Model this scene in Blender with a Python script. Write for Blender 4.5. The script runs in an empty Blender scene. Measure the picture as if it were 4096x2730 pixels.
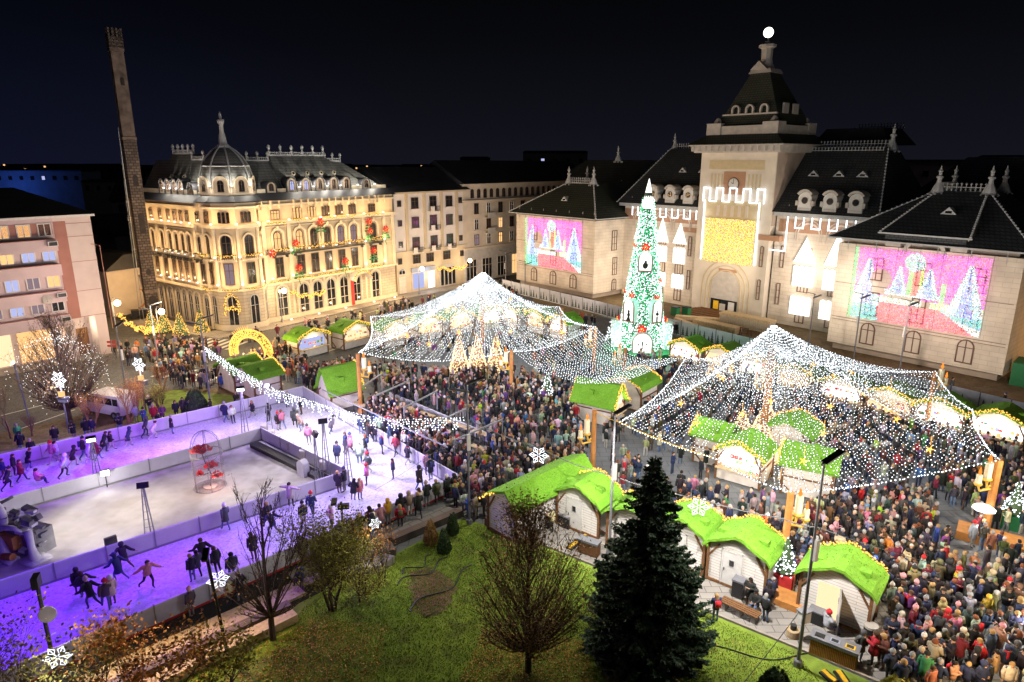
import bpy, math, random
from mathutils import Vector, Matrix
random.seed(7)
R = math.radians
PI = math.pi
# ---------------------------------------------------------------- camera
FPX, TH, CH = 2690.0, R(15.1), 21.5
sc = bpy.context.scene
C = sc.collection
cam = bpy.data.cameras.new("Camera")
cam.sensor_width = 36.0
cam.lens = 36.0 * FPX / 4096
cam.clip_start = 0.5
cam.clip_end = 4000
camo = bpy.data.objects.new("Camera", cam)
camo.location = (0, 0, CH)
camo.rotation_euler = (R(90) - TH, 0, 0)
C.objects.link(camo)
sc.camera = camo
sc.render.engine = 'CYCLES'
# ---------------------------------------------------------------- night sky
w = bpy.data.worlds.new("World")
sc.world = w
w.use_nodes = True
nt = w.node_tree
nt.nodes.clear()
wo = nt.nodes.new('ShaderNodeOutputWorld')
bg = nt.nodes.new('ShaderNodeBackground')
tc = nt.nodes.new('ShaderNodeTexCoord')
sx = nt.nodes.new('ShaderNodeSeparateXYZ')
cr = nt.nodes.new('ShaderNodeValToRGB')
nt.links.new(tc.outputs['Generated'], sx.inputs[0])
nt.links.new(sx.outputs['Z'], cr.inputs[0])
e = cr.color_ramp.elements
e[0].position = 0.0; e[0].color = (0.0066, 0.0068, 0.0115, 1)
e[1].position = 0.21; e[1].color = (0.0016, 0.0018, 0.0025, 1)
k = cr.color_ramp.elements.new(0.08); k.color = (0.0045, 0.0048, 0.0078, 1)
k = cr.color_ramp.elements.new(0.15); k.color = (0.0026, 0.0028, 0.0042, 1)
gx = nt.nodes.new('ShaderNodeMapRange')                # city glow is bluer towards the left
gx.inputs['From Min'].default_value = -0.15; gx.inputs['From Max'].default_value = -0.6
nt.links.new(sx.outputs['X'], gx.inputs['Value'])
mxw = nt.nodes.new('ShaderNodeMix'); mxw.data_type = 'RGBA'; mxw.blend_type = 'MULTIPLY'
nt.links.new(gx.outputs[0], mxw.inputs['Factor']); nt.links.new(cr.outputs[0], mxw.inputs[6]); mxw.inputs[7].default_value = (.75, .9, 1.5, 1)
nt.links.new(mxw.outputs[2], bg.inputs[0])
bg.inputs[1].default_value = 1.0
nt.links.new(bg.outputs[0], wo.inputs[0])
# faint moonlight from the moon beside the clock tower tip
sl = bpy.data.lights.new("moonlight", 'SUN')
sl.energy = 0.035
sl.angle = R(0.6)
sl.color = (0.85, 0.9, 1.0)
so = bpy.data.objects.new("moonlight", sl)
so.rotation_euler = (R(48), R(8), R(35))
C.objects.link(so)
sc.view_settings.view_transform = 'Standard'
sc.view_settings.look = 'None'
sc.view_settings.gamma = 1
sc.view_settings.exposure = 0.0
cy = sc.cycles
cy.max_bounces = 4
cy.diffuse_bounces = 2
cy.glossy_bounces = 2
cy.transmission_bounces = 3
cy.transparent_max_bounces = 12
cy.sample_clamp_indirect = 1.5
cy.sample_clamp_direct = 12
cy.caustics_reflective = False
cy.caustics_refractive = False
cy.use_light_tree = True
cy.use_denoising = True

# ---------------------------------------------------------------- geometry of the view (places on the ground)
def P(px, py, z=0.0):
    u = (px - 2048) / FPX; v = (py - 1365) / FPX
    dy = math.cos(TH) - v * math.sin(TH); dz = -math.sin(TH) - v * math.cos(TH)
    t = (z - CH) / dz
    return (u * t, dy * t, z)
def V3(p, z=None):
    return Vector((p[0], p[1], p[2] if z is None else z))

# ---------------------------------------------------------------- mesh builder
class MB:
    def __init__(s):
        s.v = []; s.f = []; s.m = []; s.c = []; s.cc = None
    def add(s, vs, fs, m=0):
        o = len(s.v)
        s.v.extend(vs)
        for f in fs:
            s.f.append(tuple(i + o for i in f)); s.m.append(m); s.c.append(s.cc)
    def box(s, x0, x1, y0, y1, z0, z1, m=0):
        s.add([(x0,y0,z0),(x1,y0,z0),(x1,y1,z0),(x0,y1,z0),(x0,y0,z1),(x1,y0,z1),(x1,y1,z1),(x0,y1,z1)],
              [(0,3,2,1),(4,5,6,7),(0,1,5,4),(1,2,6,5),(2,3,7,6),(3,0,4,7)], m)
    def bar(s, a, b, w, h, m=0):
        a = Vector(a); b = Vector(b); d = (b - a)
        if d.length < 1e-6: return
        d.normalize()
        up = Vector((0,0,1)) if abs(d.z) < 0.95 else Vector((0,1,0))
        sd = d.cross(up).normalized(); u = sd.cross(d).normalized()
        vs = []
        for p in (a, b):
            for i, j in ((-1,-1),(1,-1),(1,1),(-1,1)):
                vs.append(tuple(p + sd * (i * w / 2) + u * (j * h / 2)))
        s.add(vs, [(0,1,2,3),(7,6,5,4),(0,4,5,1),(1,5,6,2),(2,6,7,3),(3,7,4,0)], m)
    def tube(s, pts, r, n=5, m=0, cap=True):
        pts = [Vector(p) for p in pts]
        if not hasattr(r, '__len__'): r = [r] * len(pts)
        o = len(s.v); k = len(pts)
        ref = Vector((0,0,1))
        d0 = (pts[-1] - pts[0])
        if d0.length and abs(d0.normalized().z) > 0.8: ref = Vector((1,0,0))
        for i, p in enumerate(pts):
            d = (pts[min(i+1,k-1)] - pts[max(i-1,0)])
            if d.length < 1e-9: d = Vector((0,0,1))
            d.normalize()
            a = d.cross(ref)
            if a.length < 1e-4: a = d.cross(Vector((0,1,0)))
            a.normalize(); b = d.cross(a)
            for j in range(n):
                t = 2 * PI * j / n
                q = p + (a * math.cos(t) + b * math.sin(t)) * r[i]
                s.v.append((q.x, q.y, q.z))
        for i in range(k - 1):
            for j in range(n):
                j2 = (j + 1) % n
                s.f.append((o+i*n+j, o+i*n+j2, o+(i+1)*n+j2, o+(i+1)*n+j)); s.m.append(m); s.c.append(s.cc)
        if cap:
            s.f.append(tuple(o + j for j in range(n))[::-1]); s.m.append(m); s.c.append(s.cc)
            s.f.append(tuple(o + (k-1)*n + j for j in range(n))); s.m.append(m); s.c.append(s.cc)
    def lathe(s, prof, n=16, c=(0,0), m=0, sx=1, sy=1):
        o = len(s.v); k = len(prof)
        for (r, z) in prof:
            for j in range(n):
                t = 2 * PI * (j + .5) / n
                s.v.append((c[0] + r * math.cos(t) * sx, c[1] + r * math.sin(t) * sy, z))
        for i in range(k - 1):
            for j in range(n):
                j2 = (j + 1) % n
                s.f.append((o+i*n+j, o+i*n+j2, o+(i+1)*n+j2, o+(i+1)*n+j)); s.m.append(m); s.c.append(s.cc)
        s.f.append(tuple(o + j for j in range(n))[::-1]); s.m.append(m); s.c.append(s.cc)
        s.f.append(tuple(o + (k-1)*n + j for j in range(n))); s.m.append(m); s.c.append(s.cc)
    def ext_y(s, poly, y0, y1, m=0):            # polygon in (x, z), extruded along y
        n = len(poly)
        vs = [(x, y0, z) for x, z in poly] + [(x, y1, z) for x, z in poly]
        fs = [tuple(range(n)), tuple(range(2*n-1, n-1, -1))]
        fs += [(i, i + n, (i+1) % n + n, (i+1) % n) for i in range(n)]
        s.add(vs, fs, m)
    def ext_z(s, poly, z0, z1, m=0):
        n = len(poly)
        vs = [(p[0], p[1], z0) for p in poly] + [(p[0], p[1], z1) for p in poly]
        fs = [tuple(range(n-1, -1, -1)), tuple(range(n, 2*n))]
        fs += [(i, (i+1) % n, (i+1) % n + n, i + n) for i in range(n)]
        s.add(vs, fs, m)
    def strip_y(s, out, inn, y0, y1, m=0):      # ring / band between two polylines in (x, z)
        n = len(out)
        vs = [(x,y0,z) for x,z in out] + [(x,y0,z) for x,z in inn] + [(x,y1,z) for x,z in out] + [(x,y1,z) for x,z in inn]
        fs = []
        for i in range(n - 1):
            fs += [(i,i+1,n+i+1,n+i),(2*n+i,3*n+i,3*n+i+1,2*n+i+1),(i,2*n+i,2*n+i+1,i+1),(n+i,n+i+1,3*n+i+1,3*n+i)]
        s.add(vs, fs, m)
    def quad(s, a, b, c, d, m=0):
        s.add([tuple(a), tuple(b), tuple(c), tuple(d)], [(0,1,2,3)], m)
    def frustum(s, b, z0, t, z1, m=0):          # b, t = (x0,x1,y0,y1)
        s.add([(b[0],b[2],z0),(b[1],b[2],z0),(b[1],b[3],z0),(b[0],b[3],z0),
               (t[0],t[2],z1),(t[1],t[2],z1),(t[1],t[3],z1),(t[0],t[3],z1)],
              [(0,3,2,1),(4,5,6,7),(0,1,5,4),(1,2,6,5),(2,3,7,6),(3,0,4,7)], m)
    def bulb(s, p, r, m=0):
        x, y, z = p
        s.add([(x+r,y,z),(x-r,y,z),(x,y+r,z),(x,y-r,z),(x,y,z+r),(x,y,z-r)],
              [(0,2,4),(2,1,4),(1,3,4),(3,0,4),(2,0,5),(1,2,5),(3,1,5),(0,3,5)], m)
    def ball(s, p, r, n=8, k=6, m=0, sz=1):
        x, y, z = p
        prof = []
        o = len(s.v)
        for i in range(1, k):
            t = PI * i / k
            for j in range(n):
                a = 2 * PI * j / n
                s.v.append((x + r*math.sin(t)*math.cos(a), y + r*math.sin(t)*math.sin(a), z - r*math.cos(t)*sz))
        b = len(s.v); s.v.append((x,y,z-r*sz)); s.v.append((x,y,z+r*sz))
        for i in range(k-2):
            for j in range(n):
                j2=(j+1)%n
                s.f.append((o+i*n+j,o+i*n+j2,o+(i+1)*n+j2,o+(i+1)*n+j)); s.m.append(m); s.c.append(s.cc)
        for j in range(n):
            j2=(j+1)%n
            s.f.append((b,o+j2,o+j)); s.m.append(m); s.c.append(s.cc)
            s.f.append((b+1,o+(k-2)*n+j,o+(k-2)*n+j2)); s.m.append(m); s.c.append(s.cc)
    def mesh(s, name, mats, smooth=False):
        me = bpy.data.meshes.new(name)
        me.from_pydata(s.v, [], s.f)
        if not isinstance(mats, (list, tuple)): mats = [mats]
        for x in mats: me.materials.append(x)
        if any(s.m): me.polygons.foreach_set('material_index', s.m)
        if any(c is not None for c in s.c):
            ca = me.color_attributes.new('Col', 'FLOAT_COLOR', 'CORNER')
            buf = []
            for f, c in zip(s.f, s.c):
                c = c or (1,1,1)
                buf.extend((c[0], c[1], c[2], 1.0) * len(f))
            ca.data.foreach_set('color', buf)
        if smooth: me.polygons.foreach_set('use_smooth', [True] * len(me.polygons))
        me.update()
        return me
    def islands(s, name, mats, parent=None, loc=(0,0,0), rz=0):
        par = list(range(len(s.v)))
        def fd(i):
            while par[i] != i: par[i] = par[par[i]]; i = par[i]
            return i
        for f in s.f:
            for i in f[1:]: par[fd(i)] = fd(f[0])
        grp = {}
        for k, f in enumerate(s.f): grp.setdefault(fd(f[0]), []).append(k)
        for ks in grp.values():
            m_ = MB(); mp = {}
            for k in ks:
                for i in s.f[k]:
                    if i not in mp: mp[i] = len(m_.v); m_.v.append(s.v[i])
                m_.f.append(tuple(mp[i] for i in s.f[k])); m_.m.append(s.m[k]); m_.c.append(s.c[k])
            m_.build(name, mats, parent, loc, rz)
    def build(s, name, mats, parent=None, loc=(0,0,0), rz=0, smooth=False):
        return put(name, s.mesh(name, mats, smooth), parent, loc, rz)

def put(name, me, parent=None, loc=(0,0,0), rz=0):
    o = bpy.data.objects.new(name, me)
    o.location = loc
    o.rotation_euler = (0, 0, rz)
    C.objects.link(o)
    if parent is not None: o.parent = parent
    return o
def tag(o, label, cat, group=None, kind=None):
    if label: o['label'] = label
    if cat: o['category'] = cat
    if group: o['group'] = group
    if kind: o['kind'] = kind
    return o
def thing(name, label, cat, loc=(0,0,0), rz=0, group=None):
    o = bpy.data.objects.new(name, None)
    o.empty_display_size = 0.3
    o.location = loc; o.rotation_euler = (0, 0, rz)
    C.objects.link(o)
    return tag(o, label, cat, group)
def struct(name, o):
    o['kind'] = 'structure'; return o
def clone(o, parent=None, loc=None, rz=None, label=None):
    c = o.copy(); C.objects.link(c)
    if parent is not None: c.parent = parent
    if loc is not None: c.location = loc
    if rz is not None: c.rotation_euler = (0, 0, rz)
    if label: c['label'] = label
    for ch in list(o.children):
        clone(ch, c)
    return c

# ---------------------------------------------------------------- materials
def srgb(r, g, b):
    f = lambda x: (x/12.92 if x <= .04045 else ((x+.055)/1.055)**2.4)
    return (f(r), f(g), f(b))
def mat(name, col, rough=0.8, var=0.18, scale=3.0, metal=0.0, bump=0.0, attr=None, spec=0.35, alpha=1.0, fine=None, sheen=0.0):
    m = bpy.data.materials.new(name); m.use_nodes = True
    n = m.node_tree; b = n.nodes['Principled BSDF']
    b.inputs['Roughness'].default_value = rough
    b.inputs['Metallic'].default_value = metal
    b.inputs['Specular IOR Level'].default_value = spec
    b.inputs['Alpha'].default_value = alpha
    tc = n.nodes.new('ShaderNodeTexCoord')
    no = n.nodes.new('ShaderNodeTexNoise'); no.inputs['Scale'].default_value = scale
    no.inputs['Detail'].default_value = 5
    n.links.new(tc.outputs['Object'], no.inputs['Vector'])
    mr = n.nodes.new('ShaderNodeMapRange')
    mr.inputs['From Min'].default_value = 0.3; mr.inputs['From Max'].default_value = 0.7
    mr.inputs['To Min'].default_value = 1 - var; mr.inputs['To Max'].default_value = 1 + var
    n.links.new(no.outputs['Fac'], mr.inputs['Value'])
    mx = n.nodes.new('ShaderNodeMix'); mx.data_type = 'RGBA'; mx.blend_type = 'MULTIPLY'
    mx.inputs['Factor'].default_value = 1
    if attr == 'Col':
        a = n.nodes.new('ShaderNodeVertexColor'); a.layer_name = 'Col'
        n.links.new(a.outputs['Color'], mx.inputs[6])
    elif attr == 'obj':
        a = n.nodes.new('ShaderNodeObjectInfo')
        n.links.new(a.outputs['Color'], mx.inputs[6])
    else:
        mx.inputs[6].default_value = (*col, 1)
    cb = n.nodes.new('ShaderNodeCombineColor')
    for i in range(3): n.links.new(mr.outputs[0], cb.inputs[i])
    n.links.new(cb.outputs[0], mx.inputs[7])
    n.links.new(mx.outputs[2], b.inputs['Base Color'])
    if bump:
        bp = n.nodes.new('ShaderNodeBump'); bp.inputs['Strength'].default_value = bump
        bp.inputs['Distance'].default_value = 0.05
        n2 = n.nodes.new('ShaderNodeTexNoise'); n2.inputs['Scale'].default_value = fine or scale * 6
        n.links.new(tc.outputs['Object'], n2.inputs['Vector'])
        n.links.new(n2.outputs['Fac'], bp.inputs['Height'])
        n.links.new(bp.outputs[0], b.inputs['Normal'])
    return m
def brick(name, c1, c2, mortar, bw, bh, msize=0.02, rough=0.85, horiz=False, bias=0.0, bump=0.3):
    m = mat(name, c1, rough, 0.16, .5)
    n = m.node_tree; b = n.nodes['Principled BSDF']
    tc = [x for x in n.nodes if x.type == 'TEX_COORD'][0]
    bt = n.nodes.new('ShaderNodeTexBrick')
    bt.inputs['Scale'].default_value = 1
    bt.inputs['Brick Width'].default_value = bw; bt.inputs['Row Height'].default_value = bh
    bt.inputs['Mortar Size'].default_value = msize
    bt.inputs['Mortar Smooth'].default_value = 0.2
    bt.inputs['Bias'].default_value = bias
    bt.inputs['Color1'].default_value = (*c1, 1); bt.inputs['Color2'].default_value = (*c2, 1)
    bt.inputs['Mortar'].default_value = (*mortar, 1)
    if horiz:
        n.links.new(tc.outputs['Object'], bt.inputs['Vector'])
    else:
        sp = n.nodes.new('ShaderNodeSeparateXYZ'); ad = n.nodes.new('ShaderNodeMath'); cm = n.nodes.new('ShaderNodeCombineXYZ')
        n.links.new(tc.outputs['Object'], sp.inputs[0])
        n.links.new(sp.outputs['X'], ad.inputs[0]); n.links.new(sp.outputs['Y'], ad.inputs[1])
        n.links.new(ad.outputs[0], cm.inputs['X']); n.links.new(sp.outputs['Z'], cm.inputs['Y'])
        n.links.new(cm.outputs[0], bt.inputs['Vector'])
    mx = [x for x in n.nodes if x.type == 'MIX'][0]
    n.links.new(bt.outputs['Color'], mx.inputs[6])
    if bump:
        bp = n.nodes.new('ShaderNodeBump'); bp.inputs['Strength'].default_value = bump; bp.inputs['Distance'].default_value = 0.03
        bp.invert = True
        n.links.new(bt.outputs['Fac'], bp.inputs['Height']); n.links.new(bp.outputs[0], b.inputs['Normal'])
    return m
def twotone(name, c1, c2, scale, lo=0.45, hi=0.6, rough=0.95, bump=0.4, c3=None, s3=40, fine=60):
    m = mat(name, c1, rough, 0.2, scale * 8, bump=bump, fine=fine)
    n = m.node_tree
    tc = [x for x in n.nodes if x.type == 'TEX_COORD'][0]
    no = n.nodes.new('ShaderNodeTexNoise'); no.inputs['Scale'].default_value = scale; no.inputs['Detail'].default_value = 6
    n.links.new(tc.outputs['Object'], no.inputs['Vector'])
    r = n.nodes.new('ShaderNodeValToRGB')
    r.color_ramp.elements[0].position = lo; r.color_ramp.elements[0].color = (*c1, 1)
    r.color_ramp.elements[1].position = hi; r.color_ramp.elements[1].color = (*c2, 1)
    n.links.new(no.outputs['Fac'], r.inputs[0])
    out = r.outputs[0]
    if c3:
        n3 = n.nodes.new('ShaderNodeTexNoise'); n3.inputs['Scale'].default_value = s3; n3.inputs['Detail'].default_value = 2
        n.links.new(tc.outputs['Object'], n3.inputs['Vector'])
        r3 = n.nodes.new('ShaderNodeValToRGB')
        r3.color_ramp.elements[0].position = 0.52; r3.color_ramp.elements[0].color = (0,0,0,1)
        r3.color_ramp.elements[1].position = 0.66; r3.color_ramp.elements[1].color = (1,1,1,1)
        n.links.new(n3.outputs['Fac'], r3.inputs[0])
        m3 = n.nodes.new('ShaderNodeMix'); m3.data_type = 'RGBA'
        n.links.new(r3.outputs[0], m3.inputs['Factor'])
        n.links.new(out, m3.inputs[6]); m3.inputs[7].default_value = (*c3, 1)
        out = m3.outputs[2]
    mx = [x for x in n.nodes if x.type == 'MIX' and x.blend_type == 'MULTIPLY'][0]
    n.links.new(out, mx.inputs[6])
    return m
def glow(name, col, s, attr=False, sample=False):
    m = bpy.data.materials.new(name); m.use_nodes = True
    n = m.node_tree; n.nodes.clear()
    o = n.nodes.new('ShaderNodeOutputMaterial'); e = n.nodes.new('ShaderNodeEmission')
    e.inputs[0].default_value = (*col, 1); e.inputs[1].default_value = s
    if attr:
        a = n.nodes.new('ShaderNodeVertexColor'); a.layer_name = 'Col'
        n.links.new(a.outputs['Color'], e.inputs[0])
    n.links.new(e.outputs[0], o.inputs[0])
    if not sample: m.cycles.emission_sampling = 'NONE'
    return m
def clear(name, col, fac=0.25, rough=0.1):
    m = bpy.data.materials.new(name); m.use_nodes = True
    n = m.node_tree; n.nodes.clear()
    o = n.nodes.new('ShaderNodeOutputMaterial'); t = n.nodes.new('ShaderNodeBsdfTransparent')
    p = n.nodes.new('ShaderNodeBsdfPrincipled'); mx = n.nodes.new('ShaderNodeMixShader')
    p.inputs['Base Color'].default_value = (*col, 1); p.inputs['Roughness'].default_value = rough
    t.inputs[0].default_value = (0.95, 0.95, 0.97, 1)
    mx.inputs[0].default_value = fac
    n.links.new(t.outputs[0], mx.inputs[1]); n.links.new(p.outputs[0], mx.inputs[2]); n.links.new(mx.outputs[0], o.inputs[0])
    return m

M = {}
M['cream'] = mat('cream_stone', (.55,.45,.31), .8, .10, .8, bump=.15)
M['creamstone'] = brick('rusticated_stone', (.50,.42,.31), (.46,.38,.28), (.30,.25,.19), 1.1, .42, .03)
M['trim'] = mat('pale_trim', (.68,.58,.43), .75, .08, 1.5)
M['slate'] = brick('slate_roof', (.17,.175,.165), (.13,.135,.13), (.06,.06,.06), .6, .35, .03, .45)
M['darkroof'] = brick('dark_tile_roof', (.050,.056,.060), (.034,.038,.044), (.014,.016,.018), .45, .3, .05, .6)
M['greenroof'] = brick('dark_green_tile_roof', (.060,.068,.048), (.044,.052,.038), (.018,.02,.016), .4, .3, .05, .6)
M['blackroof'] = mat('black_tin_roof', (.022,.022,.026), .6, .3, .6)
M['lead'] = mat('grey_lead', (.42,.43,.44), .45, .15, 2)
M['drape'] = brick('printed_tarpaulin', (.68,.59,.49), (.65,.56,.46), (.52,.44,.35), 1.5, .5, .024, .85, bump=.0)
M['drapeplain'] = mat('plain_tarpaulin', (.66,.59,.50), .85, .08, .7, bump=.2, fine=1.2)
M['printband'] = mat('printed_brown_band', (.42,.24,.15), .85, .08, 2)
M['printyellow'] = mat('printed_ochre_field', (.55,.45,.28), .85, .06, 2)
M['stonegrey'] = mat('grey_stone', (.48,.44,.40), .85, .14, 1.5)
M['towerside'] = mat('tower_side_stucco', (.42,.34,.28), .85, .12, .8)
M['pink'] = mat('pink_stucco', (.50,.39,.40), .85, .06, .8)
M['pale'] = mat('pale_stucco', (.58,.48,.45), .85, .06, .8)
M['rust'] = mat('rust_stucco', (.34,.16,.13), .85, .08, 1)
M['white'] = mat('white_stucco', (.66,.60,.57), .85, .06, .8)
M['tan'] = mat('tan_stucco', (.50,.41,.29), .85, .08, .8)
M['beige'] = mat('beige_stucco', (.58,.49,.39), .85, .08, .8)
M['glass'] = mat('dark_window_glass', (.016,.018,.022), .08, .4, 1.5, spec=.8)
M['paleglass'] = mat('pale_printed_pane', (.62,.53,.44), .8, .04, 2)
M['frame'] = mat('brown_frame', (.075,.045,.03), .6, .2, 4)
M['wframe'] = mat('white_frame', (.62,.60,.58), .6, .08, 4)
M['bframe'] = mat('printed_brown_frame', (.17,.10,.075), .8, .1, 4)
M['litwarm'] = glow('lit_room_warm', (1.0,.55,.22), 1.3)
M['litcool'] = glow('lit_room_cool', (.55,.6,1.0), .9)
M['litdim'] = glow('lit_room_dim', (.45,.33,.38), .6)
M['wood'] = mat('brown_timber', (.16,.075,.03), .7, .25, 6, bump=.2)
M['orangewood'] = mat('orange_timber', (.46,.20,.055), .55, .2, 3, bump=.15)
M['plank'] = mat('raw_planks', (.60,.44,.26), .8, .2, 5, bump=.3)
M['deck'] = brick('deck_boards', (.20,.14,.11), (.15,.105,.085), (.05,.04,.035), 4.0, .14, .012, .7, horiz=True)
M['boards'] = brick('white_clapboard', (.78,.74,.70), (.76,.72,.68), (.46,.42,.4), 30, .16, .016, .65)
M['plaster'] = mat('white_plaster', (.68,.61,.54), .85, .1, 2)
M['turf'] = twotone('artificial_turf', (.13,.31,.018), (.155,.35,.026), 1.2, .35, .65, .95, .12, fine=90)
M['grass'] = twotone('lawn_grass', (.15,.235,.022), (.20,.28,.035), .25, .35, .65, .95, .5, (.13,.17,.025), .9, fine=26)
M['soil'] = twotone('bare_soil', (.15,.09,.05), (.19,.13,.07), .8, .4, .6, .95, .7, (.09,.10,.03), 3)
M['leaflitter'] = twotone('leaf_litter', (.14,.09,.03), (.09,.11,.02), 1.0, .4, .6, .95, .8, (.4,.26,.05), 5.5)
M['asphalt'] = twotone('asphalt', (.085,.083,.082), (.11,.108,.105), .25, .4, .62, .85, .3, (.04,.04,.042), 7)
M['plaza'] = brick('plaza_slabs', (.17,.172,.178), (.145,.148,.155), (.09,.09,.092), 1.2, .8, .03, .7, horiz=True)
M['paving'] = brick('pavement_slabs', (.27,.25,.225), (.23,.21,.195), (.12,.11,.10), .8, .5, .025, .85, horiz=True)
M['kerb'] = mat('kerb_stone', (.33,.29,.25), .85, .12, 2)
M['line'] = mat('road_paint', (.62,.6,.56), .8, .15, 3)
M['ice'] = twotone('skated_ice', (.84,.85,.88), (.70,.71,.80), .9, .35, .7, .35, .12, (.60,.60,.72), 4.5, fine=8)
M['concrete'] = twotone('pale_concrete', (.68,.66,.63), (.63,.61,.58), .12, .35, .7, .85, .06, (.49,.46,.43), .5)
M['board_white'] = mat('rink_board', (.58,.57,.62), .4, .06, 2)
M['board_top'] = mat('rink_rail', (.70,.70,.74), .3, .06, 2)
M['red'] = mat('red_band', (.45,.03,.03), .6, .15, 3)
M['metal'] = mat('galvanised_steel', (.30,.31,.33), .4, .15, 4, metal=.5)
M['pole'] = mat('grey_painted_pole', (.16,.16,.18), .5, .15, 4)
M['black'] = mat('black_plastic', (.018,.018,.02), .5, .2, 4)
M['gold'] = mat('gold_paint', (.75,.45,.08), .4, .12, 4, metal=.3)
M['candle'] = mat('candle_wax', (.85,.76,.52), .6, .08, 3)
M['flame'] = glow('glowing_flame', (1.0,.28,.04), 1.4)  # sculpted flame made to glow, its brightness put into the colour
M['bark'] = mat('bark', (.085,.055,.04), .9, .3, 8)
M['twig'] = mat('thin_twigs', (.20,.11,.07), .9, .25, 8)
M['needle'] = mat('spruce_needles', (.062,.112,.062), .7, .45, 1.6)
M['thuja'] = mat('thuja_leaves', (.05,.085,.035), .8, .4, 3)
M['orangeleaf'] = mat('autumn_leaves', (.60,.27,.05), .8, .5, 2.5)
M['yellowleaf'] = mat('yellow_green_leaves', (.33,.31,.06), .8, .5, 2.5)
M['brownleaf'] = mat('brown_red_leaves', (.30,.185,.07), .8, .5, 2.5)
M['bulb_w'] = glow('white_bulbs', (.90,.96,1.0), 3.2)
M['bulb_y'] = glow('gold_bulbs', (1.0,.50,.09), 2.3)
M['bulb_wy'] = glow('warm_white_bulbs', (1.0,.74,.42), 1.7)
M['bulb_g'] = glow('green_bulbs', (.01,.85,.28), 1.2)
M['bulb_col'] = glow('colour_leds', (1,1,1), 2.3, attr=True)
M['bulb_gold'] = glow('deep_gold_bulbs', (1.0,.66,.13), 2.0)
M['neon'] = glow('white_neon_tube', (.88,.93,1.0), 3.0)
M['blaze'] = glow('bright_white_stall', (1.0,.97,.92), 2.2)
M['blazewarm'] = glow('warm_stall_interior', (1.0,.72,.42), 1.3)
M['lampglow'] = glow('lamp_globe', (1.0,.82,.56), 6.0)
M['lampcool'] = glow('cool_lamp_globe', (.9,.93,1.0), 6.0)
M['wire'] = mat('light_wire', (.10,.10,.10), .6, .1, 5)
M['rose'] = mat('red_rose_cloth', (.60,.012,.012), .55, .3, 6)
M['roselit'] = glow('lit_red_rose', (1.0,.05,.04), .9)
M['snow'] = mat('white_fibreglass', (.62,.62,.64), .6, .1, 2)
M['attr'] = mat('coloured_cloth', (1,1,1), .85, .15, 6, attr='Col')
M['cloth'] = mat('coat_cloth', (1,1,1), .85, .2, 7, attr='obj')
M['skin'] = mat('skin', (.52,.30,.21), .6, .08, 6)
M['shoe'] = mat('shoe_leather', (.05,.045,.045), .6, .3, 6)
M['hairdark'] = mat('dark_eyes', (.02,.012,.01), .6, .2, 6)
M['green'] = mat('green_paint', (.02,.16,.06), .6, .1, 4)
M['yellow'] = mat('yellow_plastic', (.75,.45,.02), .6, .1, 4)
M['vehicle'] = mat('white_vehicle_paint', (.62,.60,.60), .3, .04, 3, spec=.6)
M['chimney'] = brick('painted_masonry', (.13,.10,.085), (.06,.047,.04), (.03,.025,.022), .55, .34, .05, .9, bump=.6)
M['chimplain'] = mat('painted_plaster', (.13,.10,.085), .9, .5, 1.2)
M['chimdark'] = mat('dark_painted_opening', (.025,.02,.02), .9, .2, 2)
M['bluewall'] = mat('blue_lit_wall', (.25,.28,.35), .8, .15, .3)
M['farwall'] = mat('far_grey_wall', (.20,.17,.16), .85, .2, .2)
M['bell'] = clear('clear_plastic_dome', (.85,.70,.72), .12)
M['ground'] = mat('far_ground', (.03,.03,.03), .9, .3, .05)

# ---------------------------------------------------------------- lamps of the place, and added fill lights without a fixture
GL = 1.9          # one brightness for all lamps and added fills
def lamp(x, y, z, col, p, r=0.15, parent=None, name='lamp_or_fill_light'):
    l = bpy.data.lights.new(name, 'POINT'); l.energy = p * GL; l.color = col; l.shadow_soft_size = r
    o = bpy.data.objects.new(name, l); o.location = (x, y, z); C.objects.link(o)
    if parent is not None: o.parent = parent
    return o
def spot(x, y, z, tx, ty, tz, col, p, ang=70, r=0.2, blend=.5, parent=None, name='lamp_or_fill_light'):
    l = bpy.data.lights.new(name, 'SPOT'); l.energy = p * GL; l.color = col; l.shadow_soft_size = r
    l.spot_size = R(ang); l.spot_blend = blend
    o = bpy.data.objects.new(name, l); o.location = (x, y, z)
    d = Vector((tx - x, ty - y, tz - z))
    o.rotation_euler = d.to_track_quat('-Z', 'Y').to_euler()
    C.objects.link(o)
    if parent is not None: o.parent = parent
    return o
WARM = (1.0, .63, .29); WW = (1.0, .82, .62); COOL = (.92, .95, 1.0)
VIO = (.14, .01, 1.0); LAV = (.50, .34, 1.0)
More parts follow.
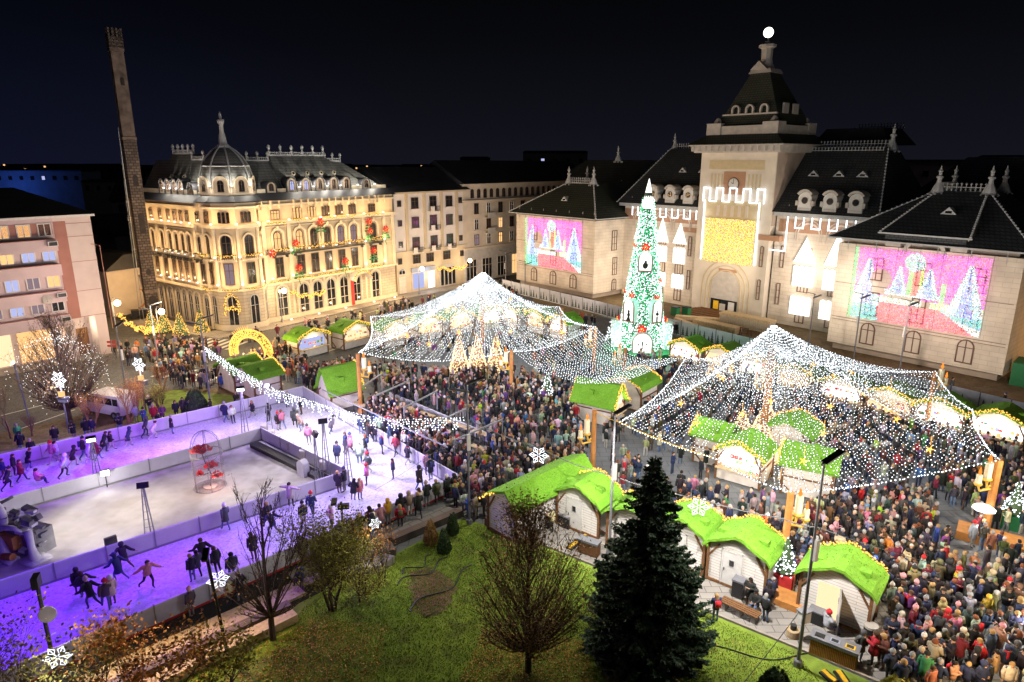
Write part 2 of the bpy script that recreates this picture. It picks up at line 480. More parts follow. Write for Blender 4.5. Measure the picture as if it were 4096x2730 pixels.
# ================================================================ ground, roads, paving
def sheet(name, pts, z, m, thick=None, wob=False):
    b = MB()
    if name == 'soil' and wob:
        q = []
        for i in range(len(pts)):
            a, c = pts[i], pts[(i+1) % len(pts)]
            for k_ in range(8): q.append((a[0] + (c[0]-a[0])*k_/8 + random.gauss(0,.14), a[1] + (c[1]-a[1])*k_/8 + random.gauss(0,.14), 0))
        pts = q
    if thick: b.ext_z([(p[0], p[1]) for p in pts], z - thick, z, 0)
    else: b.add([(p[0], p[1], z) for p in pts], [tuple(range(len(pts)))])
    o = b.build(name, m); o['kind'] = 'structure'
    # faces must look up
    return o
def pp(*l): return [P(x, y) for x, y in l]
b = MB(); b.box(-1500, 1500, -60, 3000, -1.0, 0.0); o = b.build('ground', M['ground']); o['kind'] = 'structure'
sheet('road', [(-90, 30, 0), (-40, 43, 0), (-30, 50, 0), (-20, 62, 0), (-13, 76, 0), (2, 96, 0), (6, 118, 0), (-4, 124, 0), (-19, 104, 0), (-33, 84, 0), (-44, 80, 0), (-60, 96, 0), (-66, 92, 0), (-52, 74, 0), (-90, 40, 0)], .004, M['asphalt'])
sheet('plaza_pavement', [(-30, 56, 0), (-18, 60, 0), (-3, 42, 0), (-9, 35, 0), (-4, 30, 0), (14, 20, 0), (40, 22, 0), (60, 44, 0), (44, 64, 0), (20, 94, 0), (2, 96, 0), (-13, 76, 0)], .008, M['plaza'])
sheet('dirt_ground', [(2, 96, 0), (20, 92, 0), (44, 58, 0), (60, 45, 0), (90, 60, 0), (40, 110, 0), (6, 122, 0)], .012, M['soil'])
for nm, pts in (('pavement', [(-36.5, 80.5), (-32, 84.5), (-18.5, 104), (-8.8, 114.6), (-1.6, 120), (-4, 124), (-20, 109), (-34.5, 90), (-39, 84), (-50, 92.5), (-53, 89)]),
                ('pavement', [(-90, 33.5), (-60, 57.5), (-46.0, 72.6), (-45.2, 76.4), (-62, 60.6), (-90, 38)])):
    o = sheet(nm, [(x, y, 0) for x, y in pts], .12, M['paving'], .13)
b = MB()
for i in range(7):                                   # zebra crossings and lane lines
    p = P(640 + i * 42, 1490 + i * 4); b.add([(p[0]-.25,p[1]-1.5,.010),(p[0]+.25,p[1]-1.5,.010),(p[0]+1.1,p[1]+1.5,.010),(p[0]+.6,p[1]+1.5,.010)], [(0,1,2,3)])
for i in range(6):
    p = P(790 + i * 28, 1368 + i * 3); b.add([(p[0]-.25,p[1]-1.8,.010),(p[0]+.25,p[1]-1.8,.010),(p[0]+1.3,p[1]+1.8,.010),(p[0]+.8,p[1]+1.8,.010)], [(0,1,2,3)])
def lline(a, c, wd=.14):
    a = Vector(P(*a)); c = Vector(P(*c)); d = (c - a).normalized(); s = Vector((-d.y, d.x, 0)) * wd / 2
    b.add([tuple(a+s+Vector((0,0,.010))), tuple(a-s+Vector((0,0,.010))), tuple(c-s+Vector((0,0,.010))), tuple(c+s+Vector((0,0,.010)))], [(0,1,2,3)])
lline((0, 1665), (470, 1545)); lline((0, 1745), (300, 1640)); lline((980, 1420), (1460, 1285)); lline((1180, 1450), (1500, 1345)); lline((1050, 1375), (1600, 1215), .1); lline((1150, 1390), (1650, 1240), .1)
o = b.build('road_marking', M['line']); o['kind'] = 'structure'
sheet('lawn', pp((1530, 2245), (1850, 2075), (2000, 2118), (2250, 2218), (2880, 2474), (3192, 2602), (3600, 2780), (3600, 3400), (-600, 3400), (-200, 3000), (900, 2565), (1217, 2405)), .016, M['grass'])
for pts, m, z in (([(1640, 2290), (1740, 2270), (1830, 2350), (1800, 2440), (1700, 2470), (1640, 2400)], M['soil'], .022),
                  ([(2420, 2560), (2720, 2520), (2780, 2640), (2680, 2800), (2420, 2800)], M['soil'], .023)):
    sheet('soil', pp(*pts), z, m, wob=True)
sheet('soil', pp((-400, 1830), (0, 1735), (330, 1660), (640, 1560), (860, 1555), (1190, 1560), (1140, 1590), (700, 1680), (0, 1850), (-400, 1950)), .016, M['soil'])
sheet('grass_ground', pp((560, 1600), (700, 1560), (900, 1580), (1000, 1590), (700, 1675), (520, 1700)), .020, M['grass'])
sheet('back_pavement', pp((1995, 2060), (2350, 1960), (3500, 2330), (3700, 2780), (3192, 2602), (2880, 2474), (2250, 2218), (1990, 2118)), .012, M['paving'])
b = MB()
kp = pp((1990, 2114), (2250, 2214), (2880, 2470), (3192, 2598), (3600, 2770))
for a, c in zip(kp, kp[1:]):
    b.bar((a[0], a[1], .05), (c[0], c[1], .05), .14, .16)
o = b.build('kerb', M['kerb']); o['kind'] = 'structure'

# ================================================================ windows and facade pieces
_wc = {}
def arch_pts(w, h, x=0, z=0, n=8, kind='round'):
    """outline from the bottom left up over the arch to the bottom right"""
    r = w / 2
    pts = [(x - r, z)]
    if kind == 'flat': pts += [(x - r, z + h), (x + r, z + h)]
    else:
        pts += [(x - r * math.cos(PI * i / n), z + h - r + r * math.sin(PI * i / n)) for i in range(n + 1)]
    pts.append((x + r, z))
    return pts
def win(parent, x, y, z, w, h, rz=0, kind='flat', fm='frame', pm='glass', mull=1, bars=1, t=.09, sill=None, label=None):
    key = (w, h, kind, fm, mull, bars, t, sill)
    if key not in _wc:
        f = MB()
        out = arch_pts(w, h, kind=kind); inn = arch_pts(w - 2*t, h - t, z=0, kind=kind)
        f.strip_y(out, inn, -.10, .0)
        f.box(-w/2, w/2, -.10, 0, -.002, t*.9)
        for i in range(mull):
            xx = -w/2 + w * (i + 1) / (mull + 1)
            f.box(xx - t*.4, xx + t*.4, -.085, -.01, t*.9, h - t*1.05)
        for i in range(bars):
            zz = h * (.66 if bars == 1 else (i + 1) / (bars + 1))
            f.box(-w/2 + t, w/2 - t, -.075, -.012, zz - t*.35, zz + t*.35)
        ms = [M[fm]]
        if sill:
            f.box(-w/2 - .15, w/2 + .15, -.25, 0, -.16, -.004, 1); ms.append(M[sill])
        p = MB(); op = arch_pts(w - 1.6*t, h - t*.8, kind=kind)
        p.add([(a, -.03, c) for a, c in op], [tuple(range(len(op)))])
        _wc[key] = (f.mesh('window', ms), {}, p)
    fme, panes, p = _wc[key]
    if pm not in panes: panes[pm] = p.mesh('pane', M[pm])
    o = put('window', fme, parent, (x, y, z), rz)
    put('pane', panes[pm], o)
    if label: o['label'] = label
    return o

# ---------------------------------------------------------------- ornate hotel with the corner dome
A53 = R(53)
hotel = thing('hotel', 'ornate cream palace hotel with corner dome and warm facade lights behind the street', 'hotel', (-33.5, 88, 0), A53)
b = MB()
body = [(0.3, 0), (24.4, 0), (24.4, 14), (6, 14), (-5.4, 22), (-5.4, 3.0), (-2.6, 0.9)]
b.ext_z(body, 0, 5.2, 0); b.ext_z(body, 5.2, 16.3, 1)
b.build('wall', [M['creamstone'], M['cream']], hotel)
# cornices, string courses, pilasters
b = MB()
def cornice(z0, z1, off):
    b.box(1.0, 24.4 + off, -off, .1, z0, z1); b.box(-5.4 - off, -5.3, 4.0, 22, z0, z1)
cornice(5.15, 5.45, .35); cornice(8.98, 9.1, .18); cornice(13.15, 13.6, .42); cornice(15.6, 15.85, .25); cornice(12.8, 12.95, .15)
b.box(.9, 24.5, -.2, 0, 0, .7)
for x in (1.2, 5.1, 18.2, 22.3, 24.2):
    b.box(x - .28, x + .28, -.26, 0, 5.46, 13.14)
for x in (5.1, 8.1, 10.4, 12.8, 15.2, 18.2):
    b.box(x - .16, x + .16, -.14, 0, .7, 5.1)
for y in (4.4, 11.8, 14.2, 17):
    b.box(-5.66, -5.4, y - .28, y + .28, 5.46, 13.14)
# arch surrounds
def surround(x, z, w, h, t, off, kind='round', axis=0):
    o_ = arch_pts(w + 2*t, h + t, x, z, 10); i_ = arch_pts(w, h, x, z, 10)
    if axis == 0: b.strip_y(o_, i_, -off, 0)
    else:
        n0 = len(b.v); b.strip_y(o_, i_, -off, 0)
        for i in range(n0, len(b.v)):
            X, Y, Z = b.v[i]; b.v[i] = (-5.4 + Y, X, Z)
LX = [3.3, 6.8, 9.15, 11.5, 13.9, 16.3, 20.1]
LY = [3.6, 6.1, 7.7, 9.3, 10.9, 13.1, 15.6, 18.4]
for x in LX:
    surround(x, 9.35, 1.5, 3.1, .28, .30)
    b.ball((x, -.28, 12.85), .22, 8, 6)
    surround(x, .1, 1.75, 4.75, .25, .16)
for y in LY:
    surround(y, 9.35, 1.1, 3.0, .24, .28, axis=1); surround(y, .1, 1.3, 4.5, .2, .14, axis=1)
for x in LX + [18.9, 21.9, 1.9]:
    b.box(x - .7, x - .55, -.36, 0, 15.15, 16.28); b.box(x + .55, x + .7, -.36, 0, 15.15, 16.28)
b.build('facade_trim', M['trim'], hotel)
rng = random.Random(3)
litF4 = {0: 'litwarm', 1: 'litwarm', 2: 'litwarm'}
for i, x in enumerate(LX):
    win(hotel, x, -.02, 6.0, 1.3, 2.75, 0, 'flat', sill='trim', mull=1, bars=1)
    win(hotel, x, -.02, 9.45, 1.15, 2.75, 0, 'round', pm='litdim' if i in (4, 5) else ('litwarm' if i in (0, 1) else 'glass'))
    if 1 <= i <= 5:
        for dx in (-.5, 0, .5): win(hotel, x + dx, -.02, 13.75, .42, 1.45, 0, 'round', pm=litF4.get(i, 'glass'), mull=0, t=.05)
    else:
        win(hotel, x, -.02, 13.8, 1.4, 1.2, 0, 'flat', pm='litwarm' if i == 0 else 'glass', mull=2, bars=1)
    o = win(hotel, x, -.03, .25, 1.6, 4.5, 0, 'round', fm='stonegrey', t=.1, mull=1, bars=2)
for y in LY:
    win(hotel, -5.42, y, 6.0, .95, 2.6, R(-90), 'flat', sill='trim')
    win(hotel, -5.42, y, 9.45, .85, 2.6, R(-90), 'round')
    win(hotel, -5.42, y, 13.8, .9, 1.3, R(-90), 'flat', mull=1)
    win(hotel, -5.42, y, .3, 1.1, 4.0, R(-90), 'round', fm='stonegrey')
# balconies
def balcony(x, w, z, d=.7, axis=0):
    m_ = MB()
    m_.box(-w/2, w/2, -d, 0, -.18, 0)
    m_.box(-w/2, w/2, -d, -d + .07, .62, .72)
    for i in range(int(w / .2) + 1):
        xx = -w/2 + .03 + i * (w - .06) / int(w / .2)
        m_.bar((xx, -d + .03, 0), (xx, -d + .03, .63), .04, .04)
    for s in (-1, 1):
        m_.box(s*w/2 - .035, s*w/2 + .035, -d, 0, .62, .72)
        m_.box(s*(w/2 - .2) - .08, s*(w/2 - .2) + .08, -d*.7, 0, -.55, -.18)
    m_.build('balcony', M['black'], hotel, (x, -.31, z) if axis == 0 else (-5.7, x, z), 0 if axis == 0 else R(-90))
balcony(LX[0], 2.3, 9.3); balcony(11.5, 12.2, 9.3); balcony(LX[6], 2.3, 9.3)
for y in LY: balcony(y, 1.35, 9.3, .5, 1)
# roof
b = MB()
def skirt(z0, z1, o0, o1):
    b.add([(0.2,-o0,z0),(24.4+o0*.3,-o0,z0),(24.4+o0*.3,14,z0),(-5.4-o0,22,z0),(-5.4-o0,3,z0),(-2.6,.4,z0),
           (0.2,o1,z1),(24.0,o1,z1),(24.0,14,z1),(-5.4+o1,22,z1),(-5.4+o1,3.4,z1),(-2.2,1.6,z1)],
          [(0,1,7,6),(1,2,8,7),(2,3,9,8),(3,4,10,9),(4,5,11,10),(5,0,6,11),(6,7,8,9,10,11),(5,4,3,2,1,0)])
skirt(16.31, 17.25, .75, .55)
b.build('eaves_roof', M['blackroof'], hotel)
b = MB()
b.frustum((2.0, 6.0, 1.3, 13), 17.3, (2.6, 5.8, 4.2, 11), 21.3)
b.frustum((5.6, 21.0, 1.0, 13), 17.3, (6.2, 15.2, 4.4, 11), 22.0)
b.frustum((17.0, 24.0, 1.3, 13), 17.28, (15.25, 18.2, 4.3, 11), 21.2)
b.frustum((-4.6, 0, 4.6, 19), 17.3, (-2.6, 1.2, 5.6, 18), 21.4)
b.frustum((-4.8, 1, 7.0, 17), 17.32, (-2.2, 1.4, 8.6, 14), 22.2)
b.build('mansard_roof', M['slate'], hotel)
b = MB()
def crest(x0, x1, y, z, n, axis=0, h=.45, tall=1.0):
    f = (lambda a, c, d: (a, y + c, d)) if axis == 0 else (lambda a, c, d: (y + c, a, d))
    b.bar(f(x0, 0, z + .1), f(x1, 0, z + .1), .22, .2); b.bar(f(x0, 0, z + h), f(x1, 0, z + h), .12, .08)
    k = int((x1 - x0) / .3)
    for i in range(k + 1):
        q = f(x0 + (x1 - x0) * i / k, 0, z + h); b.bulb(q, .14); b.bar(q, (q[0], q[1], z + .1), .07, .07)
    for i in range(n):
        q = f(x0 + (x1 - x0) * i / (n - 1), 0, z)
        b.lathe([(.16, z), (.12, z+.5), (.2, z+.6), (.1, z + .75), (.22, z + tall - .1), (.18, z + tall + .12), (.04, z + tall + .3)], 6, (q[0], q[1]))
for a_ in ((2.6, 5.8, 4.2, 21.3, 3, 0, .45, 1.0), (6.2, 15.2, 4.4, 22.0, 6, 0, .45, 1.2), (15.4, 18.2, 4.3, 21.2, 3), (8.6, 13.8, -2.2, 22.2, 5, 1), (5.6, 8.4, -2.6, 21.4, 2, 1)):
    b = MB(); crest(*a_); b.build('roof_cresting', M['lead'], hotel)
def dormer(x, y, z, w, h, rz=0, pm='glass'):
    m_ = MB(); o_ = arch_pts(w, h, n=8)
    m_.ext_y(o_, 0, 1.6); 
    m_.strip_y(arch_pts(w + .3, h + .15, n=8), o_, -.12, 1.5, 1)
    d = m_.build('dormer', [M['trim'], M['blackroof']], hotel, (x, y, z), rz)
    win(d, 0, -.01, .25, w * .5, h * .72, 0, 'round', pm=pm, mull=1, t=.06)
for i, x in enumerate((6.8, 9.15, 11.5, 13.9, 16.2)): dormer(x, .75, 17.2, 1.5, 1.85, pm='litcool' if i < 2 else 'glass')
dormer(3.6, .75, 17.2, 1.4, 1.4); dormer(20.0, .75, 17.2, 1.4, 1.5)
for y in (7.7, 9.3, 10.9, 12.5): dormer(-4.95, y, 17.2, 1.2, 1.8, R(-90))
dormer(-4.95, 5.3, 17.2, 1.1, 1.4, R(-90))
b = MB(); b.box(1.5, 24.0, .8, 1.2, 17.2, 17.75); b.box(-5.0, -4.6, 4.5, 20, 17.2, 17.75)
b.build('attic_parapet', M['trim'], hotel)
for x in (8.0, 10.3, 12.7, 15.0):
    m_ = MB(); m_.lathe([(.30, 0), (.34, .1), (.30, .2)], 12); m_.lathe([(.16, .0), (.16, .22)], 10, m=1)
    o = m_.build('round_dormer', [M['trim'], M['glass']], hotel, (x, 1.95, 19.6)); o.rotation_euler = (R(62), 0, 0)
for y in (8.2, 9.8, 11.4):
    m_ = MB(); m_.lathe([(.26, 0), (.30, .1), (.26, .2)], 12); m_.lathe([(.14, .0), (.14, .22)], 10, m=1)
    o = m_.build('round_dormer', [M['trim'], M['glass']], hotel, (-3.95, y, 19.3)); o.rotation_euler = (R(62), 0, R(-90))
# turret
TC = (-1.6, 2.4)
tur = thing('turret', None, None, (TC[0], TC[1], 0)); tur.parent = hotel
del_keys = [k for k in ('label', 'category') if k in tur.keys()]
for k in del_keys: del tur[k]
b = MB()
b.lathe([(3.75, 0), (3.75, 5.2)], 8, m=0)
b.lathe([(3.65, 5.2), (3.65, 16.3)], 8, m=1)
b.build('turret_wall', [M['creamstone'], M['cream']], tur)
b = MB()
for z0, z1, r in ((5.15, 5.5, 4.05), (13.15, 13.6, 4.1), (9.0, 9.1, 3.85), (15.6, 15.85, 3.95), (17.2, 17.5, 3.55), (0, .8, 3.95)):
    b.lathe([(r - .1, z0), (r, z0 + .1), (r, z1)], 8)
b.lathe([(3.35, 16.9), (3.35, 18.2)], 8)
for i in range(8):                                   # pilasters at the corners of the octagon
    t = 2 * PI * (i + .5) / 8
    b.lathe([(.22, 5.5), (.22, 13.1)], 6, (3.65 * math.cos(t), 3.65 * math.sin(t)))
b.islands('turret_trim', M['trim'], tur)
b = MB(); b.lathe([(4.55, 16.31), (4.5, 16.45), (3.5, 17.15)], 8); b.build('turret_eaves', M['blackroof'], tur)
b = MB()
dome = [(3.0, 17.6), (3.12, 18.6), (3.05, 19.6), (2.75, 20.7), (2.2, 21.7), (1.45, 22.5), (.75, 23.0), (.45, 23.3)]
b.lathe(dome, 16); b.build('dome', M['slate'], tur, smooth=True)
b = MB()
for i in range(8):
    t = 2 * PI * (i + .5) / 8
    b.tube([((r + .06) * math.cos(t), (r + .06) * math.sin(t), z) for r, z in dome], .11, 5)
b.lathe([(2.86, 20.65), (2.92, 20.75), (2.8, 20.85)], 16)
b.build('dome_rib', M['lead'], tur)
b = MB(); b.lathe([(.8, 22.9), (.9, 23.1), (.55, 23.3), (.42, 24.2), (.28, 24.9), (.25, 25.6), (.42, 26.0), (.45, 26.3), (.2, 26.4), (.16, 26.9), (.05, 27.3)], 10)
b.build('finial', M['lead'], tur, smooth=True)
for i in range(8):
    t = 2 * PI * i / 8
    nx, ny = math.cos(t), math.sin(t)
    wx, wy = (R(53) and 0), 0
    # only faces on the street side
    if nx * 0.85 + ny * 0.6 > .75: continue
    ap = 3.65 * math.cos(PI / 8)
    rz = math.atan2(nx, -ny)
    for (z, w_, h_, kd, pm) in ((6.0, 1.2, 2.8, 'flat', 'litdim' if i == 5 else 'glass'), (9.45, 1.2, 2.9, 'round', 'glass'), (.4, 1.3, 4.2, 'round', 'glass')):
        win(tur, nx * (ap + .1), ny * (ap + .1), z, w_, h_, rz, kd, fm='frame' if z > 1 else 'stonegrey', pm=pm)
    for dx in (-.5, 0, .5):
        win(tur, nx * (ap + .02) + dx * math.cos(rz), ny * (ap + .02) + dx * math.sin(rz), 13.8, .42, 1.4, rz, 'round', mull=0, t=.05)
    m_ = MB(); o_ = arch_pts(1.7, 3.2, 0, 9.35, 10); i_ = arch_pts(1.35, 3.0, 0, 9.35, 10); m_.strip_y(o_, i_, -.3, 0)
    m_.box(-1.1, 1.1, -.75, 0, 9.12, 9.3); m_.box(-1.1, 1.1, -.75, -.68, 9.85, 9.95, 1)
    for j in range(9): m_.box(-1.08 + j * .27 - .02, -1.08 + j * .27 + .02, -.74, -.70, 9.3, 9.86, 1)
    m_.build('balcony', [M['trim'], M['black']], tur, (nx * ap, ny * ap, 0), rz)
    m_ = MB(); m_.ext_y(arch_pts(1.7, 2.1, 0, 17.3), 0, .7)
    m_.strip_y(arch_pts(1.95, 2.25, 0, 17.3), arch_pts(1.7, 2.1, 0, 17.3), -.1, .9)
    d = m_.build('dormer', M['trim'], tur, (nx * 3.15, ny * 3.15, 0), rz)
    win(d, 0, -.01, 17.6, .8, 1.45, 0, 'round', mull=1, t=.06)
# uplights on ledges
up = MB(); up.box(-.14, .14, -.14, .0, 0, .16); upm = up.mesh('uplight', M['blaze'])
def uplight(parent, x, y, z, p, rz=0, col=WARM):
    put('uplight', upm, parent, (x, y, z), rz)
    nx, ny = math.sin(rz), -math.cos(rz)
    lamp(x + nx * .30, y + ny * .30, z + .4, col, p * 4.8, .1, parent)
for x in (1.9, 5.1, 7.95, 10.3, 12.7, 15.1, 18.2, 22.0):
    uplight(hotel, x, -.3, 6.0, 62); uplight(hotel, x, -.45, 9.5, 34); uplight(hotel, x, -.42, 13.62, 42)
for y in (4.8, 6.9, 8.5, 10.1, 12.0, 14.4, 17):
    uplight(hotel, -5.7, y, 6.0, 50, R(-90)); uplight(hotel, -5.85, y, 9.5, 30, R(-90)); uplight(hotel, -5.82, y, 13.62, 34, R(-90))
for i in range(8):
    t = 2 * PI * (i + .5) / 8
    nx, ny = math.cos(t), math.sin(t)
    if nx * 0.85 + ny * 0.6 > .5: continue
    rz = math.atan2(nx, -ny)
    for z, p_ in ((6.0, 55), (9.5, 45), (13.65, 55)): uplight(tur, nx * 3.9, ny * 3.9, z, p_, rz)
    uplight(tur, nx * 3.3, ny * 3.3, 18.3, 52, rz, (1, .93, .8))
for x in (8.0, 10.3, 12.7, 15.1, 18.3, 21.6): uplight(hotel, x, .75, 17.8, 52, 0, (1, .92, .78))
for y in (7, 8.5, 10.1, 11.7): uplight(hotel, -5.1, y, 17.8, 26, R(-90), (1, .92, .78))
for x in (3.3, 7.9, 12.7, 18.2, 22.5): uplight(hotel, x, -1.6, .3, 60, 0)
# entrance awning lit with gold bulbs, red banner
def bulbs_along(b_, pts, step, r, jit=0.0, m=0):
    for a, c in zip(pts, pts[1:]):
        a = Vector(a); c = Vector(c); n = max(1, int((c - a).length / step))
        for i in range(n):
            q = a.lerp(c, i / n) + Vector((random.uniform(-jit, jit), random.uniform(-jit, jit), random.uniform(-jit, jit)))
            b_.bulb(q, r, m)
m_ = MB()
for k in range(7):
    t0 = PI * k / 7; t1 = PI * (k + 1) / 7
    m_.quad((1.6*math.cos(t0), 0, 1.3*math.sin(t0)), (1.6*math.cos(t1), 0, 1.3*math.sin(t1)), (1.6*math.cos(t1), -1.6, 1.1*math.sin(t1)-.2), (1.6*math.cos(t0), -1.6, 1.1*math.sin(t0)-.2))
m_.build('awning', M['wframe'], hotel, (16.5, -.2, 4.1))
m_ = MB(); m_.box(15.1, 15.6, -.35, -.2, .2, 4.0); m_.build('banner', M['red'], hotel)
WPOS = lambda lx, ly, lz=0: hotel_mat @ Vector((lx, ly, lz))
hotel_mat = Matrix.Translation((-33.5, 88, 0)) @ Matrix.Rotation(A53, 4, 'Z')
def garland(name, pts, r, jit, label, cat='garland', mat_='bulb_y', step=.16, group='gold light garlands on the hotel', n=2):
    b_ = MB()
    b_.tube(pts, .05, 4, 1)
    for _ in range(n): bulbs_along(b_, pts, step, r, jit)
    o_ = b_.build(name, [M[mat_], M['thuja']])
    return tag(o_, label, cat, group)
def sagline(a, c, sag, n=10):
    a = Vector(a); c = Vector(c)
    return [a.lerp(c, i / n) - Vector((0, 0, sag * 4 * (i/n) * (1 - i/n))) for i in range(n + 1)]
for x0, x1, z, lb in ((5.4, 17.6, 9.95, 'long gold garland along the middle balcony of the hotel'), (2.2, 4.4, 9.95, 'gold garland on the small balcony left of the long one'),
                  (19.0, 21.2, 9.9, 'gold garland on the small balcony at the right end of the hotel'), (5.6, 17.4, 5.6, 'gold garland on the first ledge above the hotel arches'),
                  (1.2, 4.6, 5.6, 'short gold garland on the hotel ledge beside the corner turret'), (18.6, 21.6, 5.55, 'short gold garland on the ledge at the right end of the hotel'),
                  (5.6, 9.0, 13.6, 'gold garland under the lit triple windows of the hotel'), (10.9, 16.5, 13.55, 'gold garland with bow under the dark triple windows of the hotel'),
                  (18.4, 21.4, 13.5, 'gold garland under the upper right window of the hotel'), (1.6, 4.6, 13.4, 'gold garland under the upper left window of the hotel')):
    garland('garland', [WPOS(*[x0 + (x1-x0)*i/8.0, -1.15 if 9 < z < 11 else -.55, z + .12*math.sin(i*2.4)]) for i in range(9)], .065, .13, lb)
for ang_, z, nm in ((225, 9.95, 'middle upper'), (225, 5.6, 'middle lower'), (270, 9.95, 'right upper'), (270, 5.6, 'right lower'), (180, 9.95, 'left upper'), (180, 5.6, 'left lower')):
    t = R(ang_); cx_, cy_ = TC[0] + 4.3 * math.cos(t), TC[1] + 4.3 * math.sin(t)
    tx, ty = -math.sin(t), math.cos(t)
    garland('garland', [WPOS(cx_ + tx * s_ * 1.3, cy_ + ty * s_ * 1.3, z - .15 * (1 - s_*s_)) for s_ in (-1, -.5, 0, .5, 1)], .06, .12, 'gold garland on the turret balcony, the %s of six' % nm)
garland('arch_garland', [WPOS(16.5 + 1.7*math.cos(t*PI/10), -1.5, 4.1 + 1.25*math.sin(t*PI/10)) for t in range(11)], .08, .15, 'gold lights round the arched entrance awning of the hotel')
t = R(225); dx_, dy_ = math.cos(t), math.sin(t)
garland('arch_garland', [WPOS(TC[0]+dx_*4.0 - dy_*s_*.85, TC[1]+dy_*4.0 + dx_*s_*.85, z_) for s_, z_ in ((-1,2.2),(-1,3.6),(-.7,4.6),(0,5.0),(.7,4.6),(1,3.6),(1,2.2))], .08, .15, 'gold lights round the door at the foot of the turret')
garland('arch_garland', [WPOS(TC[0]+dx_*4.0 - dy_*s_*.85, TC[1]+dy_*4.0 + dx_*s_*.85, 3.1) for s_ in (-1, -.5, 0, .5, 1)], .09, .25, 'thick gold garland across the turret door', n=4)
# red roses with leaves climbing the facade
def rose_mesh():
    m_ = MB()
    for k in range(3):
        r_ = .62 - k * .17
        for j in range(7):
            t = 2*PI*j/7 + k*.5
            c_, s_ = math.cos(t), math.sin(t); t2 = t + .8; c2, s2 = math.cos(t2), math.sin(t2)
            m_.quad((c_*r_*.25, -.05 - k*.1, s_*r_*.25), (c_*r_, -.18 - k*.12, s_*r_), ((c_+c2)*.56*r_, -.10-k*.1, (s_+s2)*.56*r_), (c2*r_*.25, -.05-k*.1, s2*r_*.25), 0)
    for j in range(7):
        m_.bulb((.22*math.cos(j), -.45, .22*math.sin(j)), .06, 1)
    return m_.mesh('rose_flower', [M['roselit'], M['bulb_y']])
rm = rose_mesh()
lf_ = MB()
for s in (-1, 1):
    for k in range(3):
        x_ = s * (.3 + .18*k); z_ = -.4*k
        lf_.quad((0, -.05, z_), (x_, -.1, z_ + .14), (x_ + s*.34, -.05, z_ - .05), (x_, -.1, z_ - .22))
lf_.tube([(0,0,0), (.12,0,-.6), (-.05,0,-1.3), (.15,0,-1.9)], .05, 4)
lfm = lf_.mesh('leaves', M['green'])
for i, (lx, lz, stem, lb) in enumerate(((10.0, 13.0, 1, 'below the dark triple windows'), (18.9, 12.4, 1, 'highest of the three beside the right balcony'), (19.0, 11.0, 1, 'middle of the three beside the right balcony'),
        (22.2, 11.0, 1, 'at the far right corner of the facade'), (19.5, 8.0, 1, 'lowest of the three beside the right balcony'), (5.7, 10.4, 1, 'left of the long balcony'), (2.0, 9.4, 0, 'nearest the turret'),
        (5.9, 7.0, 1, 'low between the first two tall windows'), (14.0, 7.0, 1, 'low in the middle between tall windows'))):
    p_ = WPOS(lx, -.55, lz)
    t_ = thing('rose_decoration', 'big red rose on the hotel wall, %s' % lb, 'decoration', p_, A53, 'red roses on the hotel wall')
    put('rose_flower', rm, t_)
    if stem: put('leaves', lfm, t_, (.1, .1, -.45))

# ---------------------------------------------------------------- white apartment house
A47 = R(47.5)
wh = thing('apartment_house', 'white four storey apartment house with ochre pilasters right of the palace hotel', 'building', (-19.3, 107.7, 0), A47)
b = MB(); b.box(.9, 16.4, 0, 12, 0, 6.9, 1); b.box(.9, 16.4, 0, 12, 6.9, 16.5, 0)
b.build('wall', [M['white'], M['tan']], wh)
b = MB()
for x in (3.3, 7.1, 10.8, 14.3): b.box(x - .27, x + .27, -.22, 0, 6.9, 16.2)
b.box(.7, 16.5, -.35, 0, 16.2, 16.49); b.box(.7, 16.5, -.3, 0, 6.75, 7.05)
b.build('pilaster', M['tan'], wh)
b = MB(); b.add([(.3,-.9,16.5),(17,-.9,16.5),(17,12.6,16.5),(.3,12.6,16.5),(-1,6,20.4),(15,6,20.2)], [(0,1,5,4),(1,2,5),(2,3,4,5),(3,0,4),(3,2,1,0)])
b.build('roof', M['blackroof'], wh)
for r_, z in enumerate((13.9, 10.8, 7.4)):
    for j, x in enumerate((1.9, 5.1, 9.0, 12.6, 15.2)):
        if j in (0, 4): win(wh, x, -.02, z + .3, .8, 1.0, 0, 'flat', mull=0, bars=0)
        else:
            tall = (j == 2 or r_ == 2)
            if tall: 
                win(wh, x, -.02, z - .55, 1.5, 2.3, 0, 'flat')
                m_ = MB(); m_.box(-1.0, 1.0, -.7, 0, -.12, 0); m_.box(-1.0, -.2, -.7, -.6, 0, .85); m_.box(-1.0, 1.0, -.7, -.66, .78, .85, 1)
                for q in range(9): m_.box(-.15 + q*.13, -.12 + q*.13, -.69, -.66, 0, .8, 1)
                m_.build('balcony', [M['white'], M['black']], wh, (x, 0, z - .7))
            else: win(wh, x, -.02, z - .15, 1.5, 1.8, 0, 'flat', sill='white')
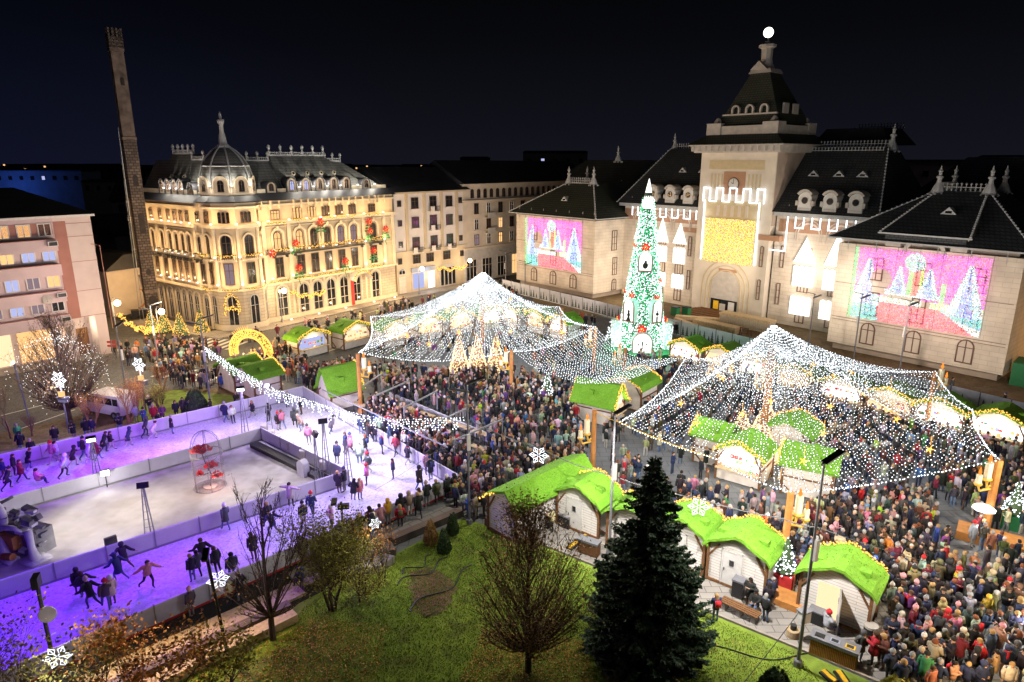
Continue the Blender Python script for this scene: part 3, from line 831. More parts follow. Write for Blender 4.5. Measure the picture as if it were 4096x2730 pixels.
# shop fronts
win(wh, 1.9, -.02, .2, 1.4, 2.7, 0, 'flat', fm='wframe', pm='paleglass', mull=1, bars=3)
win(wh, 1.9, -.02, 3.3, 1.4, 1.0, 0, 'round', fm='wframe')
m_ = MB(); m_.box(3.8, 9.0, -.10, 0, .2, 4.1, 0); m_.box(4.1, 6.4, -.16, -.1, .6, 3.2, 1); m_.box(7.4, 8.8, -.16, -.1, .4, 3.2, 2); m_.box(3.8, 9.0, -.3, 0, 3.4, 4.1, 3)
m_.build('shop_front', [M['tan'], M['litcool'], M['blaze'], M['bluewall']], wh)
m_ = MB(); m_.box(10.0, 13.6, -.10, 0, .2, 3.9, 0)
for x in (10.3, 11.2, 12.1, 13.0): m_.box(x, x + .6, -.14, -.1, .4, 3.4, 1)
m_.build('shop_front', [M['stonegrey'], M['glass']], wh)
for x in (5.1, 8.0, 11.8): win(wh, x, -.02, 4.8, 1.6, 1.5, 0, 'flat', fm='frame', mull=2)
for x in (1.6, 15.4): win(wh, x, -.02, 5.0, .8, 1.0, 0, 'flat', mull=0, bars=0)
lamp(*(Matrix.Translation((-19.3,107.7,0)) @ Matrix.Rotation(A47,4,'Z') @ Vector((6.4, -1.4, 2.6))), (.6, .75, 1), 110, .3)

# ---------------------------------------------------------------- beige block with the arcade storey
be = thing('apartment_block', 'long beige apartment block with small arched top windows behind the white light canopy', 'building', (-9.7, 118.1, 0), A47)
b = MB(); b.box(1.7, 40, 0, 14, 0, 6.0, 1); b.box(1.7, 40, 0, 14, 6.0, 17.4, 0)
b.build('wall', [M['beige'], M['stonegrey']], be)
b = MB(); b.box(1.6, 40, -.6, 0, 14.3, 14.6); b.box(1.6, 40, -.35, 0, 17.2, 17.39); b.box(1.6, 40, -.4, 0, 5.9, 6.3)
b.build('cornice', M['beige'], be)
b = MB(); b.add([(1.2,-.8,17.4),(41,-.8,17.4),(41,14.6,17.4),(1.2,14.6,17.4),(1.5,7,21.4),(40,7,21.2)], [(0,1,5,4),(1,2,5),(2,3,4,5),(3,0,4),(3,2,1,0)])
b.build('roof', M['blackroof'], be)
for i in range(19): win(be, 3.9 + i * 1.62, -.02, 14.9, .8, 1.6, 0, 'round', mull=1, t=.07)
lit = {(1, 2): 'litwarm', (2, 2): 'litwarm', (2, 0): 'litdim'}
for r_, z in enumerate((12.1, 9.3, 6.6)):
    for j in range(11):
        win(be, 4.9 + j * 3.1, -.02, z, 1.1, 1.9, 0, 'flat', fm='wframe' if (j + r_) % 2 else 'frame', pm=lit.get((r_, j), 'glass'), sill='beige')
for z in (11.4, 8.7):
    m_ = MB(); m_.box(-1, 1, -.9, 0, -.12, 0); m_.box(-1, 1, -.9, -.84, 0, .85); m_.build('balcony', M['stonegrey'], be, (8.0, 0, z))
for x in (3.5, 7.5, 11.5, 15.5, 19.5): win(be, x, -.02, .3, 2.6, 3.8, 0, 'flat', fm='stonegrey', pm='litwarm' if x == 15.5 else 'glass', mull=2)

# ---------------------------------------------------------------- pink apartment house on the left
A49 = R(49.3)
lb = thing('apartment_house', 'pink and rust striped apartment house with lit windows behind the light covered tree', 'building', (-46.5, 73.3, 0), A49)
b = MB()
b.box(-34, -2.6, 0, 12, 4.7, 15.6, 0); b.box(-2.6, -1.45, -.02, 12, 4.7, 15.2, 1); b.box(-1.45, 1.0, 0, 12, 4.7, 15.6, 2)
b.box(-2.6, -1.45, 0, 12, 15.2, 15.6, 2)
b.box(-34, 1.0, 2.2, 12, 0, 4.7, 2); b.box(-.1, 1.0, 0, 2.2, 0, 4.7, 2); b.box(-3.2, -2.2, 0, 2.2, 0, 4.7, 2)
b.build('wall', [M['pink'], M['rust'], M['pale']], lb)
b = MB(); b.box(-34, -2.75, -.05, -.0, 13.9, 15.1); b.build('rust_band', M['rust'], lb)
b = MB(); b.box(-34, 1.3, -.5, 12.3, 15.6, 15.85, 1)
b.add([(-34,-.6,15.85),(1.5,-.6,15.85),(1.5,12.4,15.85),(-34,12.4,15.85),(-34,6,18.6),(-4,6,18.6)], [(0,1,5,4),(1,2,5),(2,3,4,5),(3,0,4),(3,2,1,0)])
b.build('roof', [M['blackroof'], M['wframe']], lb)
for i, z in enumerate((12.9, 10.3, 7.5, 4.9)):
    m_ = MB(); m_.box(-34, -2.75, -1.0, -.02, -.62, -.5); m_.box(-34, -2.75, -1.0, -.92, -.5, .55); m_.box(-34, -2.7, -1.04, -.9, .55, .62, 1)
    m_.box(-2.81, -2.75, -.92, -.02, -.5, .55)
    m_.build('balcony_parapet', [M['pink'], M['rust']], lb, (0, 0, z))
    for j in range(12):
        xx = -3.45 - 1.85 * j
        pm = {(0,0):'glass',(1,0):'litcool',(1,1):'litcool',(1,2):'litwarm',(2,0):'litwarm',(2,1):'litdim',(2,2):'litcool',(3,0):'glass',(3,1):'litdim',(3,2):'litcool'}.get((i, j), rng.choice(['glass','litdim','litwarm']))
        win(lb, xx, -.02, z + .85, 1.25, 1.35, 0, 'flat', fm='wframe', pm=pm, mull=1, bars=0, t=.10)
    m_ = MB(); m_.box(-.45, .45, -.35, 0, 0, .5); m_.box(-.38, .38, -.37, -.35, .06, .44, 1)
    if i in (0, 2, 3): m_.build('air_conditioner', [M['wframe'], M['black']], lb, (-3.25, -1.04, z - .1))
m_ = MB(); m_.lathe([(.48, 0), (.44, -.06), (.2, -.14)], 14); m_.bar((0,0,-.1), (0,-.0,.45), .04, .04)
o = m_.build('satellite_dish', M['stonegrey'], lb, (-4.6, -1.3, 7.4)); o.rotation_euler = (R(70), 0, R(-20))
m_ = MB()
for i in range(8):
    m_.box(-33 + i*3.7, -33 + i*3.7 + 3.1, 2.05, 2.18, .3, 3.6, i % 2)
m_.build('shop_window', [M['blazewarm'], M['litwarm']], lb)
o = win(lb, -1.2, 2.16, .1, 1.5, 3.0, 0, 'flat', fm='wood', pm='wood')
b = MB()
for z in (14.9, 13.5, 10.8, 7.6, 4.75): b.box(-1.44, 1.02, -.03, 0, z, z + .05)
b.tube([(1.4, -.3, 3), (1.4, -.3, 12.4), (.6, -.1, 12.6)], .04, 4)
b.build('drainpipe', M['rust'], lb)
LBM = Matrix.Translation((-46.5,73.3,0)) @ Matrix.Rotation(A49,4,'Z')
for x in (-4, -11, -18, -25): q = LBM @ Vector((x, .9, 3.2)); lamp(q.x, q.y, q.z, (1, .72, .5), 70, .2)
q = LBM @ Vector((-1.6, .9, 3.6)); lamp(q.x, q.y, q.z, (1, .85, .62), 160, .15)

# ---------------------------------------------------------------- old factory chimney painted like a castle tower
ch = thing('chimney', 'tall thin square chimney painted as a stone castle tower beside the hotel', 'chimney', (-46.3, 85.0, 0), R(41))
b = MB()
b.box(-.72, .72, 0, 1.2, 0, 24.0, 0); b.box(-.69, .69, .03, 1.17, 24.0, 34.0, 1); b.box(-.77, .77, -.05, 1.25, 34.0, 35.4, 0)
for i in range(4):
    for yy in (-.05, 1.05): b.box(-.77 + i*.44, -.55 + i*.44, yy, yy + .2, 35.4, 36.3, 0)
for z in (23.8, 33.8, 5.0): b.box(-.77, .77, -.06, 1.26, z, z + .35, 1)
b.build('shaft', [M['chimney'], M['chimplain']], ch)
b = MB()
for x, z, w_, h_ in ((.1, 30.0, .42, .9), (.0, 18.3, .55, 1.4), (.05, 12.5, .7, 2.6), (.05, 2.0, .95, 2.6), (.0, 7.3, .45, .8)):
    b.ext_y(arch_pts(w_, h_, x, z, 8), -.03, .0)
b.islands('painted_window', M['chimdark'], ch)
ch2 = thing('steel_mast', 'thin steel lattice mast with cables standing left of the chimney', 'mast', (-50.6, 90, 0))
b = MB(); b.tube([(0,0,0), (0.3,0,25.5)], .05, 4); b.tube([(-.5,0,0), (0.3,0,25.5)], .03, 4); b.build('pole', M['metal'], ch2)

for x_, y_ in ((-34, 72), (-44, 68), (-54, 58)): lamp(x_, y_, 8.5, (1, .70, .70), 200, .4)
lamp(*WPOS(12, -10, 7), (1, .7, .38), 200, .5)  # added fill for the hotel front, no fixture stands here
# ================================================================ city hall
AC = R(-49.3)
CO = Vector((.8, 119.2, 0))
CM = Matrix.Translation(CO) @ Matrix.Rotation(AC, 4, 'Z')
def CW(x, y, z=0): return CM @ Vector((x, y, z))
hall = thing('city_hall', 'huge city hall with clock tower, wrapped in printed tarpaulin under dark green tiled roofs', 'city hall', CO, AC)
b = MB()
b.box(0, 18.5, 0, 17, .8, 12.3, 0)
b.box(55.9, 73.4, 0, 17, .8, 12.4, 0)
b.islands('pavilion_wall', M['drape'], hall)
b = MB(); b.box(.5, 18, .5, 16.5, 0, .8); b.box(56.4, 72.9, .5, 16.5, 0, .8); b.box(.6, 17.9, .6, 16, 12.3, 13.3); b.box(56.5, 72.8, .6, 16, 12.4, 13.3)
b.islands('old_wall', M['towerside'], hall)
b = MB(); b.box(18.5, 32.6, 7, 22, 0, 14.4); b.box(44.4, 55.9, 7, 22, 0, 14.4)
b.islands('main_wall', M['drape'], hall)
b = MB()
for x0, x1 in ((18.6, 32.4), (44.8, 55.8)): b.box(x0, x1, 6.95, 7, 12.35, 14.0)
for x0, x1 in ((29.8, 33.2), (42.6, 45.6)): b.box(x0, x1, 5.9 if x0 > 40 else 6.93, 7, 11.1, 11.8)
b.box(37.0, 39.8, 5.93, 6, 6.2, 6.6)
b.islands('printed_band', M['printband'], hall)
# tower
b = MB(); b.box(32.8, 44.1, 6, 17, 0, 22.4, 0)
b.build('tower_wall', M['drapeplain'], hall)
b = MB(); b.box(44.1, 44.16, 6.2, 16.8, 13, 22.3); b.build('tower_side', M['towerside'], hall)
b = MB(); b.box(34.0, 42.6, 5.95, 6, 13.6, 16.0, 0); b.box(36.6, 39.9, 5.95, 6, 16.9, 19.9, 1); b.box(34.2, 42.5, 5.95, 6, 20.2, 21.4, 0)
for i in range(4):
    for x0 in (34.6, 40.3): b.box(x0 + i*.55, x0 + .22 + i*.55, 5.94, 6, 17.6, 19.6, 0)
for i in range(5):
    b.box(35.9 + i * 1.1, 36.35 + i * 1.1, 5.90, 5.95, 13.9, 15.4, 2)
b.build('printed_panel', [M['printyellow'], M['printband'], M['paleglass']], hall)
m_ = MB(); m_.lathe([(.85, 0), (.85, .06)], 24, m=0); m_.lathe([(.74, .06), (.74, .08)], 24, m=1)
clk = m_.build('clock', [M['frame'], M['wframe']], hall, (38.2, 5.93, 18.3)); clk.rotation_euler = (R(90), 0, 0)
m_ = MB(); m_.box(-.03, .03, 0, .6, .085, .1); m_.bar((0, 0, .1), (-.36, .2, .1), .05, .02)
for i in range(12): a_ = 2*PI*i/12; m_.box(.64*math.cos(a_)-.03, .64*math.cos(a_)+.03, .64*math.sin(a_)-.03, .64*math.sin(a_)+.03, .082, .095)
m_.build('clock_hands', M['black'], clk)
b = MB(); b.box(32.0, 44.9, 5.2, 17.8, 22.4, 23.3); b.box(31.4, 45.5, 4.6, 18.4, 23.3, 23.45)
for i in range(14): b.box(31.8 + i, 32.0 + i, 4.8, 5.6, 22.6, 23.3)
b.build('tower_cornice', M['stonegrey'], hall)
b = MB(); b.frustum((31.2, 45.7, 4.4, 18.6), 23.46, (33.2, 43.4, 6.6, 16.6), 24.8)
b.frustum((33.6, 43.0, 7.2, 16.2), 26.0, (34.6, 42.4, 8.0, 15.4), 27.4)
b.frustum((34.6, 42.4, 8.0, 15.4), 27.41, (36.9, 39.6, 10.2, 12.9), 32.8)
b.build('spire_roof', M['greenroof'], hall)
b = MB(); b.box(33.2, 43.4, 6.6, 16.6, 24.8, 25.9)
for x in (34.1, 42.5):
    for y in (7.4, 15.8): b.box(x - 1.1, x + 1.1, y - 1.0, y + 1.0, 24.78, 26.3); b.lathe([(.5, 26.3), (.6, 26.5), (.2, 27.0)], 8, (x, y))
b.build('tower_parapet', M['stonegrey'], hall)
b = MB()
for x in (36.4, 38.5, 40.6):
    b.strip_y(arch_pts(1.25, 1.25, x, 27.4, 10), arch_pts(.75, 1.0, x, 27.45, 10), 7.75, 8.1)
b.box(34.5, 42.5, 7.7, 8.1, 27.3, 27.5)
for y in (10, 12.6): b.box(42.3, 42.6, y - .6, y + .6, 27.4, 28.7)
b.frustum((36.6, 39.9, 9.9, 13.2), 32.75, (36.9, 39.6, 10.2, 12.9), 33.3); b.ext_y([(36.9, 33.2), (39.3, 33.2), (38.1, 34.3)], 9.8, 10.4)
b.lathe([(1.35, 33.2), (.85, 34.0), (.72, 34.6), (.75, 35.9), (1.15, 36.1), (1.15, 36.4), (.5, 36.5), (.25, 36.7), (.4, 36.8), (.1, 36.95), (.05, 37.1)], 8, (38.2, 11.5))
b.islands('spire_stonework', M['stonegrey'], hall)
# main roofs
b = MB()
b.frustum((17.6, 33.5, 6.0, 24), 14.9, (21.5, 34, 14, 17), 23.1); b.frustum((43.5, 57.5, 6.0, 24), 14.9, (43.4, 54.4, 14, 17), 23.0)
b.frustum((-20, 22, 20, 34), 14, (-8, 20, 26, 28), 21.4)
b.frustum((52, 95, 19, 34), 14, (60, 92, 25, 28), 21.8)
b.islands('main_roof', M['darkroof'], hall)
b = MB(); b.box(17.8, 33, 6.3, 7.0, 14.4, 14.9); b.box(44.2, 57.2, 6.3, 7.0, 14.4, 14.9)
b.islands('gutter', M['lead'], hall)
b = MB(); b.frustum((43, 53, 17, 27), 23.4, (44, 51.5, 19, 25), 25.6); b.build('hall_roof', M['blackroof'], hall)
b = MB()
b.frustum((-.9, 19.4, -.9, 18), 12.7, (6.7, 12.4, 6, 10.5), 17.7)
b.build('pavilion_roof', M['greenroof'], hall)
b = MB()
b.frustum((55.0, 74.3, -.9, 18), 13.1, (63.2, 68.0, 5.9, 10.8), 18.2); b.frustum((60.5, 68.9, -.95, 5), 14.0, (63.3, 67.9, 5.8, 10), 18.25)
b.box(60.9, 68.5, -.6, 2, 13.3, 14.05)
b.build('pavilion_roof', M['darkroof'], hall)
b = MB()
for x0, x1, z in ((-1.0, 19.5, 12.55), (54.9, 74.4, 12.95)): b.box(x0, x1, -1.0, -.88, z, z + .14); b.box(x1 - .12, x1, -1.0, 18, z, z + .14)
b.box(60.3, 69.1, -1.1, -.96, 13.86, 14.02)
# hip tiles
for a_, c_ in (((-.9,-.9,12.75),(6.7,6,17.75)), ((19.4,-.9,12.75),(12.4,6,17.75)), ((55,-.9,13.15),(63.2,5.9,18.25)), ((74.3,-.9,13.15),(68,5.9,18.25)), ((60.5,-.95,14.05),(63.3,5.8,18.3)), ((68.9,-.95,14.05),(67.9,5.8,18.3)), ((17.6,6,14.95),(21.5,14,23.15)), ((57.5,6,14.95),(54.4,14,23.05))):
    n_ = 22; b.bar(Vector(a_) + Vector((0,0,.03)), Vector(c_) + Vector((0,0,.03)), .1, .1)
    for i in range(n_):
        q = Vector(a_).lerp(Vector(c_), i / n_); b.box(q.x - .09, q.x + .09, q.y - .09, q.y + .09, q.z, q.z + .14)
b.build('roof_edge', M['lead'], hall)
def finial(x, y, z, s=1.0):
    m_ = MB()
    m_.lathe([(.85*s, 0), (.7*s, .12*s), (.42*s, .8*s), (.25*s, 1.1*s), (.2*s, 1.5*s), (.36*s, 1.6*s), (.34*s, 1.75*s), (.16*s, 1.85*s), (.16*s, 2.2*s), (.25*s, 2.3*s), (.1*s, 2.5*s), (.03*s, 2.9*s)], 8)
    for k in range(8):
        t_ = 2*PI*k/8; m_.bulb((.8*s*math.cos(t_), .8*s*math.sin(t_), -.1*s), .16*s)
    m_.build('finial', M['lead'], hall, (x, y, z))
for x, y in ((6.7, 6), (12.4, 6), (6.7, 10.5)): finial(x, y, 17.5)
for x, y in ((63.2, 5.9), (68, 5.9), (63.2, 10.8), (68, 10.8)): finial(x, y, 18.0)
finial(21.5, 15, 22.7, 1.0); finial(54.4, 15, 22.6, 1.1); finial(10.6, 14, 21.2, .9); finial(70, 24, 21.6, 1.3)
b = MB()
def lace(a_, c_):
    a_ = Vector(a_); c_ = Vector(c_); n_ = int((c_ - a_).length / .42)
    b.bar(a_, c_, .14, .14); b.bar(a_ + Vector((0,0,.45)), c_ + Vector((0,0,.45)), .07, .07)
    for i in range(n_ + 1):
        q = a_.lerp(c_, i / n_); b.bar(q, q + Vector((0,0,.75)), .07, .07); b.bulb(q + Vector((0,0,.8)), .14); b.bulb(q + Vector((0,0,.24)), .13)
for a_, c_ in (((22, 15, 23.1), (33, 15, 23.1)), ((44.5, 15, 23.0), (54, 15, 23.0)), ((44.5, 13.6, 22.2), (54, 13.6, 22.2)), ((7.2, 6, 17.7), (12, 6, 17.7)), ((63.6, 5.9, 18.2), (67.6, 5.9, 18.2)), ((63.2, 6.5, 18.2), (63.2, 10.5, 18.2)), ((45, 27, 25.6), (51, 27, 25.6))):
    b = MB(); lace(a_, c_); b.build('ridge_cresting', M['lead'], hall)
# round dormers
for x in (24.3, 27.5, 30.7, 48.2, 51.4, 54.5):
    m_ = MB()
    m_.ext_y(arch_pts(1.7, 2.6, 0, 0, 12), 0, 1.8, 0); m_.strip_y(arch_pts(2.3, 2.95, 0, 0, 12)[3:-3], arch_pts(1.75, 2.65, 0, 0, 12)[3:-3], -.2, 1.6, 1)
    m_.box(-.65, .65, -.03, 0, .55, .62, 1); m_.box(-1.15, -.8, -.1, .6, .9, 1.5, 1); m_.box(.8, 1.15, -.1, .6, .9, 1.5, 1)
    d = m_.build('round_dormer', [M['wframe'], M['stonegrey']], hall, (x, 6.35, 14.95))
    m_ = MB(); m_.lathe([(.42, 0), (.42, .05)], 14); m_.lathe([(.33, .05), (.33, .06)], 14, m=1)
    o = m_.build('oculus', [M['frame'], M['glass']], d, (0, 0, 1.55)); o.rotation_euler = (R(90), 0, 0)
for x, y, z in ((26.5, 10.6, 19.6), (30, 10.6, 19.6), (47, 10.4, 19.4), (50.3, 10.4, 19.4), (53.2, 10.4, 19.4), (9.5, 2.2, 14.9), (65.7, 2.2, 16.0), (4, 23, 17), (62, 21.6, 17.5)):
    m_ = MB(); m_.ext_y([(-.75, 0), (.75, 0), (0, .75)], -.1, .9, 0); m_.box(-.3, .3, -.13, -.1, .1, .35, 1)
    m_.build('gable_dormer', [M['lead'], M['glass']], hall, (x, y, z))
m_ = MB(); m_.ext_y([(-.75, 0), (.75, 0), (0, .75)], -.1, .9, 0); m_.box(-.3, .3, -.13, -.1, .1, .35, 1)
m_.build('gable_dormer', [M['lead'], M['glass']], hall, (16.8, 9, 14.4), R(90))
# printed windows of the pavilions
def pwin(x, y, z, w_, h_, rz=0, kind='round', pm='paleglass', bars=1): win(hall, x, y, z, w_, h_, rz, kind, fm='bframe', pm=pm, mull=1, bars=bars, t=.12)
for x in (4.7, 9.4, 14.1): pwin(x, -.02, 1.2, 1.5, 2.3); pwin(x, -.02, 4.4, 1.4, 2.5, kind='flat', bars=2); pwin(x, -.02, 8.2, 1.4, 2.5, kind='flat', bars=2)
for x in (60.3, 65.0, 69.9): pwin(x, -.02, 1.3, 1.55, 2.5); pwin(x, -.02, 4.6, 1.4, 2.7, kind='flat', bars=2); pwin(x, -.02, 8.6, 1.4, 2.5, kind='flat', bars=2)
pwin(18.52, 4.6, 7.4, 1.2, 3.2, R(90), 'flat', bars=2); pwin(18.52, 4.9, 3.4, 1.1, 2.9, R(90), 'flat', bars=2); pwin(18.52, 4.9, .9, 1.1, 1.9, R(90))
b = MB()
for y_, z in ((-.04, 3.9), (-.04, 3.6), (-.04, 7.9)):
    b.box(.2, 18.3, y_, 0, z, z + .05); b.box(56.1, 73.2, y_, 0, z, z + .05)
b.islands('printed_cornice', M['bframe'], hall)
b = MB(); b.box(64.4, 67.2, -.2, .6, 12.4, 12.45)
b.strip_y(arch_pts(4.2, 1.9, 64.7, 12.0, 12)[0:], arch_pts(3.4, 1.5, 64.7, 12.0, 12), -.1, .6)
b.box(60.9, 62.4, -.2, .6, 12.5, 13.9); b.box(67.1, 68.6, -.2, .6, 12.5, 13.9)
b.build('arch_gable', M['stonegrey'], hall)
# main facade: rows of three bays each side
for x0, bays in ((0, (22.0, 26.2, 29.5)), (1, (48.9, 52.9, 55.2))):
    for k, x in enumerate(bays):
        if x < 56:
            pwin(x, 6.97, .6, 1.25, 2.3)
            win(hall, x, 6.97, 4.7, 1.4, 2.1, 0, 'flat', fm='bframe', pm='paleglass', mull=2, bars=1)
            win(hall, x, 6.97, 8.9, 1.4, 1.6, 0, 'flat', fm='bframe', pm='paleglass', mull=2, bars=1)
            m_ = MB(); m_.strip_y(arch_pts(3.0, 2.4, 0, 0, 12), arch_pts(2.7, 2.2, 0, 0, 12), -.05, 0); m_.strip_y(arch_pts(3.5, 2.75, 0, 0, 12), arch_pts(3.35, 2.65, 0, 0, 12), -.06, 0)
            m_.build('printed_arch', M['paleglass'], hall, (x, 6.94, 11.3))
for x, z in ((31.2, 7.6), (31.3, 2.6), (45.7, 7.6), (45.6, 2.6)):
    yy = 6.97 if x < 33 or x > 44.2 else 5.97
    win(hall, x, yy, z, .55, 2.9, 0, 'flat', fm='bframe', pm='paleglass', mull=0, bars=2, t=.1)
for z in (7.5, 3.0): win(hall, 43.3, 5.97, z, .5, 2.8, 0, 'round', fm='bframe', pm='paleglass', mull=0, bars=2, t=.1)
# portal and steps
b = MB()
for k, (w_, h_, t_) in enumerate(((5.0, 5.9, .15), (6.2, 6.5, .12), (7.6, 7.2, .1))): b.strip_y(arch_pts(w_, h_, 38.2, .6, 16), arch_pts(w_ - 2*t_, h_ - t_, 38.2, .6, 16), 5.88, 6)
b.build('portal_moulding', M['printyellow'], hall)
m_ = MB(); m_.add([(x, 5.95, z) for x, z in arch_pts(4.6, 5.6, 38.2, .6, 16)], [tuple(range(19))], 0)
m_.box(36.1, 40.3, 5.90, 5.94, .6, 2.2, 1); m_.box(36.6, 37.4, 5.82, 5.9, .7, 1.9, 2); m_.box(37.6, 38.5, 5.83, 5.9, .6, 1.6, 3); m_.box(39.0, 39.9, 5.8, 5.9, .8, 2.0, 4)
m_.build('portal', [M['stonegrey'], M['glass'], M['yellow'], M['stonegrey'], M['wframe']], hall)
m_ = MB()
for i in range(5): m_.box(34.6 - i*.5, 41.8 + i*.5, 2.6 + (4 - i)*.75 - 3.0*(0), 6, .6 - .12*(i+1), .6 - .12*i - .002)
m_.build('steps', M['wood'], hall)
# scaffold uprights over the parapets
b = MB()
for x in [1, 4, 7, 10, 13, 16, 18.4] + [57, 60, 63, 66, 69, 72] + [46 + 2.1*i for i in range(5)] + [20 + 2.1*i for i in range(6)]:
    main = 18.5 < x < 56
    y_ = 6.8 if main else -.15
    b.bar((x, y_, 13.4 if main else 11.8), (x, y_, 15.9 if main else 13.6), .06, .06)
b.islands('scaffold_pole', M['lead'], hall)
# --- light decorations on the city hall
def crenel(name, x0, x1, z0, z1, n, y, label, extra=()):
    w_ = (x1 - x0) / (2 * n - 1); pts = []
    for i in range(n):
        a_ = x0 + 2 * i * w_
        pts += [(a_, z0), (a_, z1), (a_ + w_, z1), (a_ + w_, z0)]
    m_ = MB(); pts = [(x, y, z) for x, z in list(extra) + pts]
    for a_, c_ in zip(pts, pts[1:]):
        a_ = Vector(a_); c_ = Vector(c_); e_ = (c_ - a_).normalized()*.07; m_.bar(a_ - e_, c_ + e_, .12, .12)
    o_ = m_.build(name, M['neon'], None, CO, AC); tag(o_, label, 'light outline', 'battlement light outlines on the city hall')
crenel('light_outline', 33.7, 43.0, 15.9, 17.7, 5, 5.75, 'white battlement light outline on the clock tower above the gold curtain')
crenel('light_outline', 20.5, 32.3, 13.1, 14.9, 6, 6.4, 'white battlement light outline on the facade left of the clock tower')
crenel('light_outline', 46.2, 58.0, 13.0, 14.9, 6, 6.4, 'white battlement light outline on the facade right of the clock tower', [(44.2, 9.9), (46.2, 9.9)])
for x, lb_ in ((34.0, 'left'), (42.4, 'right')):
    m_ = MB(); m_.tube([(x, 5.75, 16.0), (x, 5.75, 7.6)], .10, 5)
    tag(m_.build('light_tube', M['neon'], None, CO, AC), 'vertical white light tube at the %s edge of the gold light curtain' % lb_, 'light tube', 'vertical light tubes on the clock tower')
m_ = MB(); m_.quad((34.25,5.9,7.4),(42.15,5.9,7.4),(42.15,5.9,13.6),(34.25,5.9,13.6), 1)
rr = random.Random(5)
for i in range(58):
    for j in range(46):
        if rr.random() < .86: m_.bulb((34.35 + i*.135 + rr.uniform(-.05,.05), 5.78 + rr.uniform(-.05,.05), 13.5 - j*.133 + rr.uniform(-.05,.05)), .074 if rr.random() < .7 else .055, 0 if rr.random() < .7 else 2)
tag(m_.build('light_curtain', [M['bulb_gold'], M['printyellow'], M['bulb_wy']], None, CO, AC), 'square curtain of gold bulbs hanging on the clock tower', 'light curtain')
def wtree(x, top, bot, hw, label):
    m_ = MB(); m_.ext_y([(x - hw, bot), (x + hw, bot), (x, top)], 6.70, 6.74, 0)
    for i in range(60):
        z_ = bot + .1 + (top - bot) * rr.random()**1.6 * .7; q = hw * (1 - (z_-bot)/(top-bot)) * .9
        m_.bulb((x + rr.uniform(-q, q), 6.66, z_), .06, 1)
    tag(m_.build('light_tree', [M['neon2'], M['bulb_y']], None, CO, AC), label, 'light tree', 'tree shaped light panels on the city hall')
M['neon2'] = glow('white_light_panel', (1.0, .97, .90), 1.9)
WB = ((22.0, 13.0, 'hidden by the giant tree'), (26.2, 13.0, 'next to the giant tree'), (29.5, 12.4, 'just left of the clock tower'), (48.9, 11.9, 'just right of the clock tower'), (52.9, 12.9, 'right of the clock tower, beside the right pavilion'))
for x, tp, lb_ in WB: wtree(x, tp, 9.3 if x < 40 else 8.6, 1.25 if x < 40 else 1.5, 'white triangular light tree over a window ' + lb_)
for x, tp, lb_ in WB:
    for z0, z1, nm in ((6.3, 8.6, 'upper'), (2.5, 4.6, 'lower')):
        if x > 40: z0 -= .8; z1 -= .5
        m_ = MB(); hw = 1.05 if x < 40 else 1.4
        m_.ext_y([(x - hw, z0), (x + hw, z0)] + [(x + hw - 2*hw*k/8, z1 + (.12 if k % 2 else -.05)) for k in range(9)], 6.72, 6.76)
        tag(m_.build('light_square', M['neon2'], None, CO, AC), 'white light square, %s one %s' % (nm, lb_), 'light panel', 'square light panels on the city hall windows')
for x, z in ((55.3, 8.2), (55.3, 2.8)):
    m_ = MB(); m_.box(x - .35, x + .35, 6.72, 6.76, z, z + 2.2)
    tag(m_.build('light_square', M['neon2'], None, CO, AC), 'narrow white light panel half hidden by the right pavilion, the %s of two' % ('upper' if z > 5 else 'lower'), 'light panel', 'square light panels on the city hall windows')
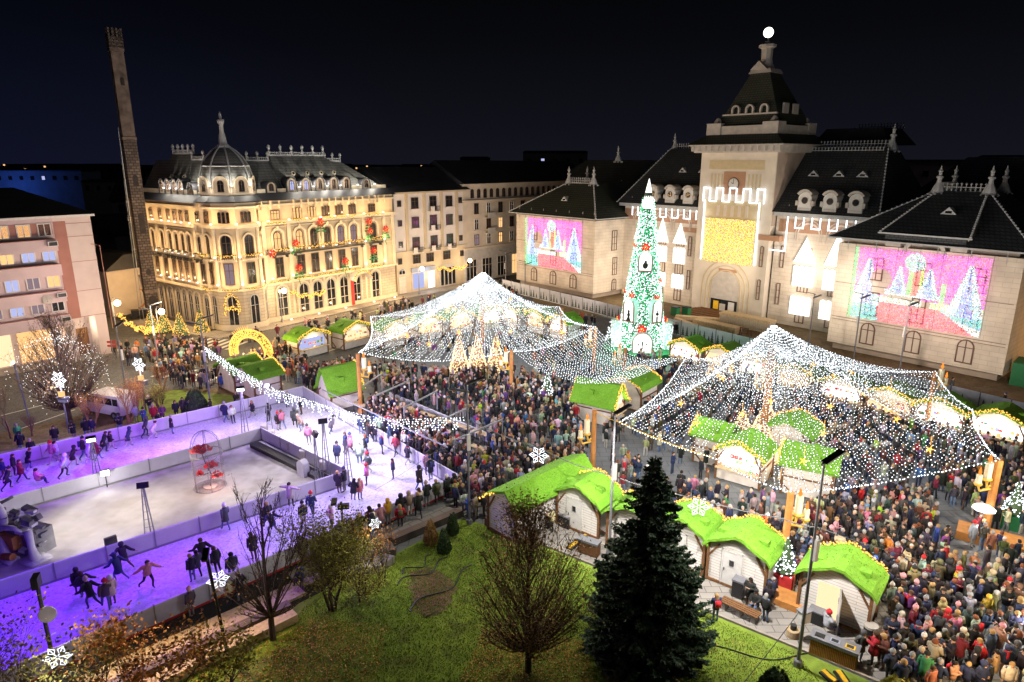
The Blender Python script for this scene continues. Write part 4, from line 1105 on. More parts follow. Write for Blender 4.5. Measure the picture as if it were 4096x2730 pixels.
# LED picture curtains on the pavilions
def ledcolor(u, v, r_):
    """u to the right 0..1, v up 0..1; a stage with curtains, pale trees and a red floor"""
    if ((u-.235)/.085)**2 + ((v-.585)/.145)**2 < 1: return None
    if .17 < u < .27 and .38 < v < .60: return None
    if .30 < u < .56 and .345 < v < .395: return None
    if .565 < u < .63 and .26 < v < .36: return None
    if u < .03: return (.15, 1, .35)
    for cx_, hw, b0, tp in ((.13, .12, .22, .86), (.375, .07, .42, .80), (.60, .085, .40, .80), (.875, .135, .22, .88)):
        if b0 < v < tp:
            k_ = (tp - v) / (tp - b0)
            if abs(u - cx_) < hw * (k_*.9 + .1):
                if abs(u - cx_) < hw*k_*.45: return r_.choice([(.25,.45,1), (.5,.75,1), (.35,.35,1)])
                return r_.choice([(.6,.95,1), (.95,1,1), (.4,.85,1)])
    if ((u-.48)/.08)**2 + ((v-.86)/.12)**2 < 1: return r_.choice([(.5,.9,1), (.4,1,.6), (.8,.6,1)])
    if .44 < u < .475 and .42 < v < .8: return (.3, 1, .3)
    if .475 < u < .53 and .42 < v < .76: return r_.choice([(1,.15,.15), (1,.3,.3)])
    if .53 < u < .56 and .42 < v < .8: return r_.choice([(.5,1,.3), (1,.9,.2)])
    if .27 < u < .70 and .395 < v < .47: return r_.choice([(.75,1,1), (.5,.8,1), (.9,1,.9)])
    if .22 < u < .64 and .27 < v < .345: return r_.choice([(.8,1,1), (.5,1,.6), (.9,.9,1)])
    if .22 + (.27 - v)*.1 < u < .70 + (.27 - v)*1.0 and v < .27: return r_.choice([(1,.2,.22), (1,.35,.4), (.95,.1,.3), (.8,.1,.15)])
    if v < .27:
        if u > .62 and abs((v - .18) + (u-.66)*.42) < .05: return (.9, 1, 1)
        return r_.choice([(.1,.6,.45), (.2,.5,.9), (.1,.75,.6), (.3,.9,.9)])
    if .27 <= v < .36: return r_.choice([(.95,1,.35), (.6,1,.5), (.8,.9,1)])
    if abs(u - .71) < .02 and v < .62: return (.4, 1, .4)
    f_ = .5 + .5*math.sin(u*46)
    return r_.choice([(1,.1+.15*f_,.75), (.95,.05,.55), (.8,.1,.95), (1,.2,.45), (.9,.3,.7)])
def ledwall(x0, x1, z0, z1, y, step, r0, label, shade):
    m_ = MB(); r_ = random.Random(9)
    nx_, nz_ = int((x1-x0)/step), int((z1-z0)/step)
    for i in range(nx_):
        for j in range(nz_):
            u_, v_ = (i+.5)/nx_, (j+.5)/nz_
            c_ = ledcolor(u_, v_, r_)
            if c_ is None or r_.random() < .10: continue
            k_ = r_.choice((.55, .8, 1, 1.15))
            m_.cc = tuple((q*.97 + .025)*k_ for q in c_)
            m_.bulb((x0 + (i+.5+r_.uniform(-.3,.3))*step, y, z0 + (j+.5+r_.uniform(-.3,.3))*step), r0)
    m_.cc = None
    for i in range(7): q = x0 + (x1-x0)*i/6; m_.tube([(q, y+.03, z0), (q, y+.03, z1+.3)], .02, 3, 1)
    tag(m_.build('light_curtain', [M['bulb_col'], M['wire']], None, CO, AC), label, 'light curtain', 'coloured light pictures on the city hall pavilions')
ledwall(2.6, 16.0, 3.9, 12.0, -.22, .128, .062, 'coloured light picture of pink curtain and pale trees on the left pavilion', 1)
ledwall(57.9, 71.0, 4.2, 12.2, -.22, .115, .052, 'coloured light picture of pink curtain and pale trees on the right pavilion', 1)
for x0 in (2.6, 57.9):
    for i in range(4):
        q = CW(x0 + 2 + i*3.2, -.9, 9.5); lamp(q.x, q.y, q.z, (1, .2, .65), 10, .3)
        q = CW(x0 + 2 + i*3.2, -.9, 5.4); lamp(q.x, q.y, q.z, (.9, .4, .6), 7, .3)
for x in (35, 38, 41): q = CW(x, 4.6, 10); lamp(q.x, q.y, q.z, (1, .62, .2), 35, .4)
for x in (23, 27, 30.5, 34.5, 42, 47, 51, 55): q = CW(x, 5.3, 14.2 if 33 < x < 44 else 13.2); lamp(q.x, q.y, q.z, (.85, .9, 1), 7, .3)
for x in (22, 26.2, 29.5, 48.9, 52.9):
    for z in (9.6, 6.5, 3): q = CW(x, 5.6, z); lamp(q.x, q.y, q.z, (1, .95, .88), 7, .3)
# ================================================================ far dim buildings and city beyond
def farb(name, x, y, w_, d_, h_, label, rz=0, m='farwall', wins=(), roofm='blackroof', rh=0):
    t_ = thing(name, label, 'building', (x, y, 0), rz)
    b_ = MB(); b_.box(-w_/2, w_/2, 0, d_, 0, h_); b_.build('wall', M[m], t_)
    b_ = MB(); b_.frustum((-w_/2-.4, w_/2+.4, -.4, d_+.4), h_, (-w_/2+.5, w_/2-.5, min(d_*.4, 3), d_-min(d_*.4, 3)), h_+max(rh, .5)); b_.build('roof', M[roofm], t_)
    for i in range(max(3, int(w_/4))):
        for j in range(max(1, int(h_/3.2))):
            xx = -w_/2 + (i+.5)*w_/max(3, int(w_/4)); zz = 1.2 + j*3.2
            if zz < h_ - 5 and h_ > 12: continue
            win(t_, xx, -.02, zz, 1.3, 1.5, 0, 'flat', pm=wins[(i+j) % len(wins)] if wins and (i*7+j*3) % 5 == 0 else 'glass', mull=0, bars=0)
    return t_
farb('blue_lit_building', -190, 262, 52, 14, 17.5, 'long office block washed in blue light far behind the left apartment house', R(4), 'bluewall', ('litcool',))
for x in (-212, -186): lamp(x, 252, 12, (.06, .2, 1.0), 900, 1)
farb('house', -148, 250, 16, 10, 14, 'dark block with one lit window right of the blue lit building', 0, 'farwall', ('litwarm',))
farb('house', -60, 128, 30, 12, 9, 'low dim house behind the chimney beside the hotel', R(60), 'farwall', ('litwarm',), rh=3)
farb('house', -58, 103, 14, 8, 6.5, 'small pale arcaded house left of the chimney', R(148), 'beige', (), rh=2)
farb('house', -66, 150, 40, 12, 13, 'long dark roofed house far behind the chimney', R(10), 'farwall', ('litwarm',), rh=4)
farb('house', 2, 205, 60, 16, 19.2, 'long flat roofed block on the skyline above the white apartment house', R(-4), 'farwall', ('litwarm',))
farb('house', -10, 190, 8, 8, 21.8, 'small rooftop tower block with an orange window on the skyline', R(5), 'farwall', ('litwarm',))
farb('house', 15, 240, 22, 10, 24, 'grey block with two green lit windows on the skyline', 0, 'farwall', ('litcool',))
farb('house', 52, 195, 9, 9, 23.6, 'pale block with a stair tower on the skyline left of the clock tower', R(-20), 'beige', ())
farb('house', 44, 192, 14, 9, 20.6, 'low block with two orange windows beside the pale stair tower', R(-20), 'farwall', ('litwarm',))
farb('house', 63, 196, 12, 9, 22.3, 'flat block right of the pale stair tower on the skyline', R(-20), 'farwall', ('litwarm',))
farb('house', 110, 180, 26, 12, 21, 'dim reddish block on the skyline between the right roof finials', R(-30), 'pink', ())
farb('house', 134, 190, 10, 10, 22.2, 'small dim reddish block near the right edge of the skyline', R(-30), 'pink', ())
farb('house', 160, 185, 40, 12, 19, 'long dark block at the right end of the skyline', R(-35), 'farwall', ())
farb('house', -140, 330, 70, 20, 14, 'long dark block on the left skyline behind the chimney', 0, 'farwall', ('litwarm',), rh=2)
farb('house', -70, 240, 50, 20, 15, 'wide dark block on the skyline behind the hotel dome', 0, 'farwall', ('litwarm',), rh=3)
b = MB(); b.add([(-700,600,-.2),(900,600,-.2),(900,620,18),(400,610,20),(0,640,17),(-300,620,19),(-700,620,16)], [(0,1,2,3,4,5,6)]); 
b2 = MB(); n_ = 60
for i in range(n_):
    x = -800 + 1700*i/n_; h_ = 12 + 7*random.random(); yy_ = 700 + 60*random.random(); b2.box(x, x + 26, yy_, 780, -1, h_)
    for _ in range(random.choice((0, 1, 2, 3))):
        wx = x + random.uniform(1, 24); wz = h_ - random.uniform(1, 6); b2.box(wx, wx + 1.6, yy_ - .5, yy_ - .1, wz, wz + 1.4, 1)
o = b2.build('city_skyline', [M['blackroof'], M['litwarm']]); tag(o, 'dark far off city blocks along the horizon', 'skyline', None, 'stuff')
# ---- moon beside the clock tower tip
u_, v_ = (3074 - 2048)/FPX, (131 - 1365)/FPX
d_ = Vector((u_, math.cos(TH) - v_*math.sin(TH), -math.sin(TH) - v_*math.cos(TH))).normalized()
m_ = MB(); m_.ball((0,0,0), 1.0, 24, 16)
mo = m_.build('moon', glow('moon_glow', (1.0, .93, .80), 4.0), None, Vector((0,0,CH)) + d_ * 2600, smooth=True)
mo.scale = (16, 16, 16)
tag(mo, 'bright full moon in the black sky beside the tip of the clock tower', 'moon')
# ================================================================ ice rink
def poly(name, pts, z, m): return sheet(name, pts, z, m)
RO = pp((-420, 1990), (0, 1880), (1215, 1592), (1835, 1962), (1212, 2243), (118, 2735), (-500, 3050))
poly('ice_surface', RO, .030, M['ice'])
RI = pp((-420, 2185), (177, 2014), (788, 1842), (1048, 1763), (1396, 1940), (0, 2402), (-450, 2575))
b = MB(); b.ext_z([(p[0], p[1]) for p in RI], .02, .05); o = b.build('concrete_ground', M['concrete']); o['kind'] = 'structure'
def barrier(name, a, c, h, label, n=None, m='board_white', z0=.03, kick=True):
    a = Vector((a[0], a[1], 0)); c = Vector((c[0], c[1], 0)); L = (c - a).length
    rz = math.atan2(c.y - a.y, c.x - a.x)
    t_ = thing(name, label, 'barrier', a, rz, 'white boards round the ice rink')
    n = n or max(1, int(L / 2.4)); s_ = L / n
    for i in range(n):
        m_ = MB(); m_.box(.02, s_ - .02, -.03, .03, z0 + .12, z0 + h)
        m_.build('board', M[m], t_, (i * s_, 0, 0))
    m_ = MB(); m_.box(0, L, -.045, .045, z0 + h, z0 + h + .07); m_.build('rail', M['board_top'], t_)
    m_ = MB(); m_.box(0, L, -.055, .055, z0, z0 + .12); m_.build('kick_strip', M['red'] if kick else M['metal'], t_)
    m_ = MB()
    for i in range(n + 1): m_.box(i*s_ - .03, i*s_ + .03, -.06, .06, z0, z0 + h + .1)
    m_.build('post', M['metal'], t_)
    return t_
barrier('rink_board', RO[0], RO[1], 1.0, 'white rink boards behind the skaters before the low timber topped wall', kick=False)
barrier('rink_board', RO[1], RO[2], 1.05, 'long white rink boards along the street side behind the skaters', kick=False)
barrier('rink_board', RO[2], RO[3], 1.05, 'white rink boards between the ice and the crowded tables', kick=False)
barrier('rink_board', RO[4], RO[3], 1.05, 'white rink boards with red foot strip where spectators lean, beside the three small conifers')
barrier('rink_board', RO[5], RO[4], 1.05, 'white rink boards with red foot strip behind the bare tree in the foreground')
barrier('rink_board', RO[6], RO[5], 1.05, 'white rink boards at the bottom left corner behind the orange leaves')
barrier('rink_board', RI[1], RI[2], 1.0, 'inner rink boards left of the glass bell', kick=False)
barrier('rink_board', RI[0], RI[1], 1.0, 'inner rink boards behind the grey stone sculpture', kick=False)
barrier('rink_board', RI[2], RI[3], 1.0, 'inner rink boards behind the glass bell up to the corner of the island', kick=False)
barrier('rink_board', RI[3], RI[4], 1.0, 'inner rink boards along the dark machine strip', kick=False)
barrier('rink_board', RI[5], RI[4], 1.0, 'inner rink boards on the near side of the island', kick=False)
barrier('rink_board', RI[6], RI[5], 1.0, 'inner rink boards at the lower left of the island', kick=False)
# dark machine strip on the island, drums, white block
q0 = Vector(P(1010, 1790)); q1 = Vector(P(1330, 1950))
d_ = (q1 - q0).normalized(); n_ = Vector((-d_.y, d_.x, 0))
b = MB(); b.ext_z([tuple((q0 + n_*-.2)[:2]), tuple((q1 + n_*-.2)[:2]), tuple((q1 + n_*.5)[:2]), tuple((q0 + n_*.5)[:2])], .05, .35); o = b.build('machine_strip', M['black']); tag(o, 'low dark platform strip beside the inner boards of the rink island', 'platform')
for i, (x, y) in enumerate(((1060, 1745), (1090, 1768), (1165, 1815), (1215, 1850), (1295, 1895))):
    p = P(x, y); m_ = MB(); m_.lathe([(.28, .35), (.30, .4), (.29, .9), (.26, .95)], 12); m_.lathe([(.27, .95), (.27, .99)], 12, m=1)
    tag(m_.build('ballast_drum', [M['stonegrey'], M['concrete']], None, (p[0], p[1], 0)), 'grey drum on the dark rink strip, %s from the far corner' % ['first', 'second', 'third', 'fourth', 'fifth'][i], 'drum', 'ballast drums on the rink island')
p = P(1215, 1905); b = MB(); b.ext_y(arch_pts(.75, 1.2, 0, 0, 8), -.25, .25); tag(b.build('snowy_block', M['snow'], None, (p[0], p[1], .05), R(-35)), 'white rounded block at the near end of the dark strip on the island', 'block')
# timber decks and long benches round the rink
def deckbar(name, a, c, w_, h_, m, label, cat, z0=.02):
    a = Vector(a); c = Vector(c)
    t_ = MB(); L = (c-a).length; rz = math.atan2(c.y-a.y, c.x-a.x); t_.box(0, L, -w_/2, w_/2, z0, z0 + h_)
    o_ = t_.build(name, m, None, (a.x, a.y, 0), rz); return tag(o_, label, cat)
deckbar('deck', P(1175, 2330), P(1900, 2010), 1.5, .16, M['paving'], 'grey paved step along the near rink boards where spectators stand', 'deck')
deckbar('bench', P(1210, 2368), P(1575, 2215), .55, .45, M['deck'], 'long dark slatted bench on the lawn edge left of the small conifers', 'bench')
deckbar('bench', P(1565, 2180), P(1845, 2062), .55, .45, M['deck'], 'long dark slatted bench behind the small conifers', 'bench')
deckbar('deck', P(100, 2860), P(1200, 2360), 1.3, .14, M['plank'], 'pale timber walkway along the rink in the left foreground', 'deck')
deckbar('bench', P(60, 2950), P(1160, 2440), .5, .42, M['deck'], 'long dark bench along the walkway under the bare tree', 'bench')
deckbar('wall', P(0, 3060), P(1180, 2475), .7, .40, M['plank'], 'low pale retaining wall beside the dark lawn', 'wall')
deckbar('wall', P(0, 1835), P(960, 1628), .45, .42, M['kerb'], 'low pale wall with timber top behind the street side rink boards', 'wall')
deckbar('bench', P(0, 1858), P(1180, 1572), .35, .38, M['deck'], 'dark continuous bench behind the street side rink boards', 'bench')
b = MB(); c4 = pp((1470, 2225), (1580, 2252), (1530, 2290), (1380, 2320), (1270, 2290), (1400, 2200)); b.ext_z([q[:2] for q in c4], .02, .45); tag(b.build('podium', M['paving']), 'grey stone podium corner sticking into the lawn beside the leafy bush', 'podium')
# string of icicle lights over the rink, with its guy wires
ic = [P(815, 1385, 5.2), P(950, 1480, 4.6), P(1100, 1560, 4.2), P(1200, 1592, 4.1), P(1350, 1640, 4.2), P(1480, 1668, 4.3), P(1600, 1680, 4.4), P(1865, 1672, 4.8)]
m_ = MB(); m_.tube(ic, .025, 4, 1)
for a_, c_ in zip(ic, ic[1:]):
    a_ = Vector(a_); c_ = Vector(c_); L = (c_-a_).length; n_ = int(L/.22)
    for i in range(n_):
        q = a_.lerp(c_, i/n_); L2 = random.uniform(.25, 1.0); k = int(L2/.16) + 1
        m_.bar(q, q - Vector((0,0,L2)), .012, .012, 1)
        for j in range(k): m_.bulb(q + Vector((random.uniform(-.08,.08), random.uniform(-.08,.08), -j*.16)), .05)
tag(m_.build('icicle_lights', [M['bulb_w'], M['wire']]), 'long white icicle light string sagging over the edge of the rink', 'light string')
# light towers of the rink
def truss(px, py, h, ang, label, head=True):
    p = P(px, py); t_ = thing('light_tower', label, 'light tower', (p[0], p[1], .05), ang, 'light towers round the rink')
    m_ = MB(); m_.tube([(-.28, 0, 0), (-.06, 0, h)], .035, 4); m_.tube([(.28, .1, 0), (.06, 0, h)], .035, 4); m_.tube([(0, -.3, 0), (0, -.05, h)], .035, 4)
    for i in range(1, 7): m_.bar((-.28+.22*i/7, 0, h*i/7), (.28-.22*i/7, .1*(1-i/7), h*i/7), .025, .025)
    m_.build('tripod', M['metal'], t_)
    if head:
        m_ = MB(); m_.box(-.3, .3, -.15, .1, 0, .35); m_.box(-.26, .26, -.17, -.15, .04, .31, 1)
        o_ = m_.build('lamp_head', [M['black'], M['lampcool']], t_, (0, 0, h)); o_.rotation_euler = (R(25), 0, 0)
    return t_, p
truss(985, 1765, 4.2, R(20), 'thin tripod light tower at the far corner of the island')
truss(1085, 1755, 4.2, R(160), 'thin tripod light tower just right of the far island corner')
truss(1310, 1925, 4.2, R(200), 'thin tripod light tower on the dark strip near the white block')
truss(1272, 1945, 3.6, R(120), 'leaning tripod light tower behind the near inner boards')
truss(397, 1945, 3.3, R(30), 'tripod light tower at the inner boards left of the glass bell')
truss(605, 2170, 3.4, R(200), 'blue lit light tower on the near inner boards of the island')
truss(1395, 1935, 3.2, R(200), 'tripod light tower at the near right corner of the island', False)
for i, (x, y, tx, ty) in enumerate(((430, 1952, 435, 2050), (455, 2235, 400, 2160))):
    p = P(x, y); t_ = P(tx, ty)
    fo = thing('floodlight', ['white floodlight standing at the inner boards left of the bell', 'white floodlight standing on the near inner boards'][i], 'floodlight', (p[0], p[1], .05), math.atan2(t_[1]-p[1], t_[0]-p[0]) + PI/2)
    m_ = MB(); m_.box(-.3, .3, -.1, .1, .85, 1.3); m_.box(-.26, .26, -.13, -.1, .89, 1.26, 1); m_.bar((0,0,0), (0,0,.85), .06, .06)
    m_.build('lamp_head', [M['black'], M['lampcool']], fo)
    spot(p[0] + .15*(t_[0]-p[0]), p[1] + .15*(t_[1]-p[1]), 1.2, t_[0], t_[1], 0, (1, .93, .85), 700, 110, .2, .9)
    lamp(p[0] + .2*(t_[0]-p[0]), p[1] + .2*(t_[1]-p[1]), .8, (1, .95, .9), 45, .12)
# coloured floods of the rink (light towers carry only some heads; soft fills are added)
def rinklight(x, y, nx, ny, d, col, p_, z=4.2):
    spot(x + nx*.4, y + ny*.4, z, x + nx*d, y + ny*d, 0, col, p_, 128, .25, 1.0)
    lamp(x + nx*d*.7, y + ny*d*.7, z, col, p_*.10, .25)  # weak added fill that softens the flood
VM = (.30, .03, 1.0)
for x, y, col, p_ in ((-37, 33.2, VIO, 900), (-33.2, 36.8, VIO, 1000), (-29.6, 40.2, VM, 1000), (-26.4, 43.2, VM, 900), (-23.2, 46.3, (.42,.14,1), 900), (-20.4, 49.0, LAV, 900)): rinklight(x, y, -.69, .73, 3.4, col, p_)
for x, y, col, p_ in ((-19.5, 49.3, (.78,.68,1), 2200), (-17.0, 47.2, (.82,.74,1), 2200), (-14.6, 45.0, (.80,.72,1), 2200), (-12.2, 42.8, (.76,.66,1), 2100), (-10.9, 41.6, LAV, 1000)): rinklight(x, y, .68, .73, 4.8, col, p_, 4.6)
for x, y, col, p_ in ((-29.5, 26.4, VIO, 1000), (-26.0, 29.4, VIO, 1100), (-22.8, 32.1, (.18,.02,1), 1000), (-19.6, 34.8, VM, 900), (-16.6, 37.4, (.34,.14,1), 900), (-13.8, 39.7, (.50,.36,1), 900), (-11.6, 41.6, LAV, 900)): rinklight(x, y, .64, -.77, 3.4, col, p_)
# ---------------------------------------------------------------- bell with roses
p = P(842, 1950)
M['rose2'] = mat('bright_red_cloth', (.9,.03,.03), .5, .25, 6)
bell = thing('rose_bell', 'tall clear bell dome on a wire cage with red roses inside, on the rink island', 'sculpture', (p[0], p[1], .05))
prof = [(1.02, 0), (1.02, 2.4), (1.0, 2.9), (.88, 3.4), (.62, 3.8), (.3, 4.02), (.04, 4.1)]
m_ = MB(); m_.lathe([(r_*.99, z) for r_, z in prof], 28); m_.build('dome', M['bell'], bell, smooth=True)
m_ = MB()
for k in range(6):
    t_ = 2*PI*k/6; m_.tube([(r_*math.cos(t_), r_*math.sin(t_), z) for r_, z in prof], .02, 4)
for r_, z in ((1.03, .03), (1.03, 1.3), (1.03, 2.5)): m_.tube([(r_*math.cos(2*PI*k/24), r_*math.sin(2*PI*k/24), z) for k in range(25)], .022, 4, cap=False)
m_.build('cage', M['metal'], bell)
m_ = MB()
for z, x, y, s_ in ((2.7, -.2, -.2, .72), (1.5, .25, -.1, .46), (.7, .5, .1, .4), (.9, -.55, -.1, .24)):
    for k in range(3):
        for j in range(6):
            t_ = 2*PI*j/6 + k; rr_ = s_*(1-.28*k)
            m_.quad((x, y, z), (x+math.cos(t_)*rr_, y+math.sin(t_)*rr_, z+.05+.12*k), (x+math.cos(t_+.5)*rr_*1.05, y+math.sin(t_+.5)*rr_*1.05, z+.22+.1*k), (x+math.cos(t_+1)*rr_, y+math.sin(t_+1)*rr_, z+.05+.12*k))
m_.build('rose_flower', M['rose2'], bell)
m_ = MB(); m_.tube([(0,0,0), (.15,.1,.8), (-.1,0,1.6), (-.25,-.2,2.8)], .035, 5); m_.tube([(.1,0,.6), (.5,.1,.9)], .03, 4); m_.tube([(0,0,1), (-.5,-.1,.9)], .03, 4); m_.tube([(0,0,1.2), (.25,-.1,1.55)], .03, 4)
for k in range(3): m_.tube([(.5*math.cos(2*PI*j/14)*(1-.1*k)+(k-1)*.3, .5*math.sin(2*PI*j/14), .5+.5*k+.05*j) for j in range(15)], .012, 3)
m_.build('stem', M['wire'], bell); m_ = MB(); m_.lathe([(.45,0),(.45,.05)], 18); m_.build('base', M['stonegrey'], bell)
lamp(p[0]+.5, p[1]-.3, .5, (1,.5,.4), 30, .1)

for dx_, dy_, z_, c_, w_ in ((-1.5, -1.5, 4.2, (1,.86,.62), 560), (3.6, .3, 4.4, (1,.93,.82), 620), (-5, -4.0, 4.2, (1,.88,.66), 700)): spot(p[0]+dx_, p[1]+dy_, z_, p[0]+dx_, p[1]+dy_, 0, c_, w_, 105, .3, .9)
# ---------------------------------------------------------------- grey and white stage sculpture at the left edge
M['greyrock'] = mat('dark_grey_fibreglass', (.16,.16,.17), .8, .3, 2)
p = P(75, 2215)
sc_ = thing('stage_sculpture', 'grey and white carved fantasy sculpture with orange and striped parts at the left edge', 'sculpture', (p[0], p[1], .05), R(-20))
m_ = MB(); random.seed(11)
m_.tube([(-1.0 + .85*math.cos(2*PI*k/18), -.3, 2.35 + .85*math.sin(2*PI*k/18)) for k in range(19)], .22, 8, cap=False)
m_.tube([(-.6,-.4,1.5),(.1,-.5,1.9),(.9,-.5,2.0),(1.3,-.4,1.8)], [.12,.16,.14,.06], 6); m_.tube([(-.9,-.5,1.4),(-.3,-.6,1.0),(.1,-.7,.4),(.5,-.8,0)], [.2,.18,.22,.3], 7)
m_.tube([(1.9,-.3,0),(1.7,-.3,.9),(1.5,-.2,1.8)], [.3,.18,.22], 7); m_.box(1.1,2.3,-.8,.3,0,.22); m_.box(.1,.9,-1.1,-.5,0,.25)
m_.build('white_carving', M['snow'], sc_, smooth=True)
m_ = MB()
for i in range(60):
    x, z = random.uniform(-1.8, 1.5), random.uniform(.2, 2.9 - .25*abs(i%5)); a_ = random.uniform(-.5, .5); L = random.uniform(.3, .75)
    y_ = random.uniform(-.2, .7); m_.bar((x-L*math.cos(a_)/2, y_, z-L*math.sin(a_)/2), (x+L*math.cos(a_)/2, y_+.1, z+L*math.sin(a_)/2), random.uniform(.2,.5), random.uniform(.12,.35), i % 3 == 0)
m_.box(-1.8, 1.4, 0, 1.2, 0, 1.4); m_.build('grey_rock', [M['greyrock'], M['snow']], sc_)
m_ = MB(); m_.box(-.9, .5, -.5, -.0, .5, 1.3); m_.tube([(.2,-.9,.35),(1.0,-.9,.5)], .2, 8); m_.box(-1.9,-.9,-1.2,-.5,.3,.9); m_.build('orange_panel', M['orangewood'], sc_)
m_ = MB()
for k in range(8): m_.lathe([(.14, .25+k*.16), (.14, .25+(k+1)*.16)], 10, (-.85, -1.15), k % 2)
m_.lathe([(.24, 1.53), (.2, 1.7)], 10, (-.85, -1.15), 0); m_.box(-2.0, -.5, -1.5, -.9, 0, .28, 0)
m_.build('striped_post', [M['red'], M['wframe']], sc_)
# ================================================================ market huts
def hut(cx, cy, rz, W, D, label, wall='boards', front='blazewarm', door=True, lights=True, group='green roofed market huts', h=2.2, peak=2.95, glowp=50, hatches=2, open_front=True, step=.10, gcol='bulb_y', opendoor=False, name='market_hut', goods=True, straight=False):
    t_ = thing(name, label, 'hut', (cx, cy, 0.01), rz, group)
    m_ = MB()
    # walls: back, two sides (gabled back and front) with the opening at the front
    pr = [(-W/2, .08), (-W/2, h), (-W*.28, h + (peak-h)*.55), (0, peak - .12), (W*.28, h + (peak-h)*.55), (W/2, h), (W/2, .08)]
    m_.ext_y(pr, -D/2, -D/2 + .07)
    m_.box(-W/2, -W/2 + .07, -D/2 + .07, D/2, .08, h); m_.box(W/2 - .07, W/2, -D/2 + .07, D/2, .08, h)
    if open_front:
        m_.box(-W/2 + .07, W/2 - .07, D/2 - .07, D/2, .08, .95)
        m_.ext_y([(-W/2, h - .02), (-W*.28, h + (peak-h)*.55), (0, peak - .12), (W*.28, h + (peak-h)*.55), (W/2, h - .02)], D/2 - .07, D/2)
    else: m_.ext_y(pr, D/2 - .07, D/2)
    m_.build('wall', M[wall], t_)
    # timber frame
    m_ = MB()
    for sx_ in (-1, 1):
        for sy_ in (-1, 1):
            x, y = sx_ * (W/2 + .01), sy_ * (D/2 + .01)
            m_.box(x - .07, x + .07, y - .07, y + .07, 0, h)
        m_.bar((sx_*(W/2), -D/2 - .04, 1.45), (sx_*(W/2 - .55), -D/2 - .04, h + .1), .07, .09)
        m_.bar((sx_*(W/2 + .035), -D/2, .75), (sx_*(W/2 + .035), -D/2 + .7, .15), .09, .07)
        m_.bar((sx_*(W/2 + .035), D/2, .75), (sx_*(W/2 + .035), D/2 - .7, .15), .09, .07)
        m_.bar((sx_*(W/2 + .035), -D/2, 1.3), (sx_*(W/2 + .035), D/2, 1.3), .07, .09) if wall == 'plaster' else None
        m_.bar((sx_*(W/2), D/2 + .04, 1.45), (sx_*(W/2 - .45), D/2 + .04, h + .1), .07, .09)
    m_.bar((-W/2, -D/2 - .02, .12), (W/2, -D/2 - .02, .12), .1, .14)
    m_.build('timber_frame', M['wood'], t_)
    # turf roof
    ov = .28; th = .17
    def rp(k):
        if straight: return [(-W/2 - ov, h - .16), (-W*.2, h + (peak-h)*.55), (W*.22, peak + .05), (W/2 + ov, h - .3)]
        return [(-W/2 - ov, h - .16), (-W/2 + .1, h + .18), (-W*.26, h + (peak-h)*.62), (-.04*W, peak + .05), (W*.1, peak), (W*.3, h + (peak-h)*.55), (W/2, h + .14), (W/2 + ov, h - .2)]
    top = [(x, z + th) for x, z in rp(0)]; bot = rp(0)
    ny = max(3, int(D / .45)); m_ = MB(); vs = []; fs = []
    sub = []
    for pl in (top, bot):
        row = []
        for a_, c_ in zip(pl, pl[1:]):
            for q in range(3): row.append((a_[0] + (c_[0]-a_[0])*q/3, a_[1] + (c_[1]-a_[1])*q/3))
        row.append(pl[-1]); sub.append(row)
    nx = len(sub[0]); y0, y1 = -D/2 - .32, D/2 + .38
    for j in range(ny + 1):
        y = y0 + (y1 - y0) * j / ny
        for s_ in (0, 1):
            for i, (x, z) in enumerate(sub[s_]):
                jz = random.uniform(-.010, .010) if s_ == 0 else 0
                vs.append((x + random.uniform(-.01, .01), y + (random.uniform(-.02,.02) if j in (0, ny) else 0), z + jz))
    idx = lambda j, s_, i: j * 2 * nx + s_ * nx + i
    for j in range(ny):
        for i in range(nx - 1):
            fs.append((idx(j,0,i), idx(j,0,i+1), idx(j+1,0,i+1), idx(j+1,0,i)))
            fs.append((idx(j,1,i), idx(j+1,1,i), idx(j+1,1,i+1), idx(j,1,i+1)))
        fs.append((idx(j,0,0), idx(j+1,0,0), idx(j+1,1,0), idx(j,1,0))); fs.append((idx(j,0,nx-1), idx(j,1,nx-1), idx(j+1,1,nx-1), idx(j+1,0,nx-1)))
    for i in range(nx - 1):
        fs.append((idx(0,0,i), idx(0,1,i), idx(0,1,i+1), idx(0,0,i+1))); fs.append((idx(ny,0,i), idx(ny,0,i+1), idx(ny,1,i+1), idx(ny,1,i)))
    m_.add(vs, fs)
    for k in range(hatches):
        x = (-W*.33, W*.33)[k % 2]; z = h + (peak-h)*.5 + .2
        m_.box(x - .26, x + .26, -D*.12 - .2 + k*.1, -D*.12 + .24 + k*.1, z - .25, z + .10)
    for _ in range(int(W * D * 30)):                       # tufts standing up from the turf
        i = random.randrange(nx - 1); f_ = random.random(); a_ = sub[0][i]; c_ = sub[0][i+1]
        x = a_[0] + (c_[0]-a_[0])*f_; z = a_[1] + (c_[1]-a_[1])*f_; y = random.uniform(y0, y1); s_ = .03
        a2 = random.uniform(0, PI)
        m_.add([(x - s_*math.cos(a2), y - s_*math.sin(a2), z - .01), (x + s_*math.cos(a2), y + s_*math.sin(a2), z - .01), (x, y, z + random.uniform(.03, .07))], [(0,1,2)])
    m_.build('turf_roof', M['turf'], t_)
